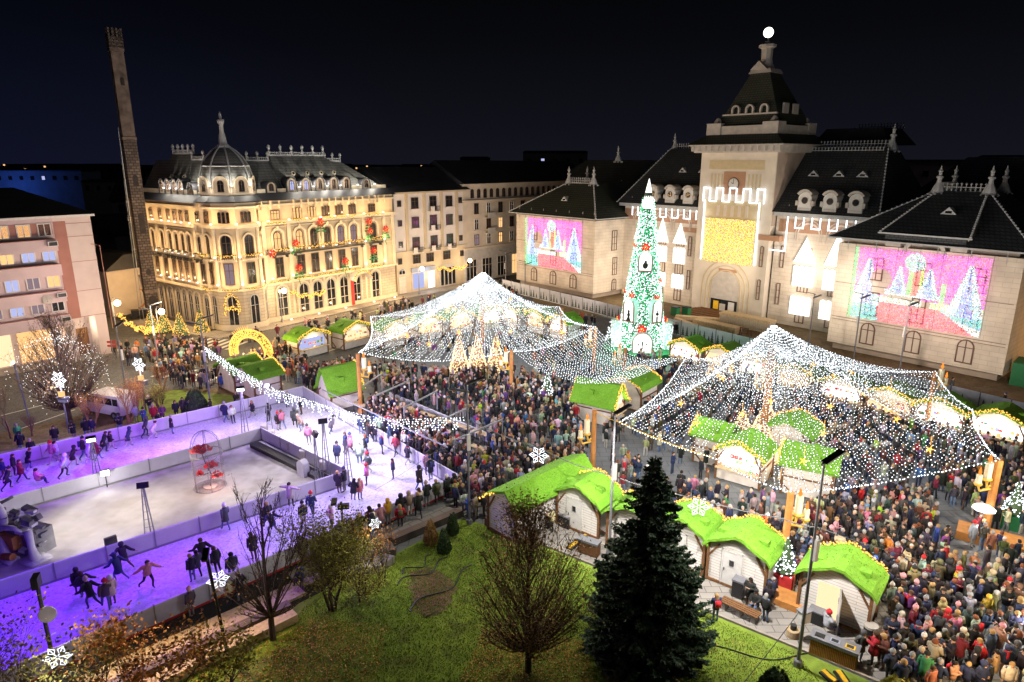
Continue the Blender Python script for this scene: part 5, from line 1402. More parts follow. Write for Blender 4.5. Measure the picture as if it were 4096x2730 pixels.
    if door:
        m_ = MB(); x = -W*.08; y = -D/2
        if not opendoor:
            m_.box(x - .48, x + .48, y - .05, y - .001, .1, 2.05, 0); m_.box(x - .55, x - .48, y - .07, y, .1, 2.12, 0); m_.box(x + .48, x + .55, y - .07, y, .1, 2.12, 0); m_.box(x - .55, x + .55, y - .07, y, 2.05, 2.12, 0)
            d_ = m_.build('door', M['wframe'], t_)
            m_ = MB(); m_.box(x - .17, x + .17, y - .075, y - .05, 1.25, 1.68, 0); m_.box(x - .12, x + .12, y - .085, y - .075, 1.3, 1.63, 1)
            m_.box(x - .40, x - .36, y - .10, y - .05, .95, 1.1, 1)
            m_.build('door_window', [M['wframe'], M['glass']], d_)
        else:
            m_.box(x - .5, x + .5, y - .012, y - .002, .1, 2.0); m_.build('door_opening', M['blazewarm'], t_)
            m_ = MB(); m_.box(0, .95, -.05, .0, .05, 2.0)
            d_ = m_.build('door', M['wframe'], t_, (x + .5, y, 0), R(-75))
            m_ = MB(); m_.tube([(.25+.12*math.cos(k), -.06, 1.5+.14*math.sin(k)) for k in range(7)], .02, 4); m_.tube([(.6+.14*math.cos(k), -.06, .8+.16*math.sin(k)) for k in range(7)], .02, 4)
            m_.build('door_drawing', M['metal'], d_)
    if open_front:
        m_ = MB(); m_.box(-W/2 + .12, W/2 - .12, D/2 - .5, D/2 - .42, .95, h - .05, 0)
        m_.build('lit_interior', M[front], t_)
        m_ = MB(); m_.box(-W/2 - .02, W/2 + .02, D/2 - .3, D/2 + .3, .93, 1.0); m_.build('counter', M['plank'], t_)
        if goods:
            m_ = MB()
            for _ in range(16):
                x = random.uniform(-W/2 + .25, W/2 - .25); z = random.choice([1.0, 1.35, 1.65]); s_ = random.uniform(.05, .12)
                m_.cc = random.choice([(.6,.05,.04), (.1,.3,.08), (.7,.5,.2), (.75,.7,.6), (.15,.15,.35), (.5,.25,.1)])
                m_.box(x - s_, x + s_, D/2 - .42 + (.2 if z == 1.0 else 0), D/2 - .3 + (.2 if z == 1.0 else 0), z, z + 2*s_)
            m_.cc = None
            m_.build('goods', M['attr'], t_)
        mt = Matrix.Translation((cx, cy, 0)) @ Matrix.Rotation(rz, 4, 'Z'); q = mt @ Vector((0, D/2 + .25, 1.85))
        if glowp: lamp(q.x, q.y, q.z, (1, .84, .62) if front != 'blaze' else (1, .95, .88), glowp, .12)
    if lights:
        m_ = MB()
        pts = [(x, y1 + .05, z + .06) for x, z in bot]; pt2 = [(x, y1 - .02, z + .08) for x, z in top]
        bulbs_along(m_, pts, step, .052, .09); bulbs_along(m_, pt2, step, .058, .07); bulbs_along(m_, pt2, step, .05, .08)
        if lights == 2:
            pts = [(x, y0 - .05, z + .06) for x, z in bot]; bulbs_along(m_, pts, step, .05, .08)
        o_ = m_.build('light_garland', M[gcol], None, (cx, cy, 0.01), rz)
        tag(o_, 'gold roof garland of the ' + ' '.join(label.split()[:11]), 'garland', 'gold bulb garlands on the market hut roofs')
    return t_
RZ = R(-39)
hut(4.5, 36.6, RZ, 2.9, 1.9, 'white hut with closed back door beside the yellow cable ramp')
hut(7.2, 34.2, RZ, 2.9, 1.9, 'green roofed hut just left of the dark spruce top', peak=2.9)
hut(9.7, 33.0, RZ, 2.7, 1.9, 'green roofed hut just right of the dark spruce top', peak=2.9)
hut(12.1, 31.0, RZ, 3.0, 1.9, 'white hut with closed back door between spruce and wooden pole')
hut(15.9, 28.4, RZ, 3.1, 1.9, 'white hut with its back door standing open behind the recycling bins', opendoor=True)
hut(1.75, 37.7, R(-45), 2.3, 6.6, 'long white shed with a plain green ridge roof by the rink', door=False, peak=3.0, h=2.3, hatches=0, lights=False, open_front=False, straight=True)
m_ = MB(); mt = Matrix.Translation((1.75, 37.7, 0)) @ Matrix.Rotation(R(-45), 4, 'Z')
bulbs_along(m_, [mt @ Vector((x, -3.75, z)) for x, z in ((-1.4, 2.1), (-.8, 2.6), (-.2, 2.85))], .09, .055, .08)
tag(m_.build('light_garland', M['bulb_y']), 'short gold garland at the near end of the long green shed', 'garland', 'gold bulb garlands on the market hut roofs')
hut(-24.0, 60.4, R(-42), 3.6, 2.6, 'half timbered hut with closed back near the gold arch, the nearer of two', wall='plaster', door=False)
hut(-26.3, 62.0, R(-42), 3.4, 2.8, 'half timbered hut with closed back near the gold arch, the farther of two', wall='plaster', door=False)
hut(-23.3, 73.8, R(-128), 3.9, 2.2, 'hut with a blue white lit window behind the gold arch', wall='plaster', front='litcool', glowp=60, door=False)
hut(-19.2, 77.6, R(-128), 3.9, 2.2, 'hut with red lit goods left of the canopy corner', wall='plaster', door=False, front='blazewarm')
# huts under the back edge of the first canopy
for (x, y, w_, fr, lb_) in ((-14.4, 78.2, 3.4, 'blazewarm', 'leftmost hut under the back edge of the first light canopy'), (-10.8, 81.2, 3.4, 'blazewarm', 'second hut from the left under the back edge of the first light canopy'),
                        (-7.2, 84.0, 3.4, 'blazewarm', 'hut with a pink lit front under the back edge of the first light canopy'), (-3.6, 86.4, 3.2, 'blaze', 'hut with a glaring white front behind the tall mast')):
    hut(x, y, R(218), w_, 2.4, lb_, wall='plaster', front=fr, door=False, glowp=90, step=.12)
for (x, y, fr, lb_) in ((.6, 87.6, 'blaze', 'dazzling white hut behind the first canopy, left of two smaller ones'), (3.9, 84.3, 'blazewarm', 'red lit hut behind the first canopy, near its right corner'), (6.6, 81.2, 'blaze', 'bright star topped hut at the right corner of the first canopy')):
    hut(x, y, R(131), 3.0, 2.4, lb_, wall='plaster', front=fr, door=False, glowp=110, step=.12)
# the long row in front of the printed fence
row = [(19.2, 69.6, 'blaze', 'dazzling white hut at the left end of the long row before the fence'), (22.2, 66.9, 'blazewarm', 'second hut of the long row before the fence, orange bulbs'), (24.8, 63.9, 'blaze', 'third hut of the long row, behind the tall canopy mast'),
       (27.2, 60.4, 'blazewarm', 'fourth hut of the long row before the fence'), (29.9, 57.0, 'blaze', 'fifth hut of the long row, wide white opening'), (32.5, 53.9, 'blazewarm', 'sixth hut of the long row with stacked goods'),
       (35.0, 51.2, 'blaze', 'seventh hut of the long row, at the right corner of the canopy'), (37.9, 48.6, 'blaze', 'eighth hut of the long row with shelves of bread'), (41.0, 45.9, 'blaze', 'ninth hut of the long row at the right edge of the picture')]
for x, y, fr, lb_ in row: hut(x, y, R(131.5), 3.5, 2.3, lb_, wall='plaster', front=fr, door=False, glowp=120, step=.12, hatches=1)
# kiosks round the second mast
hut(16.2, 43.0, R(-38 + 180), 3.0, 2.6, 'hut with a wide glowing white opening at the foot of the second mast', front='blaze', wall='plaster', door=False, glowp=130)
hut(14.9, 45.8, R(-38 + 90), 2.2, 2.2, 'small hut with a gold lit window left behind the glowing one', wall='plaster', front='litwarm', door=False, glowp=30)
hut(20.0, 41.3, R(60), 3.0, 3.0, 'hut with a small roof window and gold lit corner right of the second mast', wall='plaster', front='blazewarm', door=False, glowp=60, hatches=2)
hut(20.9, 46.6, R(-40), 3.2, 2.4, 'hut behind the second mast with gold roof edge', wall='plaster', front='blazewarm', door=False, glowp=60)
hut(10.9, 57.6, R(-39), 3.4, 3.0, 'hut with round white back wall below the bridge of lights', wall='plaster', front='litwarm', door=False, glowp=40, lights=2)
hut(7.4, 53.9, R(-125), 2.2, 3.6, 'steep roofed hut with gold gable lights left of the round white hut', wall='plaster', front='blazewarm', door=False, glowp=50, h=1.8, peak=3.3, lights=2)
hut(-15.6, 57.4, R(-48), 2.4, 2.8, 'narrow half timbered hut with steep green roof beside the rink corner', wall='plaster', front='blazewarm', door=False, h=1.7, peak=3.6, glowp=30)
# warm flood behind the bottom right corner stall
cq = P(4360, 2700)
hut(cq[0], cq[1], R(48), 3.2, 2.4, 'green roofed hut with blazing warm front beyond the dense crowd', wall='plaster', front='blaze', door=False, glowp=420, lights=2)
lamp(*P(3990, 2690, 2.6), (1,.66,.34), 300, .2)
# ================================================================ wooden poles with candles, masts
def candles(t_, z, side=1, s=1.0):
    m_ = MB(); m_.tube([(0, 0, z - .5), (side*.4*s, 0, z - .75), (side*.5*s, 0, z - .2)], .08, 6); m_.tube([(side*.1, 0, z - .8), (side*.8*s, 0, z - .95), (side*.95*s, 0, z - .55)], .07, 6)
    m_.lathe([(.22*s, z - .3), (.3*s, z - .2), (.26*s, z - .12)], 10, (side*.5*s, 0)); m_.lathe([(.16*s, z - .62), (.24*s, z - .5), (.2*s, z - .44)], 10, (side*.95*s, 0))
    m_.build('candle_holder', M['gold'], t_)
    for x, z0, r_, h_ in ((side*.5*s, z - .12, .2*s, .95*s), (side*.95*s, z - .44, .16*s, .5*s)):
        m_ = MB(); m_.lathe([(r_*1.05, z0), (r_, z0 + .1), (r_, z0 + h_), (r_*.6, z0 + h_ + .03)], 10, (x, 0))
        c_ = m_.build('candle', M['candle'], t_)
        m_ = MB(); m_.lathe([(.05, z0 + h_ + .02), (r_*.6, z0 + h_ + .15), (r_*.35, z0 + h_ + .35), (.02, z0 + h_ + .5)], 7, (x, 0)); m_.build('flame', M['flame'], c_)
POLES = {}
def wpole(key, px, py, h, label, side=1, cz=None, r=.17, ang=0):
    p = P(px, py); t_ = thing('wooden_pole', label, 'pole', (p[0], p[1], 0), ang, 'timber poles carrying the light canopies')
    m_ = MB(); m_.tube([(0, 0, 0), (0, 0, h)], [r*1.1, r], 8); m_.lathe([(r*2.2, 0), (r*1.6, .25), (r*1.2, .4)], 8); m_.build('post', M['orangewood'], t_, smooth=False)
    if cz: candles(t_, cz, side)
    POLES[key] = Vector((p[0], p[1], h)); return t_
wpole('c1', 1445, 1650, 5.4, 'timber pole with candles at the rink side corner of the first canopy', 1, 4.2)
wpole('c2', 2045, 1590, 4.6, 'timber pole with four candles in the middle of the crowd', -1, 3.6)
wpole('c3', 2375, 1490, 4.9, 'timber pole near the big christmas tree with silver ornament', -1, 3.6)
wpole('c4', 2245, 1400, 5.0, 'timber pole at the back right corner of the first canopy')
wpole('p4', 2492, 1580, 4.6, 'timber pole with candles beside the round white hut', -1, 3.8)
wpole('p5', 2370, 1890, 4.8, 'bright timber pole with candles behind the long green shed', -1, 3.2, ang=R(10))
wpole('p6', 3128, 2275, 4.6, 'timber pole with two candles between two white huts', 1, 3.5, r=.19)
wpole('p7', 3935, 2145, 4.9, 'thick timber pole with candles at the right front corner of the second canopy', -1, 3.9, r=.21)
wpole('d5', 3700, 1730, 5.2, 'timber pole with candle at the right back corner of the second canopy', 1, 4.6)
m1 = wpole('m1', 1932, 1402, 9.1, 'tall timber mast under the peak of the first light canopy', 1, None, .2)
m2 = wpole('m2', 3050, 1760, 9.2, 'tall timber mast under the peak of the second light canopy', -1, 5.2, .28)
for mm, h_ in ((m1, 9), (m2, 9)):                       # lights wound round the masts
    m_ = MB(); bulbs_along(m_, [(.33*math.cos(k*.9), .33*math.sin(k*.9), .6 + k*.16) for k in range(int(h_/.17))], .28, .05, .02)
    m_.build('wound_lights', M['bulb_wy'], mm)
# ================================================================ canopies of lights
def string(a, c, sag, step, r, m_, jit=.0):
    a = Vector(a); c = Vector(c); L = (c - a).length; n = max(2, int(L / step)); pts = []
    for i in range(n + 1):
        t_ = i / n; q = a.lerp(c, t_); q.z -= sag * 4 * t_ * (1 - t_); pts.append(q)
    m_.tube([pts[int(k * n / 6)] for k in range(7)], .012, 3, 1, cap=False)
    for q in pts: m_.bulb(q + Vector((random.uniform(-jit, jit), random.uniform(-jit, jit), random.uniform(-jit, jit))), r * random.choice((.6, .8, 1, 1, 1.3)))
def edge(pts, sags):
    out = []
    for i in range(len(pts)):
        a = Vector(pts[i]); c = Vector(pts[(i+1) % len(pts)]); s_, inn = sags[i]
        L = (c - a).length; n = max(3, int(L / .62))
        cen = sum((Vector(q) for q in pts), Vector()) / len(pts)
        for k in range(n):
            t_ = k / n; q = a.lerp(c, t_); q.z -= s_ * 4 * t_ * (1-t_)
            dv = (cen - q); dv.z = 0; dv.normalize(); q += dv * inn * 4 * t_ * (1-t_)
            out.append(q)
    return out
def canopy(apex, pts, sags, label, sag, nmax=90, step=.22, dens=1, br=.036):
    t_ = thing('light_canopy', label, 'light canopy', (apex[0], apex[1], 0))
    ed = edge(pts, sags); off = Vector((apex[0], apex[1], 0)); A = Vector(apex) - off
    k = len(ed) / min(nmax, len(ed)); i = 0.0
    while i < len(ed) - .01:
        q = ed[int(i)] - off; m_ = MB(); string(A + (q - A).normalized()*.15, q, sag, step, br, m_, .03)
        m_.build('light_string', [M['bulb_w'], M['wire']], t_); i += k
    m_ = MB()
    for j in range(len(ed)):
        for f_, e_ in ((.5, 1), (.25, .5), (.75, .42)):
            q = ed[j].lerp(ed[(j+1) % len(ed)], f_) - off; string(A + (q - A).normalized()*.2, A.lerp(q, e_) - Vector((0,0,sag*.95*(e_ < 1))), sag*(1 if e_ == 1 else .24), step*1.15, br, m_, .07)
    o_ = m_.build('light_strings', [M['bulb_w'], M['wire']], t_); o_['kind'] = 'stuff'
    m_ = MB(); es = [q - off for q in ed] + [ed[0] - off]
    bulbs_along(m_, es, .2, .055, .03); m_.tube(es, .02, 3, 1, cap=False)
    m_.build('edge_string', [M['bulb_w'], M['wire']], t_)
    # small gold star pendants
    st = MB()
    for j in range(5):
        a_ = 2*PI*j/5; st.add([(0,-.03,0), (.10*math.cos(a_-.6), 0, .10*math.sin(a_-.6)), (.30*math.cos(a_), 0, .30*math.sin(a_)), (.10*math.cos(a_+.6), 0, .10*math.sin(a_+.6))], [(0,1,2,3)])
        st.bulb((.25*math.cos(a_), -.02, .25*math.sin(a_)), .05, 0)
    st.bar((0,0,.3), (0,0,.9), .02, .02)
    sm = st.mesh('star_pendant', [M['bulb_y']])
    for j in range(22):
        q = ed[int(j * len(ed) / 22)] - off; f_ = .35 + .5*((j*37) % 10)/10; z_ = A.lerp(q, f_); z_.z -= sag*4*f_*(1-f_) + .8
        put('star_pendant', sm, t_, z_)
    return t_
A1 = (-3.3, 75.8, 9.1)
cp1 = [P(1437, 1412, 5.4), tuple(POLES['c2'] - Vector((0,0,.1))), tuple(POLES['c3']), P(2236, 1228, 5.0), P(1840, 1200, 5.0), P(1482, 1267, 5.0)]
canopy(A1, cp1, [(1.0, .5), (.9, .6), (.5, .5), (.3, .2), (.5, .3), (.6, .5)], 'tent shaped canopy of white bulb strings over three warm glowing cone trees', .9)
A2 = (19.9, 49.6, 9.3)
cp2 = [P(2479, 1690, 4.5), P(2853, 1832, 4.3), tuple(POLES['p6']), tuple(POLES['p7']), P(3890, 1640, 4.9), tuple(POLES['d5']), P(3080, 1405, 5.2), P(2742, 1432, 4.6)]
canopy(A2, cp2, [(.2, 0), (.4, .3), (.9, 1.0), (.3, .2), (.3, .2), (.6, .2), (.4, .1), (.5, .3)], 'tent shaped canopy of white bulb strings over the kiosks with green roofs', .9, step=.25, dens=1, br=.034)
t_ = thing('light_net', 'sagging net of white bulb strings between the two light canopies', 'light net', (5, 62, 0)); off = Vector((5, 62, 0))
e1 = [Vector(tuple(POLES['c2'])), P(2150, 1480, 3.6), P(2320, 1535, 3.5), P(2500, 1530, 4.1)]
e2 = [Vector(tuple(POLES['c3'])), P(2460, 1400, 4.2), P(2580, 1440, 4.0), P(2742, 1432, 4.6)]
def curve(e_, t_):
    f_ = t_ * (len(e_) - 1); i = min(int(f_), len(e_) - 2); return Vector(e_[i]).lerp(Vector(e_[i+1]), f_ - i)
for i in range(30):
    s_ = i / 29; m_ = MB(); pts = []
    for k in range(4): pts.append(Vector(e1[k]).lerp(Vector(e2[k]), s_) - off)
    q = []
    for k in range(10): f_ = k/9; q.append(curve(pts, f_))
    m_.tube(q, .012, 3, 1, cap=False); bulbs_along(m_, q, .25, .040, .05)
    m_.build('light_string', [M['bulb_w'], M['wire']], t_)
# light given by the canopies
for (cx_, cy_, zz, rr_) in ((-3.3, 75.8, 7.2, 1), (-9, 68, 5.8, 1), (-4, 66, 5.4, 1), (2, 70, 5.6, 1), (4, 77, 5.6, 1), (-9, 77, 5.6, 1), (-2.5, 81, 5.8, 1), (5, 65, 4.6, .8), (10, 66, 4.8, .8), (3, 62, 4.6, .8),
                            (19.9, 49.6, 7.6, 1), (14, 51, 5.6, 1), (13, 45.5, 5.2, 1), (18, 43, 5.6, .9), (24, 44, 5.6, 1), (28, 41, 5.2, 1), (27, 48, 5.6, 1), (31, 46, 5.4, 1), (22, 53, 5.8, 1), (17, 56, 5.6, 1), (17, 37, 5.0, .7), (22, 38, 5.0, .9)):
    lamp(cx_, cy_, zz, (.93, .95, 1.0), 205 * rr_, .06, name='canopy_light')
# ================================================================ the big christmas tree
tp = P(2562, 1402); TX, TY = tp[0], tp[1]
xt = thing('big_christmas_tree', 'giant cone christmas tree of white and green lights with niches and red roses', 'christmas tree', (TX, TY, 0))
m_ = MB(); m_.lathe([(r_, z_) for r_, z_ in ((2.65, 0), (2.35, 3.0), (1.8, 7.5), (1.28, 11.0), (.78, 15.0), (.38, 18.0))], 28); m_.build('cone', M['needle'], xt)
CPR = [(2.65, 0), (2.35, 3.0), (1.8, 7.5), (1.28, 11.0), (.78, 15.0), (.38, 18.0), (.02, 19.5)]
def conr(z):
    for (r0, z0), (r1, z1) in zip(CPR, CPR[1:]):
        if z <= z1: return r0 + (r1-r0)*max(0, z-z0)/(z1-z0) + .05
    return .05
r5 = random.Random(8); m_ = MB()
for i in range(8500):
    z = 17.6 * (1 - r5.random()**.62*.995); a_ = r5.uniform(PI*.90, 2.0*PI) if i % 6 else r5.uniform(0, 2*PI)
    q = conr(z) + r5.uniform(0, .16)
    m_.bulb((q*math.cos(a_), q*math.sin(a_), z), .060*r5.uniform(.6, 1.15), 0 if r5.random() < .54 else 1)
m_.build('bulbs', [M['bulb_w'], M['bulb_g']], xt)
m_ = MB()
for k in range(14):                                    # green light lines
    a0 = 2*PI*k/14
    for i in range(60):
        z = 17.0*i/60; q = conr(z) + .12; a_ = a0 + .25*math.sin(z*.9 + k)
        m_.bulb((q*math.cos(a_), q*math.sin(a_), z + r5.uniform(-.05,.05)), .075)
m_.build('green_light_line', M['bulb_g'], xt)
m_ = MB(); m_.lathe([(.66, 16.3), (.48, 17.4), (.24, 18.6), (.03, 19.5)], 12, m=0); m_.build('lit_tip', M['neon2'], xt)
def niche(a_, z, w_, h_, fig):
    q = conr(z + .5) + .10; x, y = q*math.cos(a_), q*math.sin(a_); rz = a_ + PI/2
    n_ = thing('niche', None, None, (x, y, z), rz); n_.parent = xt
    for kk in ('label', 'category'):
        if kk in n_.keys(): del n_[kk]
    m_ = MB(); m_.strip_y(arch_pts(w_ + .36, h_ + .26, 0, -.05, 10), arch_pts(w_ + .2, h_ + .12, 0, 0, 10), -.35, .5); m_.build('white_surround', M['snow'], n_)
    m_ = MB(); m_.strip_y(arch_pts(w_ + .2, h_ + .12, 0, 0, 10), arch_pts(w_, h_, 0, .08, 10), -.42, .4); m_.box(-w_/2 - .1, w_/2 + .1, -.42, .4, -.08, .08); m_.build('arch_frame', M['rust'], n_)
    m_ = MB(); m_.add([(x_, -.25, z_) for x_, z_ in arch_pts(w_, h_, 0, .08, 10)], [tuple(range(13))]); m_.build('lit_panel', M['blaze'], n_)
    m_ = MB()
    if fig == 'candelabrum':
        m_.bar((0,-.3,.1), (0,-.3,1.1), .10, .05); m_.tube([(-.42,-.3,1.15), (-.4,-.3,.85), (0,-.3,.75), (.4,-.3,.85), (.42,-.3,1.15)], .04, 4); m_.box(-.09,.09,-.33,-.28,1.1,1.55)
        for s_ in (-1, 1): m_.ball((s_*.42,-.3,1.25), .1, 6, 5)
    elif fig == 'jug':
        m_.ball((0,-.3,.6), .3, 8, 6, sz=1.2); m_.box(-.12,.16,-.33,-.28,.85,1.15); m_.tube([(.2,-.3,.5), (.34,-.3,.8), (.22,-.3,.95)], .04, 4)
    elif fig == 'clock':
        m_.box(-.1,.1,-.33,-.28,.1,.7); m_.ball((0,-.3,.95), .2, 8, 6); m_.box(-.05,.05,-.33,-.28,1.1,1.4)
    else:
        m_.lathe([(.3,.1), (.12,.5), (.2,.8), (.1,1.0), (.14,1.2), (.04,1.35)], 8, (0,-.3))
    m_.build('silhouette', M['chimdark'], n_)
F0 = -PI/2 - .19   # direction of the square
niche(F0 + .02, 9.6, 1.3, 2.0, 'jug'); niche(F0 - .62, 3.9, 1.3, 2.4, 'figure'); niche(F0 + .66, 3.9, 1.2, 2.4, 'clock'); niche(F0 + .05, .3, 2.0, 2.4, 'candelabrum')
rbm = rose_mesh()
for a_, z, s_ in ((F0, 12.2, .85), (F0 - .9, 12.4, .6), (F0 - .6, 6.9, .75), (F0 + .68, 6.6, .75), (F0 + 1.0, 8.4, .65), (F0 - 1.2, 7.2, .6), (F0, 3.2, .95), (F0 - 1.35, 3.9, .8), (F0 + 1.3, 3.9, .8)):
    q = conr(z) + .25; o_ = put('rose_flower', rbm, xt, (q*math.cos(a_), q*math.sin(a_), z), a_ + PI/2); o_.scale = (s_, s_, s_)
for a_, z0, z1, lb_ in ((F0 - 1.35, .3, 3.7, 'lower left'), (F0 + 1.3, .3, 3.7, 'lower right')):
    q = conr(z0) + .38; cx_, cy_ = q*math.cos(a_), q*math.sin(a_)
    m_ = MB(); m_.lathe([(.34, z0), (.54, z1), (.5, z1 + .02)], 12, (cx_, cy_), 1)
    for i in range(260):
        z = r5.uniform(z0, z1); t2 = r5.uniform(0, 2*PI); q2 = .36 + .21*(z - z0)/(z1 - z0); m_.bulb((cx_ + q2*math.cos(t2), cy_ + q2*math.sin(t2), z), .042)
    m_.build('light_basket', [M['bulb_w'], M['snow']], xt)
for a_ in (F0 - .8, F0, F0 + .8):
    for z, p_ in ((2, 110), (7, 90), (12, 60)): q = conr(z) + 1.2; lamp(TX + q*math.cos(a_), TY + q*math.sin(a_), z, (.25, 1, .55), p_, .3)
m_ = MB(); m_.lathe([(4.4, 0), (4.4, .55)], 28); m_.box(3.2, 7.2, -1.0, 2.2, 0, .9); tag(m_.build('tree_platform', M['green'], None, (TX, TY, 0)), 'green carpeted platform under the giant christmas tree', 'platform')
# three warm trees round mast 1 and heap of warm lights round mast 2
def glowtree(x, y, h_, r_, label, n=420, m='bulb_wy', core='twig', group='bulb covered cone trees', z0=0):
    t_ = thing('light_tree', label, 'light tree', (x, y, z0), 0, group)
    m_ = MB(); m_.lathe([(r_*.92, .15), (r_*.5, h_*.5), (.05, h_)], 10); m_.build('cone', M[core], t_)
    m_ = MB()
    for i in range(n):
        z = h_*(1 - math.sqrt(r5.random())); q = r_*(1 - z/h_) + r5.uniform(-.05, .12); a_ = r5.uniform(0, 2*PI); m_.bulb((q*math.cos(a_), q*math.sin(a_), .1 + z), (.068 if m == 'bulb_wy' else .05)*r5.uniform(.7, 1.2))
    m_.build('bulbs', M[m], t_)
for px, lb_ in ((1838, 'left'), (1910, 'middle'), (1985, 'right')): p = P(px, 1488); lamp(p[0], p[1]-1.6, 2, (1,.75,.45), 60, .2); glowtree(p[0], p[1], 4.0, 1.05, 'warm glowing cone tree at the first mast, the %s of three' % lb_, 900)
for px, py, lb_ in ((2960, 1790, 'left of'), (3045, 1840, 'before'), (3120, 1780, 'right of'), (3060, 1740, 'behind')): p = P(px, py); glowtree(p[0], p[1], 3.0, 1.15, 'warm glowing cone tree %s the second mast' % lb_, 800)
for i, (px, py) in enumerate(((660, 1330), (725, 1345), (808, 1330), (610, 1335))):
    p = P(px, py); glowtree(p[0], p[1], 3.2, .95, 'fir with gold bulbs before the chimney, %s' % ['second from the pink house', 'third from the pink house', 'nearest the hotel', 'nearest the pink house'][i], 330, 'bulb_y', 'needle', 'firs with gold bulbs by the chimney')
    lamp(p[0] + .3, p[1] - 1.3, 1.5, (1, .7, .3), 40, .2)
for px, py, h_, lb_ in ((2188, 1620, 2.2, 'small lit fir on a red crate beside the middle timber pole'), (3130, 2350, 2.0, 'small fir with cool white bulbs on a red box before a timber pole'), (4040, 2110, 2.1, 'small fir with cool bulbs on green gift boxes at the right edge'),
                        (1405, 1605, 2.0, 'small lit fir between the steep hut and the rink corner'), (1725, 1090+190, 2.2, 'dark fir with blue white bulbs at the corner of the fence'), (2440, 1370, 2.4, 'green lit fir left of the giant tree')):
    p = P(px, py); glowtree(p[0], p[1], h_, .55, lb_, 150, 'bulb_w', 'thuja', 'small firs with white bulbs', .9 if px > 2000 and px != 2440 else .1)
    if px > 2000 and px != 2440:
        m_ = MB(); m_.box(-.5, .5, -.5, .5, 0, .9); m_.box(-.52, .52, -.06, .06, .01, .93, 1)
        tag(m_.build('planter_box', [M['red'] if px < 4000 else M['green'], M['gold']], None, (p[0], p[1], 0.01), R(-35)), {2188: 'red planter box in the middle of the crowd', 3130: 'red planter box at the foot of the timber pole between two huts', 4040: 'green gift shaped planter box at the right edge'}[px], 'planter', 'planter boxes under small firs')
# gold arch of lights
p = P(1010, 1462); t_ = thing('light_arch', 'big round arch thickly wound with gold bulbs at the market entrance', 'light arch', (p[0], p[1], 0), R(-14))
m_ = MB(); ap = [(2.15*math.cos(a_), 0, 1.55 + 2.0*math.sin(a_)) for a_ in [(-.25 + k*(PI+.5)/16) for k in range(17)]]; m_.tube(ap, .36, 8); m_.build('arch_frame', M['needle'], t_)
m_ = MB()
for i in range(3000):
    k = r5.random()*(16); j = min(15, int(k)); a_ = Vector(ap[j]).lerp(Vector(ap[j+1]), k-j); t2 = r5.uniform(0, 2*PI); c0 = Vector((a_.x, 0, a_.z-1.55)).normalized()
    a_ = a_ + c0*math.cos(t2)*.44 + Vector((0, math.sin(t2)*.44, 0)); m_.bulb(a_, .06)
for k in range(9):
    a_ = PI*.52 + k*.09; m_.tube([(2.5*math.cos(a_), 0, 1.55+2.4*math.sin(a_)), (3.0*math.cos(a_), 0, 1.55+2.85*math.sin(a_))], [.05, .01], 4, 0)
m_.build('bulbs', M['bulb_y'], t_); lamp(p[0], p[1]-1.2, 2.2, (1, .68, .28), 240, .3); lamp(p[0]+1.5, p[1]+1.5, 2.2, (1, .68, .28), 150, .3)
# ================================================================ street lamps, light poles, snowflakes, garlands
def streetlight(px, py, h_, rz, label, arms=1, lit=False):
    p = P(px, py); t_ = thing('street_light', label, 'street light', (p[0], p[1], 0), rz, 'tall grey street lights')
    m_ = MB(); m_.tube([(0,0,0), (0,0,h_)], [.085, .05], 8); m_.lathe([(.2, 0), (.18, .3), (.12, .35)], 8); m_.build('pole', M['pole'], t_)
    for k in range(arms):
        s_ = 1 if k == 0 else -1
        m_ = MB(); m_.box(0, 1.15, -.16, .16, 0, .06); m_.box(.25, 1.1, -.12, .12, -.02, 0, 1); m_.bar((-.15, 0, .0), (.3, 0, .02), .08, .08)
        o_ = m_.build('lamp_head', [M['black'], M['lampcool'] if lit else M['stonegrey']], t_, (0, 0, h_ - k*.45), 0 if s_ == 1 else PI); o_.rotation_euler = (0, R(-14), 0 if s_ == 1 else PI)
    m_ = MB(); m_.box(-.10, .10, -.22, -.1, 0, 1.0); m_.build('banner_box', M['wframe'], t_, (0, 0, h_*.55))
    return t_, p
streetlight(1878, 2097, 9.0, R(20), 'tall street light standing at the bench corner beside the long green shed', 2)
streetlight(2437, 2215, 8.4, R(35), 'tall street light left of the dark spruce')
streetlight(3190, 2665, 9.7, R(30), 'thick street light in the right foreground with junction box', 1)
streetlight(845, 1642, 8.3, R(25), 'street light between rink and zebra crossing holding the icicle string', 2)
streetlight(637, 1482, 7.0, R(25), 'street light in front of the chimney', 2)
streetlight(510, 1600, 7.0, R(80), 'street light behind the parked van', 1)
streetlight(3235, 1372, 6.0, R(200), 'street light before the city hall gate, right of the lumber', 2)
streetlight(3412, 1450, 7.6, R(200), 'street light before the left edge of the right light picture', 3 - 1)
streetlight(3592, 1520, 8.1, R(200), 'street light before the middle of the right light picture', 2)
streetlight(2100, 1185, 5.6, R(200), 'street light at the left corner of the city hall', 2)
streetlight(2022, 1160, 6.5, R(200), 'street light at the beige block near the city hall corner', 2)
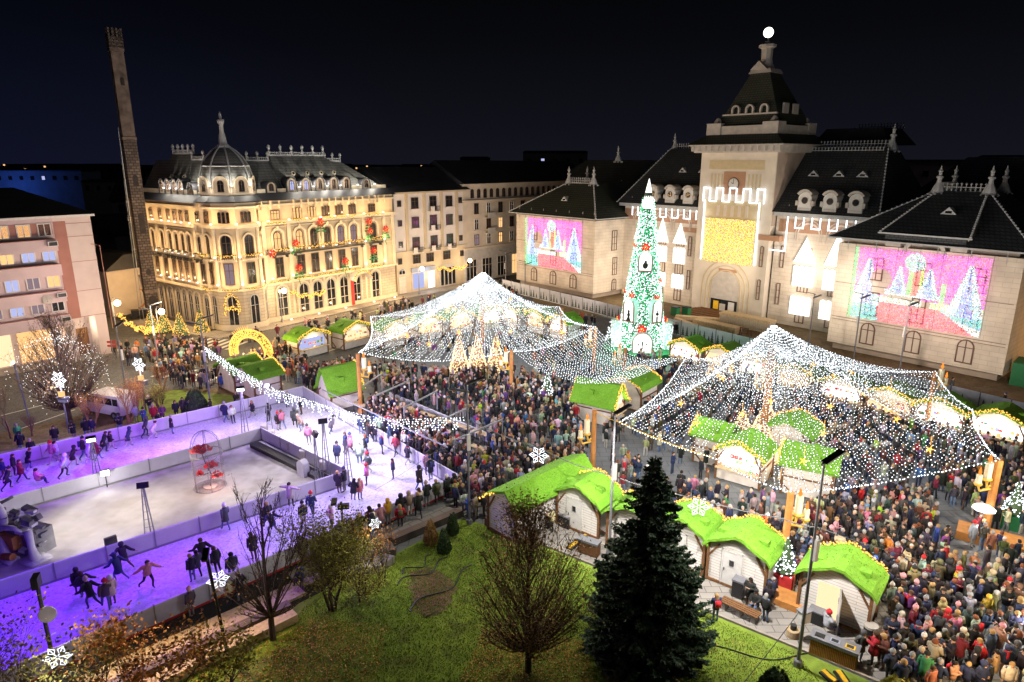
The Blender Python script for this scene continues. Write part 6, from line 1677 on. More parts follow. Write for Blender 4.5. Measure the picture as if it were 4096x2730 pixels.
def lantern(px, py, h_, label, p_=150, globes=1):
    p = P(px, py); t_ = thing('street_lamp', label, 'street lamp', (p[0], p[1], 0), 0, 'old style globe street lamps')
    m_ = MB(); m_.tube([(0,0,0), (0,0,h_)], [.09, .05], 8); m_.lathe([(.22, 0), (.2, .4), (.1, .6)], 8); m_.tube([(0,0,h_), (.15,0,h_+.35), (.5,0,h_+.3), (.6,0,h_)], .03, 5); m_.build('pole', M['pole'], t_)
    m_ = MB(); m_.ball((.6, 0, h_ - .28), .38, 10, 8); m_.build('globe', M['lampglow'], t_, smooth=True)
    lamp(p[0] + .6, p[1] - .55, h_ - .5, (1, .72, .42), p_, .3)
lantern(1130, 1292, 4.7, 'globe lamp with garland before the left part of the hotel front', 260)
lantern(1308, 1240, 5.0, 'globe lamp with garland before the middle of the hotel front', 260)
lantern(1677, 1180, 4.6, 'globe lamp on the pavement before the white apartment house', 240)
lantern(1868, 1140, 4.6, 'globe lamp at the right end of the street garland', 240)
lantern(475, 1380, 5.4, 'bright globe lamp at the corner of the pink apartment house', 420)
lantern(645, 1390, 4.6, 'bright globe lamp with garland left of the gold firs', 300)
for a_, c_, lb_ in (((1130, 1150), (1300, 1165), 'street garland of gold bulbs before the hotel front'), ((1677, 1045), (1868, 1065), 'curling street garland of gold bulbs before the white apartment house'), ((475, 1260), (640, 1310), 'street garland of gold bulbs left of the chimney')):
    a_ = Vector(P(a_[0], a_[1], 4.4)); c_ = Vector(P(c_[0], c_[1], 4.4)); pts = sagline(a_, c_, .9, 14)
    pts = [q + Vector((0, 0, .28*math.sin(i*1.9))) for i, q in enumerate(pts)]
    garland('street_garland', pts, .075, .2, lb_, 'garland', 'bulb_y', .13, 'gold street garlands between globe lamps', 4)
    mid = (a_ + c_) / 2; lamp(mid.x, mid.y - .5, 3.6, WARM, 90, .2)
# snowflake lamps
def flake(p, s_, rz, label, polz=None):
    t_ = thing('snowflake_light', label, 'snowflake', (p[0], p[1], 0) if polz else p, rz, 'white snowflake lights')
    z0 = polz or 0; m_ = MB()
    for k in range(6):
        a_ = PI*k/3; d0 = Vector((math.cos(a_), 0, math.sin(a_))); c_ = Vector((0, 0, z0)); n0 = Vector((-d0.z, 0, d0.x))
        m_.tube([c_ + d0*.1*s_, c_ + d0*s_*.95], .026*s_, 4)
        m_.tube([c_ + d0*.35*s_, c_ + d0*.62*s_ + n0*.26*s_, c_ + d0*.98*s_, c_ + d0*.62*s_ - n0*.26*s_, c_ + d0*.35*s_], .03*s_, 4)
    m_.build('light_tubes', M['neon'], t_)
    if polz:
        m_ = MB(); m_.tube([(0,.05,0), (0,.05,z0)], .07, 8); m_.box(-.5, .5, -.1, .3, z0 - 1.55, z0 - 1.45); m_.box(-.42,.42,-.05,.25,z0-1.9,z0-1.55); m_.build('pole', M['pole'], t_)
        m_ = MB(); m_.box(-.16,.16,-.16,.16, z0-1.4, z0-1.0); m_.build('lantern', M['litwarm'], t_)
    return t_
flake(P(275, 1735), .75, R(-15), 'white snowflake lamp on a pole before the light covered tree', 4.6); p = P(275, 1735); lamp(p[0], p[1]-.5, 4.2, (.75,.8,1), 160, .2)
flake(P(583, 1645), .7, R(-15), 'white snowflake lamp on a pole beside the parked van', 4.3); p = P(583, 1645); lamp(p[0], p[1]-.5, 4, (1,.8,.6), 220, .2)
flake(P(2155, 1822, 4.2), .60, R(-10), 'white snowflake light hanging over the crowd beside the long shed')
flake(P(2795, 2028, 4.0), .58, R(-10), 'white snowflake light hanging over the hut right of the spruce')
flake(P(872, 2320, 3.4), .5, R(30), 'white snowflake light above the rink behind the lamp post on the left')
flake(P(230, 2630, 3.4), .5, R(20), 'white snowflake light behind the round sign at the bottom left')
flake(P(1500, 2095, 3.2), .34, R(30), 'white snowflake light half hidden by the leafy bush beside the rink')
lamp(*P(230, 2650, 3.2), (.9,.85,1), 60, .2); lamp(*P(880, 2340, 3.2), (.95,.9,1), 50, .2); lamp(*P(1500, 2115, 3.0), (.9,.9,1), 50, .2)
def cable(pts, r, label, name='cable', m='wire'):
    m_ = MB(); full = []
    for a_, c_, s_ in pts: full += sagline(a_, c_, s_, 8)
    m_.tube(full, r, 4); tag(m_.build(name, M[m]), label, 'cable')
cable([(P(1870, 1675, 5.2), P(2155, 1790, 4.6), .2), (P(2155, 1790, 4.6), P(2455, 1905, 4.6), .2), (P(2455, 1905, 4.6), P(2795, 1995, 4.6), .15), (P(2795, 1995, 4.6), P(3130, 2075, 4.4), .1), (P(3130, 2075, 4.4), P(3270, 2110, 4.8), .1)], .03, 'pale cable with hanging snowflakes running from the left street light to the right one')
cable([(P(3270, 2110, 5.0), P(4200, 2350, 5.0), .3)], .015, 'thin dark wire running right over the crowd from the thick street light')
cable([(P(2372, 1640, 4.7), P(2479, 1690, 4.5), .1), (P(2479, 1690, 4.5), P(2853, 1832, 4.3), .15)], .03, 'yellow cable carrying the left edge of the second canopy', m='yellow')
cable([(P(1880, 1700, 5), P(1500, 1960, 3), .2)], .012, 'thin wire from the street light down to the rink boards')
cable([(P(3195, 2450, 3), P(2950, 2760, 0.2), .1)], .02, 'slanting guy wire of the thick street light')
# signs, traffic light, things in the street
p = P(876, 1310); t_ = thing('road_sign', 'round red no entry sign on a post before the hotel corner', 'sign', (p[0], p[1], .12), R(-5))
m_ = MB(); m_.tube([(0,0,0), (0,0,3.1)], .04, 6); m_.build('post', M['metal'], t_)
m_ = MB(); m_.lathe([(.4, 0), (.4, .03)], 18); m_.box(-.28, .28, -.07, .07, .032, .04, 1); o_ = m_.build('sign_plate', [M['roselit'], M['wframe']], t_, (0, -.05, 2.9)); o_.rotation_euler = (R(90), 0, 0)
m_ = MB(); m_.box(-.14,.14,-.12,.12,1.6,2.3); m_.build('traffic_light', M['black'], t_)
p = P(1033, 1300); m_ = MB(); m_.tube([(0,0,0),(0,0,2.6)], .05, 6); m_.box(-.15,.15,-.15,.15,1.8,2.6); tag(m_.build('traffic_light', M['black'], None, (p[0], p[1], .12)), 'black traffic light on the pavement before the hotel entrance row', 'traffic light')
p = P(457, 1440); t_ = thing('direction_sign', 'small post with two red arrow signs beside the pink house corner', 'sign', (p[0], p[1], 0)); m_ = MB(); m_.tube([(0,0,0),(0,0,2.3)], .04, 5); m_.box(-.5,.5,-.03,.03,1.95,2.15,1); m_.box(-.5,.5,-.03,.03,1.5,1.7,1); m_.build('sign_plate', [M['metal'], M['red']], t_)
p = P(98, 2700); t_ = P(238, 2760); sg = thing('round_sign', 'back of a round grey sign on a dark lamp post at the bottom left', 'sign', (t_[0], t_[1], 0), R(20))
m_ = MB(); m_.tube([(0,0,0),(0,0,5.1)], .08, 6); m_.build('post', M['black'], sg)
m_ = MB(); m_.lathe([(.34, 0), (.34, .04)], 20); o_ = m_.build('sign_plate', M['stonegrey'], sg, (.18, -.15, 3.75)); o_.rotation_euler = (R(80), 0, 0)
m_ = MB(); m_.box(-.12,.12,-.3,.2,0,.5); m_.build('lamp_head', M['black'], sg, (0,0,5.0))
p = P(915, 2640); sg = thing('street_light', 'dark lamp post leaning over the orange leaves left of the bare tree', 'street light', (p[0], p[1], 0), R(10), 'dark lamp posts along the near rink side'); m_ = MB(); m_.tube([(0,0,0),(-.35,0,5.4)], .07, 6); m_.build('pole', M['black'], sg); m_ = MB(); m_.box(-.12,.12,-.35,.25,0,.14); o_ = m_.build('lamp_head', M['black'], sg, (-.35,0,5.35)); o_.rotation_euler = (R(30),0,0)
p = P(1385, 2290); sg = thing('street_light', 'dark lamp post rising out of the leafy bush beside the rink', 'street light', (p[0], p[1], 0), R(10), 'dark lamp posts along the near rink side'); m_ = MB(); m_.tube([(0,0,0),(0,0,4.2)], .07, 6); m_.build('pole', M['black'], sg); m_ = MB(); m_.box(-.14,.14,-.35,.25,0,.14); m_.build('lamp_head', M['black'], sg, (-.35,0,4.2)); m_ = MB(); m_.box(-.3,.3,-.1,.15,0,.25); m_.build('lamp_box', M['black'], sg, (.1,0,3.8))
# ---------------------------------------------------------------- printed fence with fir trees
def fence(a, c, label, nseg):
    a = Vector(a); c = Vector(c); L = (c-a).length; rz = math.atan2(c.y-a.y, c.x-a.x)
    t_ = thing('printed_fence', label, 'fence', a, rz, 'printed fence panels before the city hall'); s_ = L/nseg
    pm = MB(); pm.box(.03, s_-.03, -.02, .02, .15, 2.0, 0)
    fm_ = MB(); rr_ = random.Random(3)
    for k in range(int(s_/.62)):
        x = .4 + k*.62 + rr_.uniform(-.12,.12); h_ = rr_.uniform(.7, 1.5)
        for q in range(4):
            z = .3 + h_*q*.24; w_ = .32*(1 - q*.22); fm_.add([(x-w_, -.028-q*.002, z), (x+w_, -.028-q*.002, z), (x, -.028-q*.002, z + h_*.36)], [(0,1,2)])
    panel = pm.mesh('panel', M['fencesky']); trees_ = fm_.mesh('printed_firs', M['needleprint'])
    pst = MB(); pst.box(-.05,.05,-.05,.05,0,2.15); psm = pst.mesh('post', M['pole'])
    for i in range(nseg):
        o_ = put('panel', panel, t_, (i*s_, 0, 0)); put('printed_firs', trees_, o_); put('post', psm, t_, (i*s_, 0, 0))
M['fencesky'] = mat('printed_snow_sky', (.50,.50,.56), .7, .12, 1.2); M['needleprint'] = mat('printed_fir', (.075,.10,.085), .8, .2, 3)
fence(P(2010, 1165), P(2330, 1245), 'printed fir tree fence before the left pavilion of the city hall', 8)
fence(P(2330, 1245), P(2860, 1385), 'printed fir tree fence behind the giant christmas tree and the lumber', 9)
fence(P(2860, 1385), P(4300, 1760), 'printed fir tree fence before the right pavilion behind the long row of huts', 15)
# building site in front of the gate
def stack(px, py, w_, d_, h_, rz, label, m='plank', n=6, name='lumber_stack'):
    p = P(px, py); t_ = MB()
    for i in range(n):
        t_.box(-w_/2 + random.uniform(-.05,.05), w_/2 + random.uniform(-.05,.05), -d_/2, d_/2, .1 + h_*i/n, .1 + h_*(i+1)/n - .02)
    for s_ in (-1, 1): t_.box(s_*w_*.3 - .06, s_*w_*.3 + .06, -d_/2, d_/2, 0, .1)
    return tag(t_.build(name, M[m], None, (p[0], p[1], .02), R(rz)), label, 'lumber')
stack(2865, 1322, 6.5, 1.5, .9, -52, 'neat bundle of pale sawn boards before the fence of the building site')
stack(2790, 1285, 6.0, 1.0, .5, -20, 'loose pile of boards lying slanted left of the boxed stack')
stack(2745, 1300, 5.0, .8, .35, -70, 'thin boards fanned out on the ground right of the giant tree')
p = P(2985, 1312); m_ = MB(); m_.box(-3.6, 3.6, -.8, .8, 0, 1.3, 0); m_.box(-3.7, 3.7, -.85, .85, 1.3, 1.6, 1)
for i in range(24): m_.box(-3.6 + i*.3, -3.5 + i*.3, -.84, -.8, 0, 1.3, 1)
tag(m_.build('panel_stack', [M['stonegrey'], M['plank']], None, (p[0], p[1], .02), R(-50)), 'long stack of grey corrugated panels with timber on top before the city hall gate', 'stack')
for i, (px, py) in enumerate(((2975, 1345), (3018, 1358))):
    p = P(px, py); m_ = MB()
    for x in (-.5, .5): m_.bar((x,-.3,0),(x,0,1.0),.08,.08); m_.bar((x,.3,0),(x,0,1.0),.08,.08)
    m_.bar((-.6,0,1.0),(.6,0,1.0),.1,.1); m_.bar((-.5,-.2,.4),(.5,-.2,.4),.06,.06)
    tag(m_.build('trestle', M['wood'], None, (p[0], p[1], .02), R(-45)), 'wooden trestle before the panel stack, the %s of two' % ('left', 'right')[i], 'trestle', 'wooden trestles')
p = P(4075, 1560); m_ = MB(); m_.box(-.3, 2.2, -1, 2, 0, 2.3); tag(m_.build('green_container', M['green'], None, (p[0]+1, p[1]+2, .02), R(-45)), 'green container wall at the right edge behind the pavilion corner', 'container')
for i, (px, py) in enumerate(((2700, 1262), (2745, 1262))):
    p = P(px, py); m_ = MB(); m_.box(-.5,.5,-.4,.4,0,1.1,0); m_.box(-.52,.52,-.42,.42,1.1,1.25,1); tag(m_.build('waste_bin', [M['bluebin'] if 'bluebin' in M else M['green'], M['black']], None, (p[0], p[1], .02), R(-50)), ('dark waste bin near the gate, left one', 'waste bin near the gate, right one')[i], 'bin', 'waste bins by the gate')
# van parked behind the bushes
p = P(445, 1655); van = thing('van', 'white van parked behind the bare orange bushes near the rink', 'van', (p[0], p[1], .01), R(-22))
m_ = MB(); m_.ext_y([(-2.4,.35),(-2.4,1.1),(-1.9,1.3),(-1.2,2.05),(2.2,2.1),(2.4,1.2),(2.4,.35)], -.9, .9); m_.build('body', M['vehicle'], van)
m_ = MB(); 
for x0, x1 in ((-1.5,-.6),(-.5,.5),(.65,1.5),(1.6,2.2)): m_.box(x0, x1, -.915, -.9, 1.25, 1.85); m_.box(x0, x1, .9, .915, 1.25, 1.85)
m_.add([(-1.88,-.75,1.32),(-1.88,.75,1.32),(-1.28,.7,1.98),(-1.28,-.7,1.98)], [(0,1,2,3)]); m_.build('window', M['glass'], van)
for x in (-1.6, 1.6):
    for s_ in (-1, 1):
        m_ = MB(); m_.tube([(0,-.1,0),(0,.1,0)], .34, 12); w_ = m_.build('wheel', M['black'], van, (x, s_*.88, .34)); m_ = MB(); m_.tube([(0,-.11,0),(0,.11,0)], .18, 10); m_.build('rim', M['metal'], w_)
for s_ in (-1, 1): m_ = MB(); m_.box(-.04,0,-.14,.14,-.1,.1); m_.build('headlight', M['paleglass'], van, (-2.4, s_*.65, .85))
# construction lift by the chimney
p = P(560, 1270); t_ = thing('boom_lift', 'orange boom lift parked before the arcaded house left of the chimney', 'lift', (p[0], p[1], 0), R(30)); m_ = MB(); m_.box(-1,1,-.6,.6,.4,1.1,0); m_.bar((0,0,1.1),(2.2,0,3.2),.2,.25,1); m_.bar((2.2,0,3.2),(.4,0,4.0),.18,.2,1); m_.build('boom', [M['black'], M['orangewood']], t_)
for s_ in (-1,1): m_ = MB(); m_.tube([(0,-.65,0),(0,.65,0)], .35, 10); m_.build('wheel', M['black'], t_, (s_*.7,0,.4))
# ---------------------------------------------------------------- foreground furniture
p = P(3330, 2640); t_ = thing('recycling_bin', 'wide recycling bin with brown slats and three openings beside the open hut', 'bin', (p[0], p[1], .01), R(-37))
m_ = MB(); m_.box(-.95,.95,-.3,.3,.08,.85); 
for i in range(27): m_.box(-.94+i*.07, -.90+i*.07, -.325, -.3, .1, .84, 1)
m_.build('body', [M['wood'], M['orangewood']], t_)
m_ = MB(); m_.box(-1.0,1.0,-.35,.35,.85,1.0); m_.build('lid', M['pole'], t_)
for i, mm in enumerate(('black', 'bluewall', 'yellow')): m_ = MB(); m_.box(-.2,.2,-.15,.15,0,.02,0); m_.box(-.14,.14,-.1,.1,.02,.03,1); m_.build('opening', [M[mm], M['black']], t_, (-.62+i*.62, -.05, 1.0))
p = P(2355, 2215); t_ = thing('recycling_bin', 'dark slatted bin beside the yellow cable ramp near the kerb', 'bin', (p[0], p[1], .01), R(-33)); m_ = MB(); m_.box(-.64,.64,-.28,.28,.75,.88,0); m_.build('lid', M['pole'], t_); m_ = MB(); m_.box(-.6,.6,-.25,.25,.05,.745,0)
for i in range(16): m_.box(-.59+i*.075,-.55+i*.075,-.27,-.25,.08,.74,0)
m_.build('body', [M['wood'], M['pole']], t_)
p = P(3475, 2565); t_ = thing('litter_bin', 'round black litter bin with grey top at the corner of the open hut', 'bin', (p[0], p[1], .01)); m_ = MB(); m_.lathe([(.27,0),(.3,.75)],14); m_.build('body', M['black'], t_); m_ = MB(); m_.lathe([(.31,.75),(.31,.86),(.12,.88)],14); m_.build('lid', M['stonegrey'], t_)
p0, p1 = P(2265, 2205), P(2330, 2140)
for (a_, c_, lb_) in ((P(2275, 2200), P(2345, 2145), 'yellow and black cable ramp on the pavement behind the first white hut'), (P(3290, 2690), P(3340, 2735), 'yellow and black cable ramp leaning in the grass at the bottom right'), (P(3350, 2690), P(3385, 2740), 'second yellow cable ramp in the grass at the bottom right')):
    m_ = MB(); a_ = Vector(a_) + Vector((0,0,.06)); c_ = Vector(c_) + Vector((0,0,.06)); m_.bar(a_, c_, .42, .08, 1); m_.bar(a_ + Vector((0,0,.05)), c_ + Vector((0,0,.05)), .2, .06, 0)
    tag(m_.build('cable_ramp', [M['yellow'], M['black']]), lb_, 'cable ramp', 'yellow cable ramps')
p = P(2240, 2160); m_ = MB(); m_.lathe([(.42,.01),(.42,.09),(.36,.1)], 16); tag(m_.build('manhole_cover', M['stonegrey'], None, P(2412, 2168, .01)), 'round pale concrete disc beside the street light left of the spruce', 'disc')
def boxthing(name, px, py, sx, sy, sz, rz, m, label, cat, z=.01, extra=None):
    p_ = P(px, py); m_ = MB(); m_.box(-sx/2,sx/2,-sy/2,sy/2,0,sz*.9,0); m_.box(-sx/2-.03,sx/2+.03,-sy/2-.03,sy/2+.03,sz*.9,sz,1)
    if extra: extra(m_)
    return tag(m_.build(name, [M[m], M['pole']], None, (p_[0], p_[1], z), R(rz)), label, cat)
boxthing('bin', 2185, 2105, .6, .5, 1.0, -39, 'black', 'black wheeled bin under the long shed wall', 'bin')
boxthing('generator_box', 2265, 2105, .75, .6, .8, -39, 'black', 'dark grey cabinet on white blocks beside the hut back door', 'cabinet')
boxthing('bin', 2952, 2385, .55, .5, 1.0, -39, 'black', 'black wheeled bin behind the hut between spruce and pole', 'bin')
boxthing('junction_box', 3202, 2560, .5, .4, .6, 25, 'wframe', 'white junction box on the foot of the thick street light', 'box', 1.0)
boxthing('crate', 3265, 2490, .7, .5, .7, -39, 'black', 'black wire crate covered with a white bag by the open hut', 'crate')
p = P(3170, 2545); m_ = MB(); m_.lathe([(.3,0),(.3,.35),(.2,.36)],14); m_.lathe([(.14,.36),(.14,.6)],10,m=1); tag(m_.build('ballast_block', [M['plank'], M['black']], None, (p[0],p[1],.01)), 'round concrete block with black pipe left of the thick street light', 'block')
def bench(px, py, px2, py2, label):
    a_ = Vector(P(px, py)); c_ = Vector(P(px2, py2)); L = (c_-a_).length; t_ = thing('bench', label, 'bench', a_, math.atan2(c_.y-a_.y, c_.x-a_.x)); m_ = MB()
    for k in range(4): m_.box(0, L, -.3+k*.15, -.18+k*.15, .42, .47)
    m_.build('seat', M['wood'], t_)
    for x in (.2, L/2, L-.2): m_ = MB(); m_.box(x-.1,x+.1,-.25,.25,0,.42); m_.build('leg', M['stonegrey'], t_)
bench(2885, 2425, 3035, 2495, 'dark slatted bench with people sitting behind the spruce')
p = P(3135, 2400); m_ = MB(); m_.box(-.9,.9,-.6,.6,0,.35); tag(m_.build('timber_plinth', M['orangewood'], None, (p[0]+.05,p[1]-.2,.015), R(-39)), 'orange timber plinth under the red planter box', 'plinth')
p = P(3990, 2170); m_ = MB(); m_.box(-.7,3.4,-.8,.8,0,.5); tag(m_.build('timber_plinth', M['orangewood'], None, (p[0]-1.2,p[1]+.6,.015), R(-38)), 'long orange timber plinth under the thick pole at the right edge', 'plinth')
for px, py, px2, py2, lb_, r_ in ((1610, 2300, 1735, 2230, 'short thin hose lying on the lawn near the conifers', .03), (1590, 2345, 1800, 2240, 'long dark hose curving over the bare patch of lawn', .035), (1640, 2450, 1900, 2270, 'longest dark hose snaking over the lawn', .04), (2740, 2600, 3350, 2640, 'dark cables lying on the grass between spruce and street light', .03)):
    a_ = Vector(P(px, py)); c_ = Vector(P(px2, py2)); d_ = (c_-a_); n_ = Vector((-d_.y, d_.x, 0)).normalized(); m_ = MB()
    m_.tube([a_ + d_*(k/14) + n_*(.35*math.sin(k*.62) + .0) + Vector((0,0,.05)) for k in range(15)], r_, 5); tag(m_.build('hose', M['black']), lb_, 'hose', 'hoses and cables on the lawn')
# beer garden by the rink: frames, tables
for i, (x0, y0, x1, y1) in enumerate(((1450, 1650, 1530, 1590), (1500, 1690, 1640, 1620), (1620, 1740, 1750, 1665), (1700, 1830, 1870, 1740), (1820, 1880, 2010, 1790))):
    a_ = Vector(P(x0, y0)); c_ = Vector(P(x1, y1)); m_ = MB()
    for q in (a_, c_): m_.bar(q, q + Vector((0,0,2.3)), .09, .09)
    m_.bar(a_ + Vector((0,0,2.3)), c_ + Vector((0,0,2.3)), .09, .12); tag(m_.build('steel_portal', M['metal']), 'steel portal frame over the tables beside the rink, number %s from the far end' % ['one','two','three','four','five'][i], 'frame', 'steel frames over the rink side tables')
a_ = Vector(P(1290, 1560, 2.35)); c_ = Vector(P(1790, 1790, 2.35)); m_ = MB(); m_.bar(a_, c_, .08, .08); tag(m_.build('overhead_beam', M['metal']), 'long steel rail joining the frames over the rink side tables', 'rail')
k_ = 0
for i in range(9):
    f_ = i/8; q = Vector(P(1400, 1662)).lerp(Vector(P(1960, 1880)), f_) ; 
    for s_ in (0, 1):
        c_ = q + Vector((.9 + s_*1.9, 1.0 + s_*1.9, 0)) * .8
        t_ = thing('beer_table', 'pale timber table beside the rink, %s in the %s row' % (['first','second','third','fourth','fifth','sixth','seventh','eighth','ninth'][i], ('near', 'far')[s_]), 'table', (c_.x, c_.y, .01), R(-42), 'timber tables beside the rink')
        m_ = MB(); m_.box(-.85,.85,-.25,.25,.72,.77); m_.build('table_top', M['plank'], t_)
        for x in (-.65,.65): m_ = MB(); m_.bar((x,-.2,0),(x,-.2,.72),.05,.05); m_.bar((x,.2,0),(x,.2,.72),.05,.05); m_.build('leg', M['black'], t_)
deckbar('low_wall', P(1560, 1600), P(2090, 1830), .12, .75, M['board_white'], 'white board fence with red lower edge beside the rink side tables', 'fence')
# white umbrella and costumed figure place
p = P(3905, 2125); t_ = thing('photo_umbrella', 'glowing white studio umbrella on a thin stand at the right front', 'umbrella', (p[0]-.9, p[1]-1.4, 0)); m_ = MB(); m_.lathe([(.62, 2.25),(.45,2.4),(.2,2.5),(.02,2.53)], 8); m_.build('canopy', M['blaze'], t_); m_ = MB(); m_.tube([(0,0,0),(0,0,2.5)], .02, 5); m_.build('pole', M['black'], t_)
lamp(p[0]-.9, p[1]-1.6, 2.0, (1,.97,.95), 60, .2)
# added fill for the foreground trees, then light pools of street lamps
lamp(3.4, 30.4, 8.2, (1,.93,.78), 520, .2); lamp(-1.5, 27.5, 7.5, (1,.85,.6), 200, .2); lamp(10.3, 25.8, 8.6, (1,.93,.82), 420, .2)  # fill lights added to brighten the autumn tree and spruce
spot(4.3, 31.9, 7.8, 7.2, 35.2, 1.0, (1,.96,.9), 2700, 120, .2, .9)
spot(10.8, 26.6, 8.6, 13.6, 30.0, 1.0, (1,.95,.9), 3200, 120, .2, .9)
for x, y, z, col, pw in ((-1.2, 38.2, 8.6, (1,.97,.82), 560), (9.5, 38.5, 6.5, (1,.95,.9), 420), (14.5, 34.2, 5.8, (1,.95,.9), 300), (20, 31, 6.5, (1,.88,.70), 620), (21, 27, 6.0, (1,.86,.66), 620), (29, 33, 5.5, (1,.86,.66), 520), (0, 49, 6.0, (.98,.96,.95), 330), (6, 48, 6, (.98,.96,.95), 330), (-5, 55, 6, (.98,.96,1), 330), (1, 56, 5.6, (.98,.96,1), 300), (-13, 62, 5.6, (1,.93,.85), 300), (-20, 66, 5, (1,.88,.75), 300)):
    lamp(x, y, z, col, pw*1.15, .2)
for x, y, z, pw in ((-30, 66, 6, 420), (-36, 67.5, 7, 420), (-42, 62, 6, 300), (-24, 84, 6, 420), (-14, 98, 6, 420), (-6, 108, 6, 380), (-18, 83, 5.5, 350)): lamp(x, y, z, (1, .80, .56), pw*2.9, .25)
# floodlights aimed at the city hall (mounted on the poles before it)
for (x, y, z), (tx, ty, tz), pw in (((26, 80, 7.5), CW(10, 0, 7), 2600), ((37.5, 79, 6.2), CW(38, 6, 12), 3600), ((30, 86, 6.5), CW(27, 7, 7), 1500), ((36.2, 71, 7.4), CW(50, 7, 7), 1300), ((35.4, 61.4, 8), CW(62, 0, 6), 2400), ((12, 90, 6), CW(7, 0, 6), 2400), ((42, 52, 6), CW(69, 0, 6), 2400)):
    spot(x, y, z, tx, ty, tz, (1, .83, .67), pw * .78, 130, .3, 1.0)
q = CW(24, 2, 4); lamp(q.x, q.y, q.z, (1, .84, .62), 500, .4)
q = CW(38, -2, 20); spot(q.x-8, q.y-10, 8, *CW(38, 6, 20), (1, .80, .62), 1300, 60, .3, 1.0)
q = CW(80, 8, 5); lamp(q.x, q.y, q.z, (1, .55, .2), 500, .4)
# ================================================================ trees and shrubs
def grow(m_, p, d, L, r, depth, tips, rng, spread=.5, up=.25, ratio=.72, nsub=(2, 3), seg=3, nn=5):
    pts = [p]; q = p.copy(); dd = d.copy(); rad = [r]
    for i in range(seg):
        dd = (dd + Vector((rng.uniform(-.13,.13), rng.uniform(-.13,.13), rng.uniform(-.05,.13)))).normalized()
        q = q + dd * (L / seg); pts.append(q.copy()); rad.append(r * (1 - .38*(i+1)/seg))
    m_.tube(pts, rad, max(3, nn), 0, cap=False)
    tips.append((q.copy(), dd.copy(), depth))
    if depth == 0: return
    n = rng.randint(*nsub)
    for k in range(n + 1):
        base = q if k < 2 else pts[rng.randint(1, seg)]
        a = rng.uniform(0, 2*PI); side = Vector((math.cos(a), math.sin(a), 0))
        nd = (dd * (1 - spread*.5) + side * spread * rng.uniform(.6, 1.2) + Vector((0,0,up))).normalized()
        grow(m_, base.copy(), nd, L*ratio*rng.uniform(.75,1.15), rad[-1]*.75, depth-1, tips, rng, spread, up, ratio, nsub, seg, nn-1)
def leaves(tips, n, size, rad, rng, mind=1, zmin=0):
    m_ = MB(); ts = [t for t in tips if t[2] <= mind]
    for _ in range(n):
        p, d, _d = rng.choice(ts); q = p + Vector((rng.gauss(0,rad), rng.gauss(0,rad), rng.gauss(0,rad)))
        if q.z < zmin: continue
        a = Vector((rng.uniform(-1,1), rng.uniform(-1,1), rng.uniform(-.6,.6))).normalized(); b_ = a.cross(Vector((rng.uniform(-1,1), rng.uniform(-1,1), rng.uniform(-1,1)))).normalized()
        s_ = size*rng.uniform(.6,1.3)
        m_.add([tuple(q - a*s_), tuple(q + b_*s_*.55), tuple(q + a*s_), tuple(q - b_*s_*.55)], [(0,1,2,3)])
    return m_
def oval_tree(name, px, py, label, H, W, zf, leafn, leafm, leafs, seed, r=.13, nb=70, bark='bark', leafr=.16, group=None, flat=.8, rise=1.5):
    p = P(px, py); rng = random.Random(seed); t_ = thing(name, label, 'tree', (p[0], p[1], 0), 0, group); m_ = MB(); tips = []
    ax = lambda z: Vector((.12*math.sin(z*1.3)*z/H, .1*math.sin(z*1.7+1)*z/H, z))
    m_.tube([ax(H*.96*i/10) for i in range(11)], [r*(1-.9*i/10) for i in range(11)], 7)
    for k in range(nb):
        t = ((k + rng.random())/nb)**.9; z = H*(zf + (1-zf)*t); R_ = W/2*max(.08, math.sin(PI*min(1, .16+.84*t)))**flat*rng.uniform(.72, 1.05); a = rng.uniform(0, 2*PI)
        b0 = ax(max(H*zf*.7, z - R_*rise)); e_ = Vector((math.cos(a)*R_, math.sin(a)*R_, min(H, z + .12*H*rng.random()))); md = b0.lerp(e_, .5) - Vector((0,0,.10*R_))
        br_ = r*.34*(1-t*.6); m_.tube([b0, md, e_], [br_, br_*.6, br_*.2], 4, cap=False)
        for q in range(7):
            f = rng.uniform(.25, 1); c0 = b0.lerp(md, f*2) if f < .5 else md.lerp(e_, f*2-1); d = ((e_-b0).normalized() + Vector((rng.uniform(-.8,.8), rng.uniform(-.8,.8), rng.uniform(-.1,.8)))).normalized()*rng.uniform(.35,.85)*W/5
            m_.tube([c0, c0+d*.5, c0+d], [.014, .010, .004], 3, cap=False); tips += [(c0+d, d, 0), (c0+d*.6, d, 0)]
            d2 = (d + Vector((rng.uniform(-.5,.5), rng.uniform(-.5,.5), rng.uniform(0,.5)))*d.length)*.6; m_.tube([c0+d*.5, c0+d*.5+d2], [.009,.003], 3, cap=False); tips.append((c0+d*.5+d2, d, 0))
    m_.build('trunk', M[bark], t_)
    if leafn: leaves(tips, leafn, leafs, leafr, rng, 1).build('leaves', M[leafm], t_)
    return t_, tips
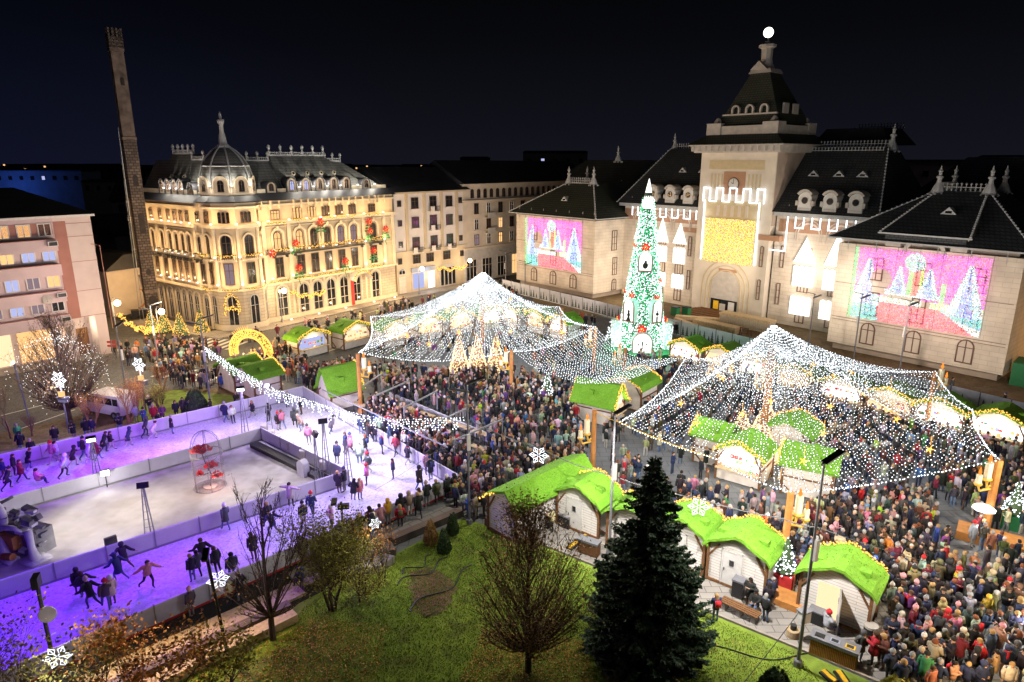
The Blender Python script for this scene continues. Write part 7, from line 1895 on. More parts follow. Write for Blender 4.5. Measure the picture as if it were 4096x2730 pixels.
def tree(name, px, py, label, H, trunk=.35, depth=4, spread=.5, up=.25, leafn=0, leafm='orangeleaf', leafs=.07, leafr=.22, bark='bark', r=.14, seed=1, cat='tree', group=None, stems=1, ratio=.72, nsub=(2,3), mind=1, base=None, z0=0.0):
    p = base or P(px, py); rng = random.Random(seed); t_ = thing(name, label, cat, (p[0], p[1], z0), 0, group); m_ = MB(); tips = []
    L0 = H * trunk
    for s_ in range(stems):
        a = 2*PI*s_/stems + .5; d = Vector((math.cos(a)*.25, math.sin(a)*.25, 1)).normalized() if stems > 1 else Vector((.02, 0, 1))
        grow(m_, Vector((math.cos(a)*.1*(stems>1), math.sin(a)*.1*(stems>1), 0)), d, L0, r, depth, tips, rng, spread, up, ratio, nsub)
    mz = max(t[0].z for t in tips); k = H / mz
    m_.v = [(x*k, y*k, z*k) for x, y, z in m_.v]; tips = [(t[0]*k, t[1], t[2]) for t in tips]
    m_.build('trunk', M[bark], t_)
    if leafn: leaves(tips, leafn, leafs, leafr, rng, mind).build('leaves', M[leafm], t_)
    return t_, tips
# the dark spruce in the middle foreground
p = P(2575, 2615); H = 9.7
sp = thing('spruce', 'big dark green spruce tree standing on the lawn before the white huts', 'tree', (p[0], p[1], 0)); rng = random.Random(4)
m_ = MB(); m_.tube([(0,0,0),(0,0,H*.5),(0,0,H)], [.22,.12,.02], 8); nb = MB(); nd = MB()
z = .25
while z < H - .15:
    f = z / H; Rr = 3.0*(1-f)**.80*rng.choice((.88, .96, 1.0, 1.06))*(1 if f > .10 else .75 + 2.5*f) + .08; n = int(6 + 10*(1-f))
    for k in range(n):
        a = rng.uniform(0, 2*PI); L = Rr*rng.uniform(.62, 1.10); dz = -.10*L if f < .7 else .25*L
        p0 = Vector((0,0,z)); p1 = Vector((math.cos(a)*L*.6, math.sin(a)*L*.6, z + dz*.9)); p2 = Vector((math.cos(a)*L, math.sin(a)*L, z + dz*.5 + .10*L))
        nb.tube([p0,p1,p2], [.03,.02,.008], 3, cap=False)
        ns = max(4, int(L*21))
        for j in range(ns):
            t_ = .18 + .85*j/ns; c_ = (p0.lerp(p1, t_/.6) if t_ < .6 else p1.lerp(p2, min(1,(t_-.6)/.4)))
            w_ = .50*(1-t_*.55)*min(1, .35+L/2.2)
            for s_ in (-1, 1):
                fa = a + s_*rng.uniform(.55,1.05); l_ = w_*rng.uniform(.5,1.15); dr = Vector((math.cos(fa), math.sin(fa), rng.uniform(-.30,.12)))
                e_ = c_ + dr*l_; nrm = Vector((-dr.y, dr.x, 0))*.055; tw = Vector((0,0,rng.uniform(-.08,.08)))
                nd.add([tuple(c_ - nrm*.5), tuple(c_ + dr*l_*.55 + nrm + tw), tuple(e_), tuple(c_ + dr*l_*.5 - nrm - tw)], [(0,1,2,3)])
                if rng.random() < .8:
                    u_ = c_ + dr*l_*rng.uniform(.1,.9); d2 = Vector((rng.uniform(-1,1), rng.uniform(-1,1), rng.uniform(.1,.9))).normalized()*rng.uniform(.07,.19); n2 = d2.cross(Vector((rng.uniform(-1,1),rng.uniform(-1,1),.2))).normalized()*.04
                    nd.add([tuple(u_ - n2), tuple(u_ + d2), tuple(u_ + n2)], [(0,1,2)])
    z += .115 + .03*f
m_.build('trunk', M['bark'], sp); nb.build('branches', M['bark'], sp); nd.build('crown', M['needle'], sp)
# autumn tree left of the spruce
oval_tree('autumn_tree', 2112, 2690, 'upright tree with thin brown red leaves beside the big spruce', 7.7, 5.3, .20, 13000, 'brownleaf', .052, 6, .15, 130)
oval_tree('bare_tree', 1092, 2560, 'bare dark tree with fine twigs over the near side of the rink', 7.8, 4.4, .22, 500, 'brownleaf', .05, 21, .15, 46, leafr=.05, rise=2.6, flat=.6)
oval_tree('bush_tree', 1440, 2410, 'yellow leaved bush with many thin stems beside the podium', 4.6, 3.2, .1, 3200, 'yellowleaf', .06, 77, .06, 50)
tree('bush_tree', 1330, 2440, 'many stemmed bushy tree with yellow green leaves beside the rink', 5.4, .22, 5, .62, .22, 9000, 'yellowleaf', .06, .34, r=.08, seed=9, stems=4, ratio=.8, mind=2)
tree('bush_tree', 1530, 2330, 'small thin shrub with orange tipped leaves by the podium corner', 3.6, .25, 4, .35, .4, 500, 'orangeleaf', .05, .2, r=.04, seed=31, stems=3, ratio=.8)
for px, py, h_, sd, lm, n_, lb_ in ((700, 2900, 5.2, 12, 'orangeleaf', 3000, 'orange leaved tree at the bottom left over the walkway'), (470, 2860, 4.7, 14, 'orangeleaf', 2800, 'orange leaved tree beside the round sign at the bottom left'),
        (900, 2800, 3.6, 17, 'yellowleaf', 2200, 'low yellow green shrub tree left of the bare tree foot'), (60, 2950, 5.4, 19, 'brownleaf', 1500, 'sparse purple brown tree at the lower left corner'), (270, 2950, 5.0, 23, 'yellowleaf', 1700, 'glowing yellow tree behind the snowflake at the bottom left')):
    tree('autumn_tree', px, py, lb_, h_, .22, 5, .66, .2, int(n_*.55), lm, .085, .16, r=.06, seed=sd, stems=2, ratio=.8, mind=2, group='autumn trees at the bottom left')
for x_, y_, z_, c_, p_ in ((-15.3,27.0,5.2,(1,.70,.34),700), (-12.6,28.6,5.0,(1,.68,.32),220), (-18.8,25.2,5.2,(1,.85,.55),800), (-8.2,32.2,4.4,(1,.86,.6),300)): spot(x_, y_, z_, x_+1.0, y_-2.2, 2.0, c_, p_, 95, .2, .8)
# small conifers on the lawn
def conifer(px, py, h_, r_, m, label, n=1500, name='conifer', cat='conifer'):
    p = P(px, py); rng = random.Random(px); t_ = thing(name, label, cat, (p[0], p[1], 0)); m_ = MB(); m_.tube([(0,0,0),(0,0,h_*.7)], [.05,.02], 5); m_.build('trunk', M['bark'], t_)
    m_ = MB(); m_.lathe([(r_*.3,.12),(r_*.78,.3),(r_*.82,h_*.4),(r_*.4,h_*.75),(.03,h_*.94)], 9)
    for _ in range(n):
        f = 1-math.sqrt(rng.random()); z = .1 + (h_-.1)*f; rr_ = r_*(1.0 if f > .15 else .75+1.6*f)*(1-f)**.6*rng.uniform(.85,1.12); a = rng.uniform(0,2*PI); c_ = Vector((rr_*math.cos(a), rr_*math.sin(a), z))
        u_ = Vector((math.cos(a)*.4+rng.uniform(-.4,.4), math.sin(a)*.4+rng.uniform(-.4,.4), .9)).normalized()*rng.uniform(.08,.16); s_ = u_.cross(Vector((rng.uniform(-1,1),rng.uniform(-1,1),0))).normalized()*.045
        m_.add([tuple(c_-s_), tuple(c_+u_), tuple(c_+s_)], [(0,1,2)])
    m_.build('foliage', M[m], t_)
conifer(1724, 2180, 1.6, .42, 'brownleaf', 'reddish brown little conifer on the lawn, left of two green ones')
conifer(1777, 2215, 1.55, .40, 'thuja', 'dark green little conifer on the lawn, nearest of three')
conifer(1812, 2142, 1.5, .36, 'thuja', 'green little conifer on the lawn beside the bench corner')
conifer(3092, 2830, 1.9, .85, 'thuja', 'broad rounded conifer at the bottom edge left of the street light foot', 3200)
conifer(3590, 2800, 1.1, .75, 'yellowleaf', 'low feathery bush at the bottom edge beside the yellow ramps', 1800, 'bush', 'bush')
conifer(785, 1655, 2.3, 1.15, 'thuja', 'round dark pine bush beside the street light behind the rink', 3200, 'pine_bush', 'bush')
conifer(1975, 2095, 1.3, .4, 'thuja', 'little fir in a brown planter at the end of the long shed', 900)
p = P(1975, 2100); m_ = MB(); m_.box(-.4,.4,-.4,.4,0,.5); tag(m_.build('planter', M['wood'], None, (p[0],p[1],.01), R(-40)), 'brown wooden planter at the end of the long shed', 'planter')
# far left trees
lt, tips = oval_tree('light_tree', 279, 1690, 'large bare tree hung with cool white light chains before the pink house', 8.6, 7.2, .2, 6000, 'brownleaf', .055, 40, .24, 130)
m_ = MB(); rng = random.Random(2)
outer = sorted([t for t in tips if t[2] <= 2], key=lambda t: -(t[0].x**2 + t[0].y**2))
for k in range(26):
    a = 2*PI*k/26 + rng.uniform(-.1,.1); top_ = Vector((rng.uniform(-.6,.6), rng.uniform(-.4,.4), rng.uniform(6.8, 8.2))); R_ = rng.uniform(2.3, 4.1)
    en = Vector((math.cos(a)*R_, math.sin(a)*R_, rng.uniform(1.4, 3.4)))
    n_ = rng.randint(16, 26)
    for i in range(n_):
        t_ = i/n_; q = top_.lerp(en, t_) + Vector((math.cos(a), math.sin(a), 0))*.9*math.sin(PI*t_) + Vector((0,0,1.6*math.sin(PI*t_)*.7)); m_.bulb(q + Vector((rng.uniform(-.22,.22), rng.uniform(-.22,.22), rng.uniform(-.22,.22))), .028)
m_.build('light_chains', M['bulb_w'], lt)
tp2 = P(279, 1690); lamp(tp2[0]+2, tp2[1]-3.5, 5, (.8,.7,1), 260, .3)
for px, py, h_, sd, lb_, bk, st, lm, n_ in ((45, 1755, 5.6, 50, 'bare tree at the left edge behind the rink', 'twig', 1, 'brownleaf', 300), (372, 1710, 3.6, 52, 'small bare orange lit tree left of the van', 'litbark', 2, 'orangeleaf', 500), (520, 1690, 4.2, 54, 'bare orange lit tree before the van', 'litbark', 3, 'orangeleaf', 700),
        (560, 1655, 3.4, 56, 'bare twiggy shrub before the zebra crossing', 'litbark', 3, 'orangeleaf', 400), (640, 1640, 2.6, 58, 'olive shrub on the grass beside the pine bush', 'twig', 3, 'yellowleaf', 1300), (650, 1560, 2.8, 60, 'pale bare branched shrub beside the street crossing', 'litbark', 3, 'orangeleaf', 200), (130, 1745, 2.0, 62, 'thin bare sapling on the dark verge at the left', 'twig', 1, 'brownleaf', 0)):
    M.setdefault('litbark', mat('orange_lit_bark', (.42,.22,.12), .85, .25, 6))  # lit copy of the bark, orange light put into its colour
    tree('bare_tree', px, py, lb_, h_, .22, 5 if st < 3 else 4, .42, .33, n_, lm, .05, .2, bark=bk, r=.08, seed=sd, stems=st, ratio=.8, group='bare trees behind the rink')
p = P(100, 1740); t_ = thing('street_light', 'dark lamp post at the left edge before the lit shops', 'street light', P(130, 1725), 0, 'lamp posts at the left edge'); m_ = MB(); m_.tube([(0,0,0),(-.4,0,5.8)], .07, 6); m_.build('pole', M['pole'], t_); m_ = MB(); m_.ball((-.4,-.1,5.9), .13, 8, 6); m_.build('globe', M['lampglow'], t_)
# leaves lying about on lawn and pavement: one ground cover
m_ = MB(); rng = random.Random(77)
def scatter(poly_, n, s):
    q = [Vector(P(*a)).xy for a in poly_]; xs = [a.x for a in q]; ys = [a.y for a in q]; k = 0
    while k < n:
        x, y = rng.uniform(min(xs), max(xs)), rng.uniform(min(ys), max(ys)); ins = False
        for i in range(len(q)):
            a, c_ = q[i], q[(i+1) % len(q)]
            if (a.y > y) != (c_.y > y) and x < (c_.x-a.x)*(y-a.y)/(c_.y-a.y) + a.x: ins = not ins
        if not ins: continue
        k += 1; t = rng.uniform(0, 2*PI); ss = s*rng.uniform(.5,1.3); dx, dy = math.cos(t)*ss, math.sin(t)*ss; z = .03 + rng.uniform(0,.03)
        m_.cc = rng.choice([(.45,.26,.04), (.5,.33,.06), (.32,.14,.03), (.55,.42,.12), (.2,.11,.04)])
        m_.add([(x-dx,y-dy,z),(x+dy*.6,y-dx*.6,z+rng.uniform(0,.04)),(x+dx,y+dy,z),(x-dy*.6,y+dx*.6,z+.01)], [(0,1,2,3)])
scatter([(1840, 2730), (1930, 2520), (2330, 2560), (2400, 2760)], 3400, .045); scatter([(700, 2800), (950, 2570), (1300, 2460), (1480, 2560), (1300, 2760)], 1800, .045); scatter([(1600, 2300), (2000, 2150), (2400, 2300), (2700, 2700), (1500, 2700)], 500, .04); scatter([(900, 2730), (1250, 2480), (1560, 2500), (1500, 2730)], 1500, .05); scatter([(2700, 2500), (3200, 2640), (3100, 2760), (2600, 2740)], 250, .04)
m_.cc = None; o = m_.build('fallen_leaves', M['attr']); tag(o, 'yellow and brown fallen leaves scattered over the lawn', 'leaves', None, 'stuff')
m_ = MB()                                          # grass blades on the near lawn
def inpoly(q, x, y):
    ins = False
    for i in range(len(q)):
        a, c_ = q[i], q[(i+1) % len(q)]
        if (a.y > y) != (c_.y > y) and x < (c_.x-a.x)*(y-a.y)/(c_.y-a.y) + a.x: ins = not ins
    return ins
LW = [Vector(P(*a)).xy for a in ((1530, 2250), (1850, 2085), (2000, 2130), (2250, 2228), (2880, 2490), (3192, 2620), (3300, 2760), (1000, 2760), (1217, 2430))]
k = 0
while k < 64000:
    x, y = rng.uniform(-14, 16), rng.uniform(20, 38)
    if not inpoly(LW, x, y): continue
    k += 1; t = rng.uniform(0, PI); h_ = rng.uniform(.05, .12); s_ = .018; lx, ly = rng.uniform(-.05,.05), rng.uniform(-.05,.05)
    m_.add([(x-math.cos(t)*s_, y-math.sin(t)*s_, .015), (x+math.cos(t)*s_, y+math.sin(t)*s_, .015), (x+lx, y+ly, h_)], [(0,1,2)])
o = m_.build('grass', M['grass']); tag(o, 'short lawn grass in the foreground', 'grass', None, 'stuff')
# ================================================================ people
PALC = {'black': (.022,.022,.026), 'navy': (.025,.035,.09), 'dark grey': (.07,.07,.075), 'beige': (.45,.34,.22), 'cream': (.62,.55,.44), 'white': (.68,.66,.64), 'red': (.50,.02,.03), 'burgundy': (.17,.02,.04), 'olive': (.10,.10,.045), 'camel': (.36,.20,.09),
        'pink': (.60,.25,.30), 'mustard': (.55,.32,.03), 'light grey': (.32,.32,.34), 'blue': (.05,.12,.42), 'orange': (.65,.20,.04), 'green': (.05,.25,.10), 'light blue': (.25,.38,.6), 'brown': (.12,.06,.035), 'lime': (.45,.55,.03), 'purple': (.18,.06,.22)}
CW8 = [('black', 46), ('navy', 15), ('dark grey', 14), ('beige', 6), ('cream', 6), ('white', 4), ('red', 3), ('burgundy', 4), ('olive', 5), ('camel', 5), ('pink', 2), ('mustard', 1), ('light grey', 4), ('blue', 2), ('orange', 1), ('green', 1), ('light blue', 1), ('brown', 6), ('purple', 1), ('lime', 1)]
CLIST = [c for c, n in CW8 for _ in range(n)]
TR = {'black': (.02,.02,.022), 'dark blue': (.035,.05,.10), 'blue jeans': (.10,.16,.28), 'grey': (.16,.16,.17), 'light': (.45,.42,.38), 'brown': (.10,.06,.04)}
HAIR = {'dark': (.015,.01,.008), 'brown': (.06,.03,.015), 'blond': (.35,.22,.09), 'grey': (.3,.29,.28), 'auburn': (.16,.05,.02)}
HAT = {'black': (.02,.02,.02), 'white': (.7,.68,.66), 'red': (.5,.02,.03), 'grey': (.25,.25,.26), 'pink': (.65,.3,.35), 'beige': (.45,.36,.26), 'navy': (.03,.04,.1)}
# a skeleton per pose: joints (x to the side, y forward, z up); every body is one skinned surface
def skeleton(pose):
    J = {'pelvis': (0,0,.95), 'belly': (0,.0,1.12), 'chest': (0,.0,1.32), 'neck': (0,.01,1.48), 'head': (0,.03,1.62), 'crown': (0,.03,1.70)}
    for s, n in ((-1,'l'), (1,'r')):
        J['sh'+n] = (s*.19,0,1.42); J['el'+n] = (s*.25,-.03,1.14); J['wr'+n] = (s*.25,.05,.90); J['ha'+n] = (s*.25,.07,.83)
        J['hip'+n] = (s*.10,0,.90); J['kn'+n] = (s*.11,.03,.50); J['an'+n] = (s*.11,0,.09); J['to'+n] = (s*.12,.16,.04)
    if pose == 'phone':
        for s, n in ((-1,'l'), (1,'r')): J['el'+n] = (s*.24,.06,1.15); J['wr'+n] = (s*.10,.28,1.26); J['ha'+n] = (s*.06,.33,1.30)
    elif pose == 'pockets':
        for s, n in ((-1,'l'), (1,'r')): J['el'+n] = (s*.32,-.06,1.16); J['wr'+n] = (s*.20,.12,1.00); J['ha'+n] = (s*.14,.15,.99)
    elif pose == 'walk':
        J['knl'] = (-.11,.16,.52); J['anl'] = (-.11,.26,.10); J['tol'] = (-.12,.42,.08); J['knr'] = (.11,-.04,.50); J['anr'] = (.11,-.28,.14); J['tor'] = (.12,-.16,.04)
        J['ell'] = (-.25,-.14,1.16); J['wrl'] = (-.24,-.10,.93); J['hal'] = (-.24,-.07,.87); J['elr'] = (.25,.06,1.15); J['wrr'] = (.22,.24,1.00); J['har'] = (.21,.29,.96)
    elif pose == 'skate':
        for k in ('belly','chest','neck','head','crown','shl','shr'): x,y,z = J[k]; J[k] = (x, y + (z-.95)*.28, z - .05)
        J['pelvis'] = (0,-.05,.88); J['knl'] = (-.14,.20,.50); J['anl'] = (-.12,.10,.10); J['tol'] = (-.14,.28,.05); J['knr'] = (.18,-.12,.48); J['anr'] = (.32,-.42,.22); J['tor'] = (.36,-.32,.10)
        J['hipl'] = (-.10,-.04,.84); J['hipr'] = (.10,-.04,.84); J['ell'] = (-.40,.10,1.14); J['wrl'] = (-.56,.26,1.06); J['hal'] = (-.62,.31,1.04); J['elr'] = (.40,-.04,1.15); J['wrr'] = (.58,-.14,1.05); J['har'] = (.64,-.17,1.02)
    elif pose == 'armsout':
        for s, n in ((-1,'l'), (1,'r')): J['el'+n] = (s*.47,.02,1.38); J['wr'+n] = (s*.70,.05,1.33); J['ha'+n] = (s*.78,.06,1.31); J['an'+n] = (s*.16,0,.09); J['to'+n] = (s*.19,.16,.04); J['kn'+n] = (s*.14,.05,.50)
    elif pose == 'lean':
        for k in ('belly','chest','neck','head','crown','shl','shr'): x,y,z = J[k]; J[k] = (x, y + (z-.95)*.42, z - .07)
        for s, n in ((-1,'l'), (1,'r')): J['el'+n] = (s*.24,.34,1.12); J['wr'+n] = (s*.18,.50,1.10); J['ha'+n] = (s*.14,.57,1.11)
    elif pose == 'sit':
        for k in list(J):
            if k[:3] not in ('kna','ank') and not k.startswith(('kn','an','to')): x,y,z = J[k]; J[k] = (x,y,z-.42)
        for s, n in ((-1,'l'), (1,'r')): J['kn'+n] = (s*.13,.42,.50); J['an'+n] = (s*.13,.40,.09); J['to'+n] = (s*.13,.56,.04); J['el'+n] = (s*.24,.1,.76); J['wr'+n] = (s*.12,.30,.66); J['ha'+n] = (s*.10,.36,.64)
    return J
BR = {'pelvis': (.15,.12), 'belly': (.15,.11), 'chest': (.17,.11), 'neck': (.06,.06), 'head': (.095,.11), 'crown': (.075,.085), 'sh': (.07,.07), 'el': (.050,.050), 'wr': (.034,.034), 'ha': (.042,.026), 'hip': (.095,.095), 'kn': (.062,.062), 'an': (.045,.045), 'to': (.038,.03)}
ED = [('pelvis','belly'),('belly','chest'),('chest','neck'),('neck','head'),('head','crown')] + [e_ for n in 'lr' for e_ in (('chest','sh'+n),('sh'+n,'el'+n),('el'+n,'wr'+n),('wr'+n,'ha'+n),('pelvis','hip'+n),('hip'+n,'kn'+n),('kn'+n,'an'+n),('an'+n,'to'+n))]
def make_body(pose):
    J = skeleton(pose); names = list(J); me = bpy.data.meshes.new('sk'); me.from_pydata([J[n] for n in names], [(names.index(a), names.index(c_)) for a, c_ in ED], [])
    o_ = bpy.data.objects.new('sk', me); C.objects.link(o_); md = o_.modifiers.new('Skin', 'SKIN'); md.use_smooth_shade = True
    if not me.skin_vertices:
        pass
    for i, n in enumerate(names):
        key = n if n in BR else n[:-1]; sv = me.skin_vertices[0].data[i]; sv.radius = BR[key]; sv.use_root = (n == 'pelvis')
    ss = o_.modifiers.new('Sub', 'SUBSURF'); ss.levels = 1; ss.render_levels = 1
    dg = bpy.context.evaluated_depsgraph_get(); dg.update(); ev = o_.evaluated_get(dg); nm = bpy.data.meshes.new_from_object(ev)
    vs = [tuple(v.co) for v in nm.vertices]; m_ = MB()
    hd = Vector(J['head'])
    for pl in nm.polygons:
        c_ = Vector((0,0,0))
        for i in pl.vertices: c_ += nm.vertices[i].co
        c_ /= len(pl.vertices)
        near = lambda k, r_: (c_ - Vector(J[k])).length < r_
        if near('hal', .075) or near('har', .075) or c_.z > J['neck'][2] - .01: mi = 0
        elif min(c_.z, 9) < .115 and (near('tol', .22) or near('tor', .22) or near('anl', .1) or near('anr', .1)): mi = 2
        else: mi = 1
        m_.f.append(tuple(pl.vertices)); m_.m.append(mi); m_.c.append(None)
    m_.v = vs
    # face: nose, eyes, mouth, ears (into the same mesh), and the five fingers of each hand
    m_.add([(hd.x-.016, hd.y+.095, hd.z-.02), (hd.x+.016, hd.y+.095, hd.z-.02), (hd.x, hd.y+.125, hd.z-.025), (hd.x, hd.y+.10, hd.z+.025)], [(0,1,2),(0,2,3),(1,3,2)], 0)
    for s in (-1, 1):
        m_.box(hd.x+s*.035-.013, hd.x+s*.035+.013, hd.y+.088, hd.y+.101, hd.z+.01, hd.z+.022, 3)
        m_.box(hd.x+s*.098-.008, hd.x+s*.098+.008, hd.y-.015, hd.y+.02, hd.z-.03, hd.z+.03, 0)
    m_.box(hd.x-.022, hd.x+.022, hd.y+.085, hd.y+.098, hd.z-.06, hd.z-.052, 3)
    for n in 'lr':
        w_, h_ = Vector(J['wr'+n]), Vector(J['ha'+n]); d_ = (h_-w_).normalized(); s_ = d_.cross(Vector((0,0,1)) if abs(d_.z) < .9 else Vector((0,1,0))).normalized(); u_ = s_.cross(d_)
        for k, L in enumerate((.055,.068,.072,.065)): b0 = h_ + s_*(.024*(k-1.5)) + d_*.01; m_.tube([b0, b0 + d_*L*.6, b0 + d_*L - u_*.018], [.009,.008,.006], 4, 0)
        b0 = h_ + s_*.036 - d_*.02; m_.tube([b0, b0 + s_*.025 + d_*.03, b0 + s_*.022 + d_*.055], [.010,.009,.007], 4, 0)
    bpy.data.objects.remove(o_)
    out = m_.mesh('body', [M['skin'], M['cloth'], M['shoe'], M['hairdark']], True)
    # coat
    c_ = MB(); A = lambda k: Vector(J[k])
    def ring(m2, cs, rs):
        o0 = len(m2.v); n = 12
        for c0, (rx, ry) in zip(cs, rs):
            for j in range(n): t = 2*PI*j/n; m2.v.append((c0.x+rx*math.cos(t), c0.y+ry*math.sin(t), c0.z))
        for i in range(len(cs)-1):
            for j in range(n): m2.f.append((o0+i*n+j, o0+i*n+(j+1)%n, o0+(i+1)*n+(j+1)%n, o0+(i+1)*n+j)); m2.m.append(0); m2.c.append(None)
        m2.f.append(tuple(range(o0+n-1, o0-1, -1))); m2.m.append(0); m2.c.append(None); m2.f.append(tuple(range(o0+(len(cs)-1)*n, o0+len(cs)*n))); m2.m.append(0); m2.c.append(None)
    hm = A('pelvis') + Vector((0, .10 if pose == 'sit' else .0, -.10 if pose == 'sit' else -.30))
    coats = {}
    for kind, hem, hr in (('short', A('pelvis') - Vector((0,0,.12)), (.205,.165)), ('long', hm, (.235,.20))):
        c_ = MB(); ring(c_, [hem, A('pelvis') + Vector((0,0,.05)), A('belly'), A('chest'), (A('shl')+A('shr'))/2 + Vector((0,.0,.02)), A('neck') + Vector((0,0,-.01))], [hr, (.20,.165), (.195,.155), (.225,.165), (.20,.13), (.095,.09)])
        for n in 'lr': c_.tube([A('chest').lerp(A('sh'+n), .75), A('sh'+n), A('sh'+n).lerp(A('el'+n), .5), A('el'+n), A('wr'+n)], [.09,.098,.088,.078,.060], 8)
        c_.tube([A('neck') + Vector((0,-.02,-.03)), A('neck') + Vector((0,-.01,.05))], [.105,.095], 10)
        coats[kind] = c_.mesh('coat', M['cloth'], True)
    return out, coats, hd - Vector((0,0,0)), J
def headgear(kind):
    m_ = MB()
    if kind in ('short', 'long'):
        n, k = 10, 6; o0 = 0
        for i in range(k+1):
            t = i/k*PI*.62; 
            for j in range(n):
                a = 2*PI*j/n; fr = max(0, math.sin(a)); tt = t*(1 - .42*fr); r_ = .118*math.sin(tt) + .002
                m_.v.append((r_*math.cos(a), -.006 + r_*1.1*math.sin(a), .135*math.cos(tt) - .005))
        for i in range(k):
            for j in range(n): m_.f.append((i*n+j, i*n+(j+1)%n, (i+1)*n+(j+1)%n, (i+1)*n+j)); m_.m.append(0); m_.c.append(None)
        if kind == 'long':
            m_.add([], []); o0 = len(m_.v)
            for z, rx, ry, y in ((.02,.115,.07,-.06),(-.10,.12,.07,-.07),(-.22,.12,.06,-.10),(-.30,.09,.035,-.11)):
                for j in range(8): a = PI + PI*j/7; m_.v.append((rx*math.cos(a), y + ry*math.sin(a), z))
            for i in range(3):
                for j in range(7): m_.f.append((o0+i*8+j, o0+i*8+j+1, o0+(i+1)*8+j+1, o0+(i+1)*8+j)); m_.m.append(0); m_.c.append(None)
        return m_.mesh('hair', M['cloth'], True)
    if kind == 'beanie':
        m_.lathe([(.122,.02),(.128,.03),(.126,.075),(.12,.085),(.115,.12),(.08,.165),(.02,.185)], 12, (0,-.01)); m_.ball((0,-.01,.205), .04, 6, 5)
        return m_.mesh('hat', M['cloth'], True)
    if kind == 'hood':
        m_.lathe([(.10,-.12),(.14,-.05),(.145,.05),(.11,.13),(.03,.165)], 12, (0,-.045)); return m_.mesh('hood', M['cloth'], True)
POSES = {k: make_body(k) for k in ('stand','phone','pockets','walk','skate','armsout','lean','sit')}
HG = {k: headgear(k) for k in ('short','long','beanie','hood')}
m_ = MB(); m_.box(-.14,.14,-.30,-.17,1.05,1.42); BPK = m_.mesh('backpack', M['cloth'], True)
m_ = MB(); m_.tube([(.09*math.cos(t*.7), .09*math.sin(t*.7)+.01, 1.46+.01*(t%2)) for t in range(10)], .045, 6); m_.bar((.05,.13,1.45),(.06,.17,1.15),.09,.03); SCF = m_.mesh('scarf', M['cloth'], True)
used_labels = set(); prs = random.Random(99)
doing = {'stand': 'standing', 'phone': 'hands raised', 'pockets': 'hands pocketed', 'walk': 'walking', 'skate': 'skating', 'armsout': 'arms outstretched', 'lean': 'leaning', 'sit': 'sitting'}
def person(x, y, rz, pose, zone, coat=None, tr=None, hg=None, z=.012, scale=None, group=None, floor=None):
    for tries in range(400):
        c_ = coat or prs.choice(CLIST); t_ = tr or prs.choice(['black','black','dark blue','blue jeans','blue jeans','grey','light','brown'])
        h_ = hg or prs.choice(['short','short','long','beanie','beanie','hood'])
        hc = prs.choice(['black','black','grey','white','beige','navy','black','grey','red','pink'] if h_ == 'beanie' else ['dark','dark','brown','brown','blond','grey','auburn']); ln = prs.choice(['long','short']); ex = prs.choice(['', '', '', 'backpack', 'scarf']) if tries < 30 else ''
        if pose == 'sit': ex = ''
        if pose in ('lean','skate') and ex == 'scarf': ex = ''
        hd_ = {'short': 'short %s hair' % hc, 'long': 'long %s hair' % hc, 'beanie': '%s bobble hat' % hc, 'hood': 'hood up'}[h_]
        exl = '' if not ex else ', ' + ex
        ps_ = ['person in %s %s,' % (c_, 'long coat' if ln == 'long' else 'jacket'), t_ + (',' if 'jeans' in t_ else ' trousers,'), hd_ + exl + ',', doing[pose], zone]
        lab = ' '.join(ps_)
        if len(lab.split()) > 16: continue
        if lab not in used_labels: break
    used_labels.add(lab)
    body, coats, hp, J = POSES[pose]; s_ = scale or prs.uniform(.88, 1.04)
    o_ = put('person', body, None, (x, y, z), rz); wd_ = s_*prs.uniform(.92, 1.14); o_.scale = (wd_, wd_, s_); o_.rotation_euler = (prs.gauss(0,.035), prs.gauss(0,.035), rz); o_.color = (*TR[t_], 1)
    if c_ == 'cream' and t_ == 'light': o_.color = (.5,.46,.42,1)
    tag(o_, lab, 'person', group or 'people in the market square')
    a = put('coat', coats[ln], o_); a.color = (*[v*prs.uniform(.6,1.05) for v in PALC[c_]], 1)
    b_ = put({'short':'hair','long':'hair','beanie':'hat','hood':'hood'}[h_], HG[h_], o_, hp); b_.color = (*(HAT[hc] if h_ == 'beanie' else (PALC[c_] if h_ == 'hood' else HAIR[hc])), 1)
    if ex:
        e_ = put(ex, BPK if ex == 'backpack' else SCF, o_); e_.color = (*PALC[prs.choice(['black','red','navy','cream','olive'])], 1)
        if pose in ('skate','lean'): e_.rotation_euler = (R(-15), 0, 0)
    return o_
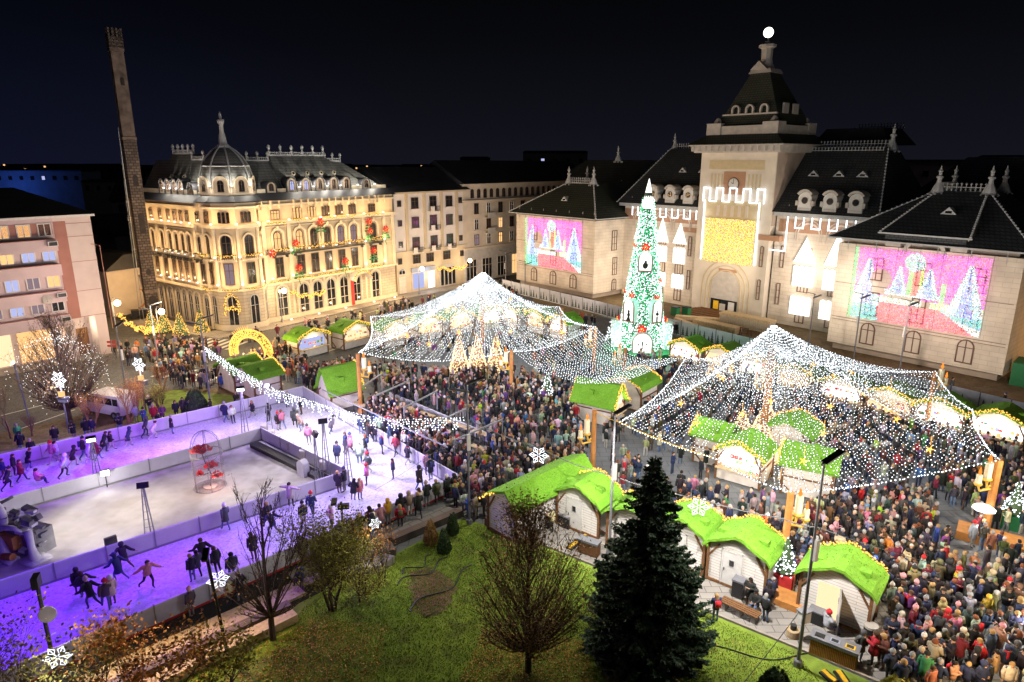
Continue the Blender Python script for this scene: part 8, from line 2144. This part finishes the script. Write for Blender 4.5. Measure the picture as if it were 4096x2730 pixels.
# skaters: (pixel of the feet, pose, heading, coat, zone)
SK = [(690,1738,'armsout'),(640,1720,'walk'),(615,1760,'skate'),(585,1752,'skate'),(520,1790,'skate'),(445,1805,'walk'),(420,1815,'skate'),(395,1845,'walk'),(362,1850,'skate'),(335,1842,'walk'),(300,1868,'skate'),(262,1912,'skate'),(240,1850,'stand'),(215,1856,'walk'),(120,1880,'skate'),(90,1930,'walk'),(60,1905,'stand'),(35,1960,'skate'),(20,1920,'walk'),(155,1945,'sit'),
      (935,1695,'stand'),(905,1690,'walk'),(845,1665,'armsout'),(1012,1670,'walk'),(1075,1690,'stand'),(1150,1630,'stand'),(1208,1660,'stand'),(1133,1720,'walk'),(1115,1722,'stand'),(1182,1712,'walk'),(1205,1725,'skate'),(1325,1735,'skate'),(1240,1785,'stand'),(1380,1812,'stand'),(1400,1818,'walk'),(1350,1855,'stand'),(1440,1858,'stand'),(1462,1822,'walk'),(1480,1772,'walk'),(1500,1768,'stand'),(1530,1820,'stand'),(1560,1795,'pockets'),(1585,1828,'walk'),
      (1630,1862,'walk'),(1645,1828,'stand'),(1475,1900,'walk'),(1575,1920,'stand'),(1468,1945,'stand'),(1445,1740,'stand'),(1462,1748,'phone'),(1680,1968,'walk'),(1710,1900,'stand'),(1725,1925,'phone'),(1360,1978,'stand'),(1380,1970,'phone'),(1440,2000,'stand'),(1412,2005,'pockets'),(1165,2030,'armsout'),(1217,2110,'stand'),(1252,2072,'walk'),(1092,2150,'skate'),(1072,2120,'walk'),(905,2125,'walk'),(1020,2240,'stand'),(1330,2120,'phone'),(600,2355,'skate'),(478,2330,'skate'),(370,2440,'skate'),(320,2385,'walk'),(345,2395,'skate'),(425,2440,'walk'),(455,2425,'stand'),(790,2310,'walk'),(815,2270,'skate'),(775,2330,'stand'),(930,2330,'stand'),(500,2010+270,'skate')]
for i, (px, py, po) in enumerate(SK):
    p = P(px, py)
    if px < 760 and py < 2000: zone = 'on street side ice'; hd_ = R(prs.choice([-40, -50, 140, -60, -30]))
    elif py > 2090: zone = 'on violet ice'; hd_ = R(prs.choice([50, 60, -130, 130, 40]))
    else: zone = 'on white ice'; hd_ = prs.uniform(0, 2*PI)
    person(p[0], p[1], hd_, po, zone, coat=prs.choice(['black','navy','black','dark grey','black','white','black','navy','burgundy','navy','black','pink']) , z=.035, group='skaters on the ice')
# spectators leaning on the near boards
nn = Vector(P(1212, 2243)); fa = Vector(P(1835, 1962)); dv = (fa - nn)
for i, f in enumerate((-.02,.10,.17,.25,.30,.36,.42,.47,.55,.60,.67,.73,.80,.86,.92)):
    q = nn + dv*f + Vector((dv.y, -dv.x, 0)).normalized()*prs.uniform(.5,.75); person(q.x, q.y, R(42) + prs.uniform(-.3,.3), prs.choice(['lean','stand','phone','stand','pockets']), 'at near rink boards', z=.17)
for i, f in enumerate((.22,.33,.50,.62,.88)):
    q = nn + dv*f + Vector((dv.y, -dv.x, 0)).normalized()*1.25; person(q.x, q.y, R(42) + prs.uniform(-.6,.6), prs.choice(['stand','walk','phone']), 'behind the rink spectators', z=.17)
for px, py, po, zn in ((880,2020+290,'stand','under the bare tree'), (930,2430,'stand','under the bare tree'), (965,2415,'pockets','under the bare tree'), (770,2480,'stand','behind orange leaves'), (1210,2360,'sit','under bushy tree')):
    p = P(px, py); person(p[0], p[1], R(60), po, zn, z=.15)
for px, py, po, c_ in ((548,1690,'stand','white'),(580,1705,'phone','blue'),(620,1695,'stand','red'),(650,1690,'pockets','purple'),(605,1655,'phone','black'),(710,1675,'stand','black'),(735,1665,'stand','dark grey'),(760,1665,'stand','navy'),(770,1645,'phone','light blue'),(485,1735,'phone','black'),(80,1770,'stand','green'),(225,1780,'stand','black'),(300,1760,'phone','black'),(350,1750,'stand','black'),(375,1745,'stand','navy'),(85,1810,'walk','black'),(130,1840,'walk','black'),(890,1560,'stand','blue'),(945,1620,'sit','black')):
    p = P(px, py); person(p[0], p[1], R(-140) + prs.uniform(-.5,.5), po, 'behind rink boards', coat=c_)
for px, py, po, zn, c_ in ((2212,2128,'phone','beside black bin','cream'),(2995,2425,'phone','beside black bin','black'),(3020,2445,'sit','on bench by spruce','black'),(3062,2445,'stand','beside spruce bench','black'),(3060,2490,'stand','at bench end','black'),(3085,2420,'pockets','beside red planter','navy'),
        (2860,2490,'phone','half behind the spruce','navy'),(3172,2330,'stand','between planter and hut','blue'),(3340,2450,'stand','in the open hut door','white'),(3305,2540,'sit','before open hut door','white'),(3430,2650,'pockets','beside recycling bin','dark grey'),(3485,2660,'phone','before litter bin','red'),(3560,2680,'stand','near litter bin','navy'),(3620,2675,'stand','near litter bin','olive'),
        (3885,2190,'stand','under glowing umbrella','white'),(3768,2218,'stand','alone before the umbrella','black'),(3665,2050,'phone','in open crowd gap','light grey'),(3700,2060,'stand','in open crowd gap','cream')):
    p = P(px, py); person(p[0], p[1], prs.uniform(0, 2*PI) if px != 3885 else R(200), po, zn, coat=c_, tr='light' if px in (3885, 3700) else None)
# the crowd: seeded clusters inside the open parts of the square
BLOCK = [(4.5,36.6,2.3),(7.2,34.2,2.3),(9.7,33,2.2),(12.1,31,2.3),(15.9,28.4,2.4),(1.75,37.7,3.1),(3.8,39.6,1.6),(-.1,35.8,1.4),(-24,60.4,2.6),(-26.3,62,2.6),(-22.5,71.8,2.2),(-18.3,75.4,2.4),(16.2,43,2.1),(14.9,45.8,1.8),(20,41.3,2.3),(20.9,46.6,2.2),(10.9,57.6,2.5),(7.4,53.9,2.1),(-15.6,57.4,2),(cq[0],cq[1],2.4),(19.5,48.8,2.3),(18.8,46.5,1.4),(-3.3,75.6,2),(-4.2,69.4,2.2),(-6.2,69.4,1.6),(-1.8,69.4,2.0),(TX,TY,5),(TX+5,TY,2.5)] + [(x,y,2.1) for x,y,_,_ in row] + [(-14.4,78.2,2),(-10.8,81.2,2),(-7.2,84,2),(-3.6,86.4,2),(.6,87.6,2),(3.9,84.3,2),(6.6,81.2,2),(28,35.5,.6),(14.8,32.2,.7),(13.9,30.6,1.0),(28.6,34.2,1.6)]
rinkp = [Vector((a[0], a[1])) for a in RO]
spots = []; grid = {}
def ok(x, y, dmin):
    for bx, by, br in BLOCK:
        if (x-bx)**2 + (y-by)**2 < br*br: return False
    if inpoly(rinkp, x, y): return False
    gx, gy = int(x//1), int(y//1)
    for i in (-1,0,1):
        for j in (-1,0,1):
            for a, c_ in grid.get((gx+i, gy+j), ()):
                if (a-x)**2 + (c_-y)**2 < dmin*dmin: return False
    return True
def crowd(poly_, n, zone, dmin=.52, clus=.5):
    q = [Vector(P(*a)).xy for a in poly_]; xs = [a.x for a in q]; ys = [a.y for a in q]; k = 0; t = 0; last = None
    while k < n and t < n*60:
        t += 1
        if last and prs.random() < clus: x, y = last[0] + prs.gauss(0,.7), last[1] + prs.gauss(0,.7)
        else: x, y = prs.uniform(min(xs), max(xs)), prs.uniform(min(ys), max(ys))
        if not inpoly(q, x, y) or not ok(x, y, dmin): continue
        spots.append((x, y, zone)); grid.setdefault((int(x//1), int(y//1)), []).append((x, y)); last = (x, y); k += 1
crowd([(3330,2380),(3420,2250),(3700,2260),(4150,2330),(4250,2900),(3560,2790),(3500,2640),(3560,2560)], 170, 'beyond the open hut', .47)
crowd([(3000,2150),(3160,2120),(3400,1990),(3700,2020),(3800,2240),(3500,2420),(3300,2300),(3200,2400),(3150,2200)], 165, 'beyond the candle pole', .46)
crowd([(3700,1960),(3900,1880),(4200,1930),(4200,2350),(4000,2320),(3850,2100)], 90, 'by the thick pole')
crowd([(2560,2060),(2700,1960),(2900,2020),(3150,2050),(3160,2230),(2960,2190)], 56, 'before the glowing hut')
crowd([(2380,1700),(2520,1720),(2840,1880),(2850,2010),(2560,2000),(2440,1980)], 40, 'behind the spruce top')
crowd([(1810,2050),(1860,1900),(1980,1830),(2330,1850),(2380,1960),(2240,1960),(1950,2060),(1900,2085)], 135, 'beside the long shed', .46)
crowd([(1560,1640),(1880,1830),(1860,1900),(1800,1930),(1450,1690),(1480,1640)], 135, 'at rink side tables', .46)
crowd([(1880,1700),(2250,1700),(2360,1780),(2340,1870),(1960,1840)], 85, 'between shed and tables')
crowd([(1250,1500),(1430,1480),(1440,1560),(1330,1590),(1480,1640),(1500,1660),(1220,1560),(1050,1500),(1100,1470)], 105, 'by the arch', .46)
crowd([(1480,1495),(1780,1520),(2040,1505),(2300,1600),(2320,1700),(1900,1700),(1600,1620),(1480,1560)], 320, 'under the canopy', .45)
crowd([(1480,1400),(2000,1360),(2300,1400),(2480,1560),(2300,1580),(2000,1460),(1480,1470)], 140, 'behind the mast')
crowd([(2560,1600),(2900,1500),(3150,1560),(3100,1720),(2950,1740),(2850,1830),(2560,1740)], 165, 'under the canopy')
crowd([(3150,1580),(3700,1730),(4000,1820),(3900,1900),(3550,1980),(3220,1880),(3180,1760)], 230, 'before the hut row', .48)
crowd([(2500,1450),(2750,1450),(2850,1500),(2560,1590)], 50, 'between the giant christmas tree and the huts')
crowd([(840,1640-50),(900,1500),(1050,1430),(1240,1420),(1240,1480),(1010,1500),(900,1560)], 55, 'by the gold arch')
crowd([(430,1420),(700,1380),(900,1400),(860,1560),(700,1560),(520,1470)], 130, 'on the street crossing before the chimney', .5)
crowd([(900,1380),(1100,1340),(1600,1230),(1750,1210),(1700,1260),(1400,1330),(1100,1420)], 85, 'on the street before the hotel', .6)
crowd([(1780,1190),(2000,1140),(2080,1200),(1960,1260),(1900,1240)], 55, 'at the street corner behind the first canopy')
crowd([(2000,1230),(2340,1290),(2480,1380),(2350,1400),(2150,1300)], 40, 'before the printed fence')
crowd([(3300,1560),(4200,1860),(4200,1900),(3900,1850)], 40, 'before the long row of huts')
for px, py in ((2700,1345),(2632,1365),(2755,1420),(3745,1545),(3800,1580),(4010,1640)): q = P(px, py); spots.append((q[0], q[1], 'near the fence'))
spots.sort(key=lambda s: s[0]**2 + s[1]**2)
n_ind = 0; LIM = 300 - len(used_labels) + 15
stuff = []
def inview(x, y):
    f = y*math.cos(TH) + CH*math.sin(TH); px = 2048 + FPX*x/f; u_ = y*math.sin(TH) - CH*math.cos(TH); return -60 < px < 4160 and 1365 - FPX*u_/f < 2800
for (x, y, zone) in spots:
    if not inview(x, y): continue
    if n_ind < LIM:
        near = ''
        person(x, y, prs.uniform(0, 2*PI), prs.choice(['stand','phone','pockets','walk','stand','phone']), zone); n_ind += 1
    else: stuff.append((x, y))
# ---- everybody farther off: one mesh of small figures
def lowfig(m_, x, y, rz, coat, tr, skin, hair, hatted, s, arms):
    c, sn = math.cos(rz), math.sin(rz); T = lambda v: (x + s*(v[0]*c - v[1]*sn), y + s*(v[0]*sn + v[1]*c), .012 + s*v[2])
    def rings(rs, n, col):
        m_.cc = col; vs = []
        for cx_, cy_, z, rx, ry in rs:
            for j in range(n): t = 2*PI*j/n; vs.append(T((cx_+rx*math.cos(t), cy_+ry*math.sin(t), z)))
        fs = [(i*n+j, i*n+(j+1)%n, (i+1)*n+(j+1)%n, (i+1)*n+j) for i in range(len(rs)-1) for j in range(n)]; fs.append(tuple(range((len(rs)-1)*n, len(rs)*n))); m_.add(vs, fs)
    st = prs.uniform(-.12,.12)
    for s_ in (-1,1): rings([(s_*.11, s_*st, .0,.05,.07),(s_*.11, s_*st*.5,.5,.065,.065),(s_*.09,0,.9,.09,.09)], 4, tr)
    hem = prs.choice([.55,.78,.84]); rings([(0,0,hem,.20,.17),(0,0,1.1,.19,.15),(0,0,1.38,.22,.14),(0,0,1.47,.08,.08)], 6, coat)
    for s_ in (-1,1):
        if arms: rings([(s_*.08,.30,1.22,.045,.045),(s_*.25,.06,1.12,.06,.06),(s_*.21,0,1.40,.07,.07)], 4, coat)
        else: rings([(s_*.26,.04,.86,.045,.045),(s_*.27,-.01,1.14,.06,.06),(s_*.21,0,1.41,.07,.07)], 4, coat)
    rings([(0,.02,1.46,.05,.05),(0,.03,1.53,.085,.095),(0,.03,1.62,.095,.105),(0,.02,1.68,.08,.09)], 6, skin)
    rings([(0,-.02,1.56,.10,.10),(0,-.01,1.66,.112,.12),(0,.0,1.73,.08,.09),(0,.0,1.76,.02,.02)], 6, hair)
m_ = MB()
for x, y in stuff:
    c_ = [v*prs.uniform(.55,1.05) for v in PALC[prs.choice(CLIST)]]
    lowfig(m_, x, y, prs.uniform(0,2*PI), c_, prs.choice(list(TR.values())), (.52,.30,.21), prs.choice(list(HAIR.values())*3 + [HAT['black'], HAT['grey'], HAT['black'], HAT['white'], HAT['beige'], HAT[prs.choice(list(HAT))]]), 0, prs.uniform(.86,1.03), prs.random() < .5)
m_.cc = None
o = m_.build('crowd', M['attr'], smooth=True); tag(o, 'dense far crowd in winter coats filling the square under the light canopies', 'crowd', None, 'stuff')
print('PEOPLE', len(used_labels), 'stuff', len(stuff))

# ---- keep every tree of objects at thing > part > sub-part
def adopt(o, par):
    o.matrix_basis = o.parent.matrix_basis @ o.matrix_basis; o.parent = par
for o in [x for x in C.objects if x.parent is None and x.children]:
    for c_ in [x for x in o.children if x.type == 'EMPTY' and x.name.startswith('turret')]:
        for g in list(c_.children): adopt(g, o)
        bpy.data.objects.remove(c_)
    for c_ in list(o.children):
        for g in list(c_.children):
            if g.children and g.type == 'MESH': adopt(g, o)
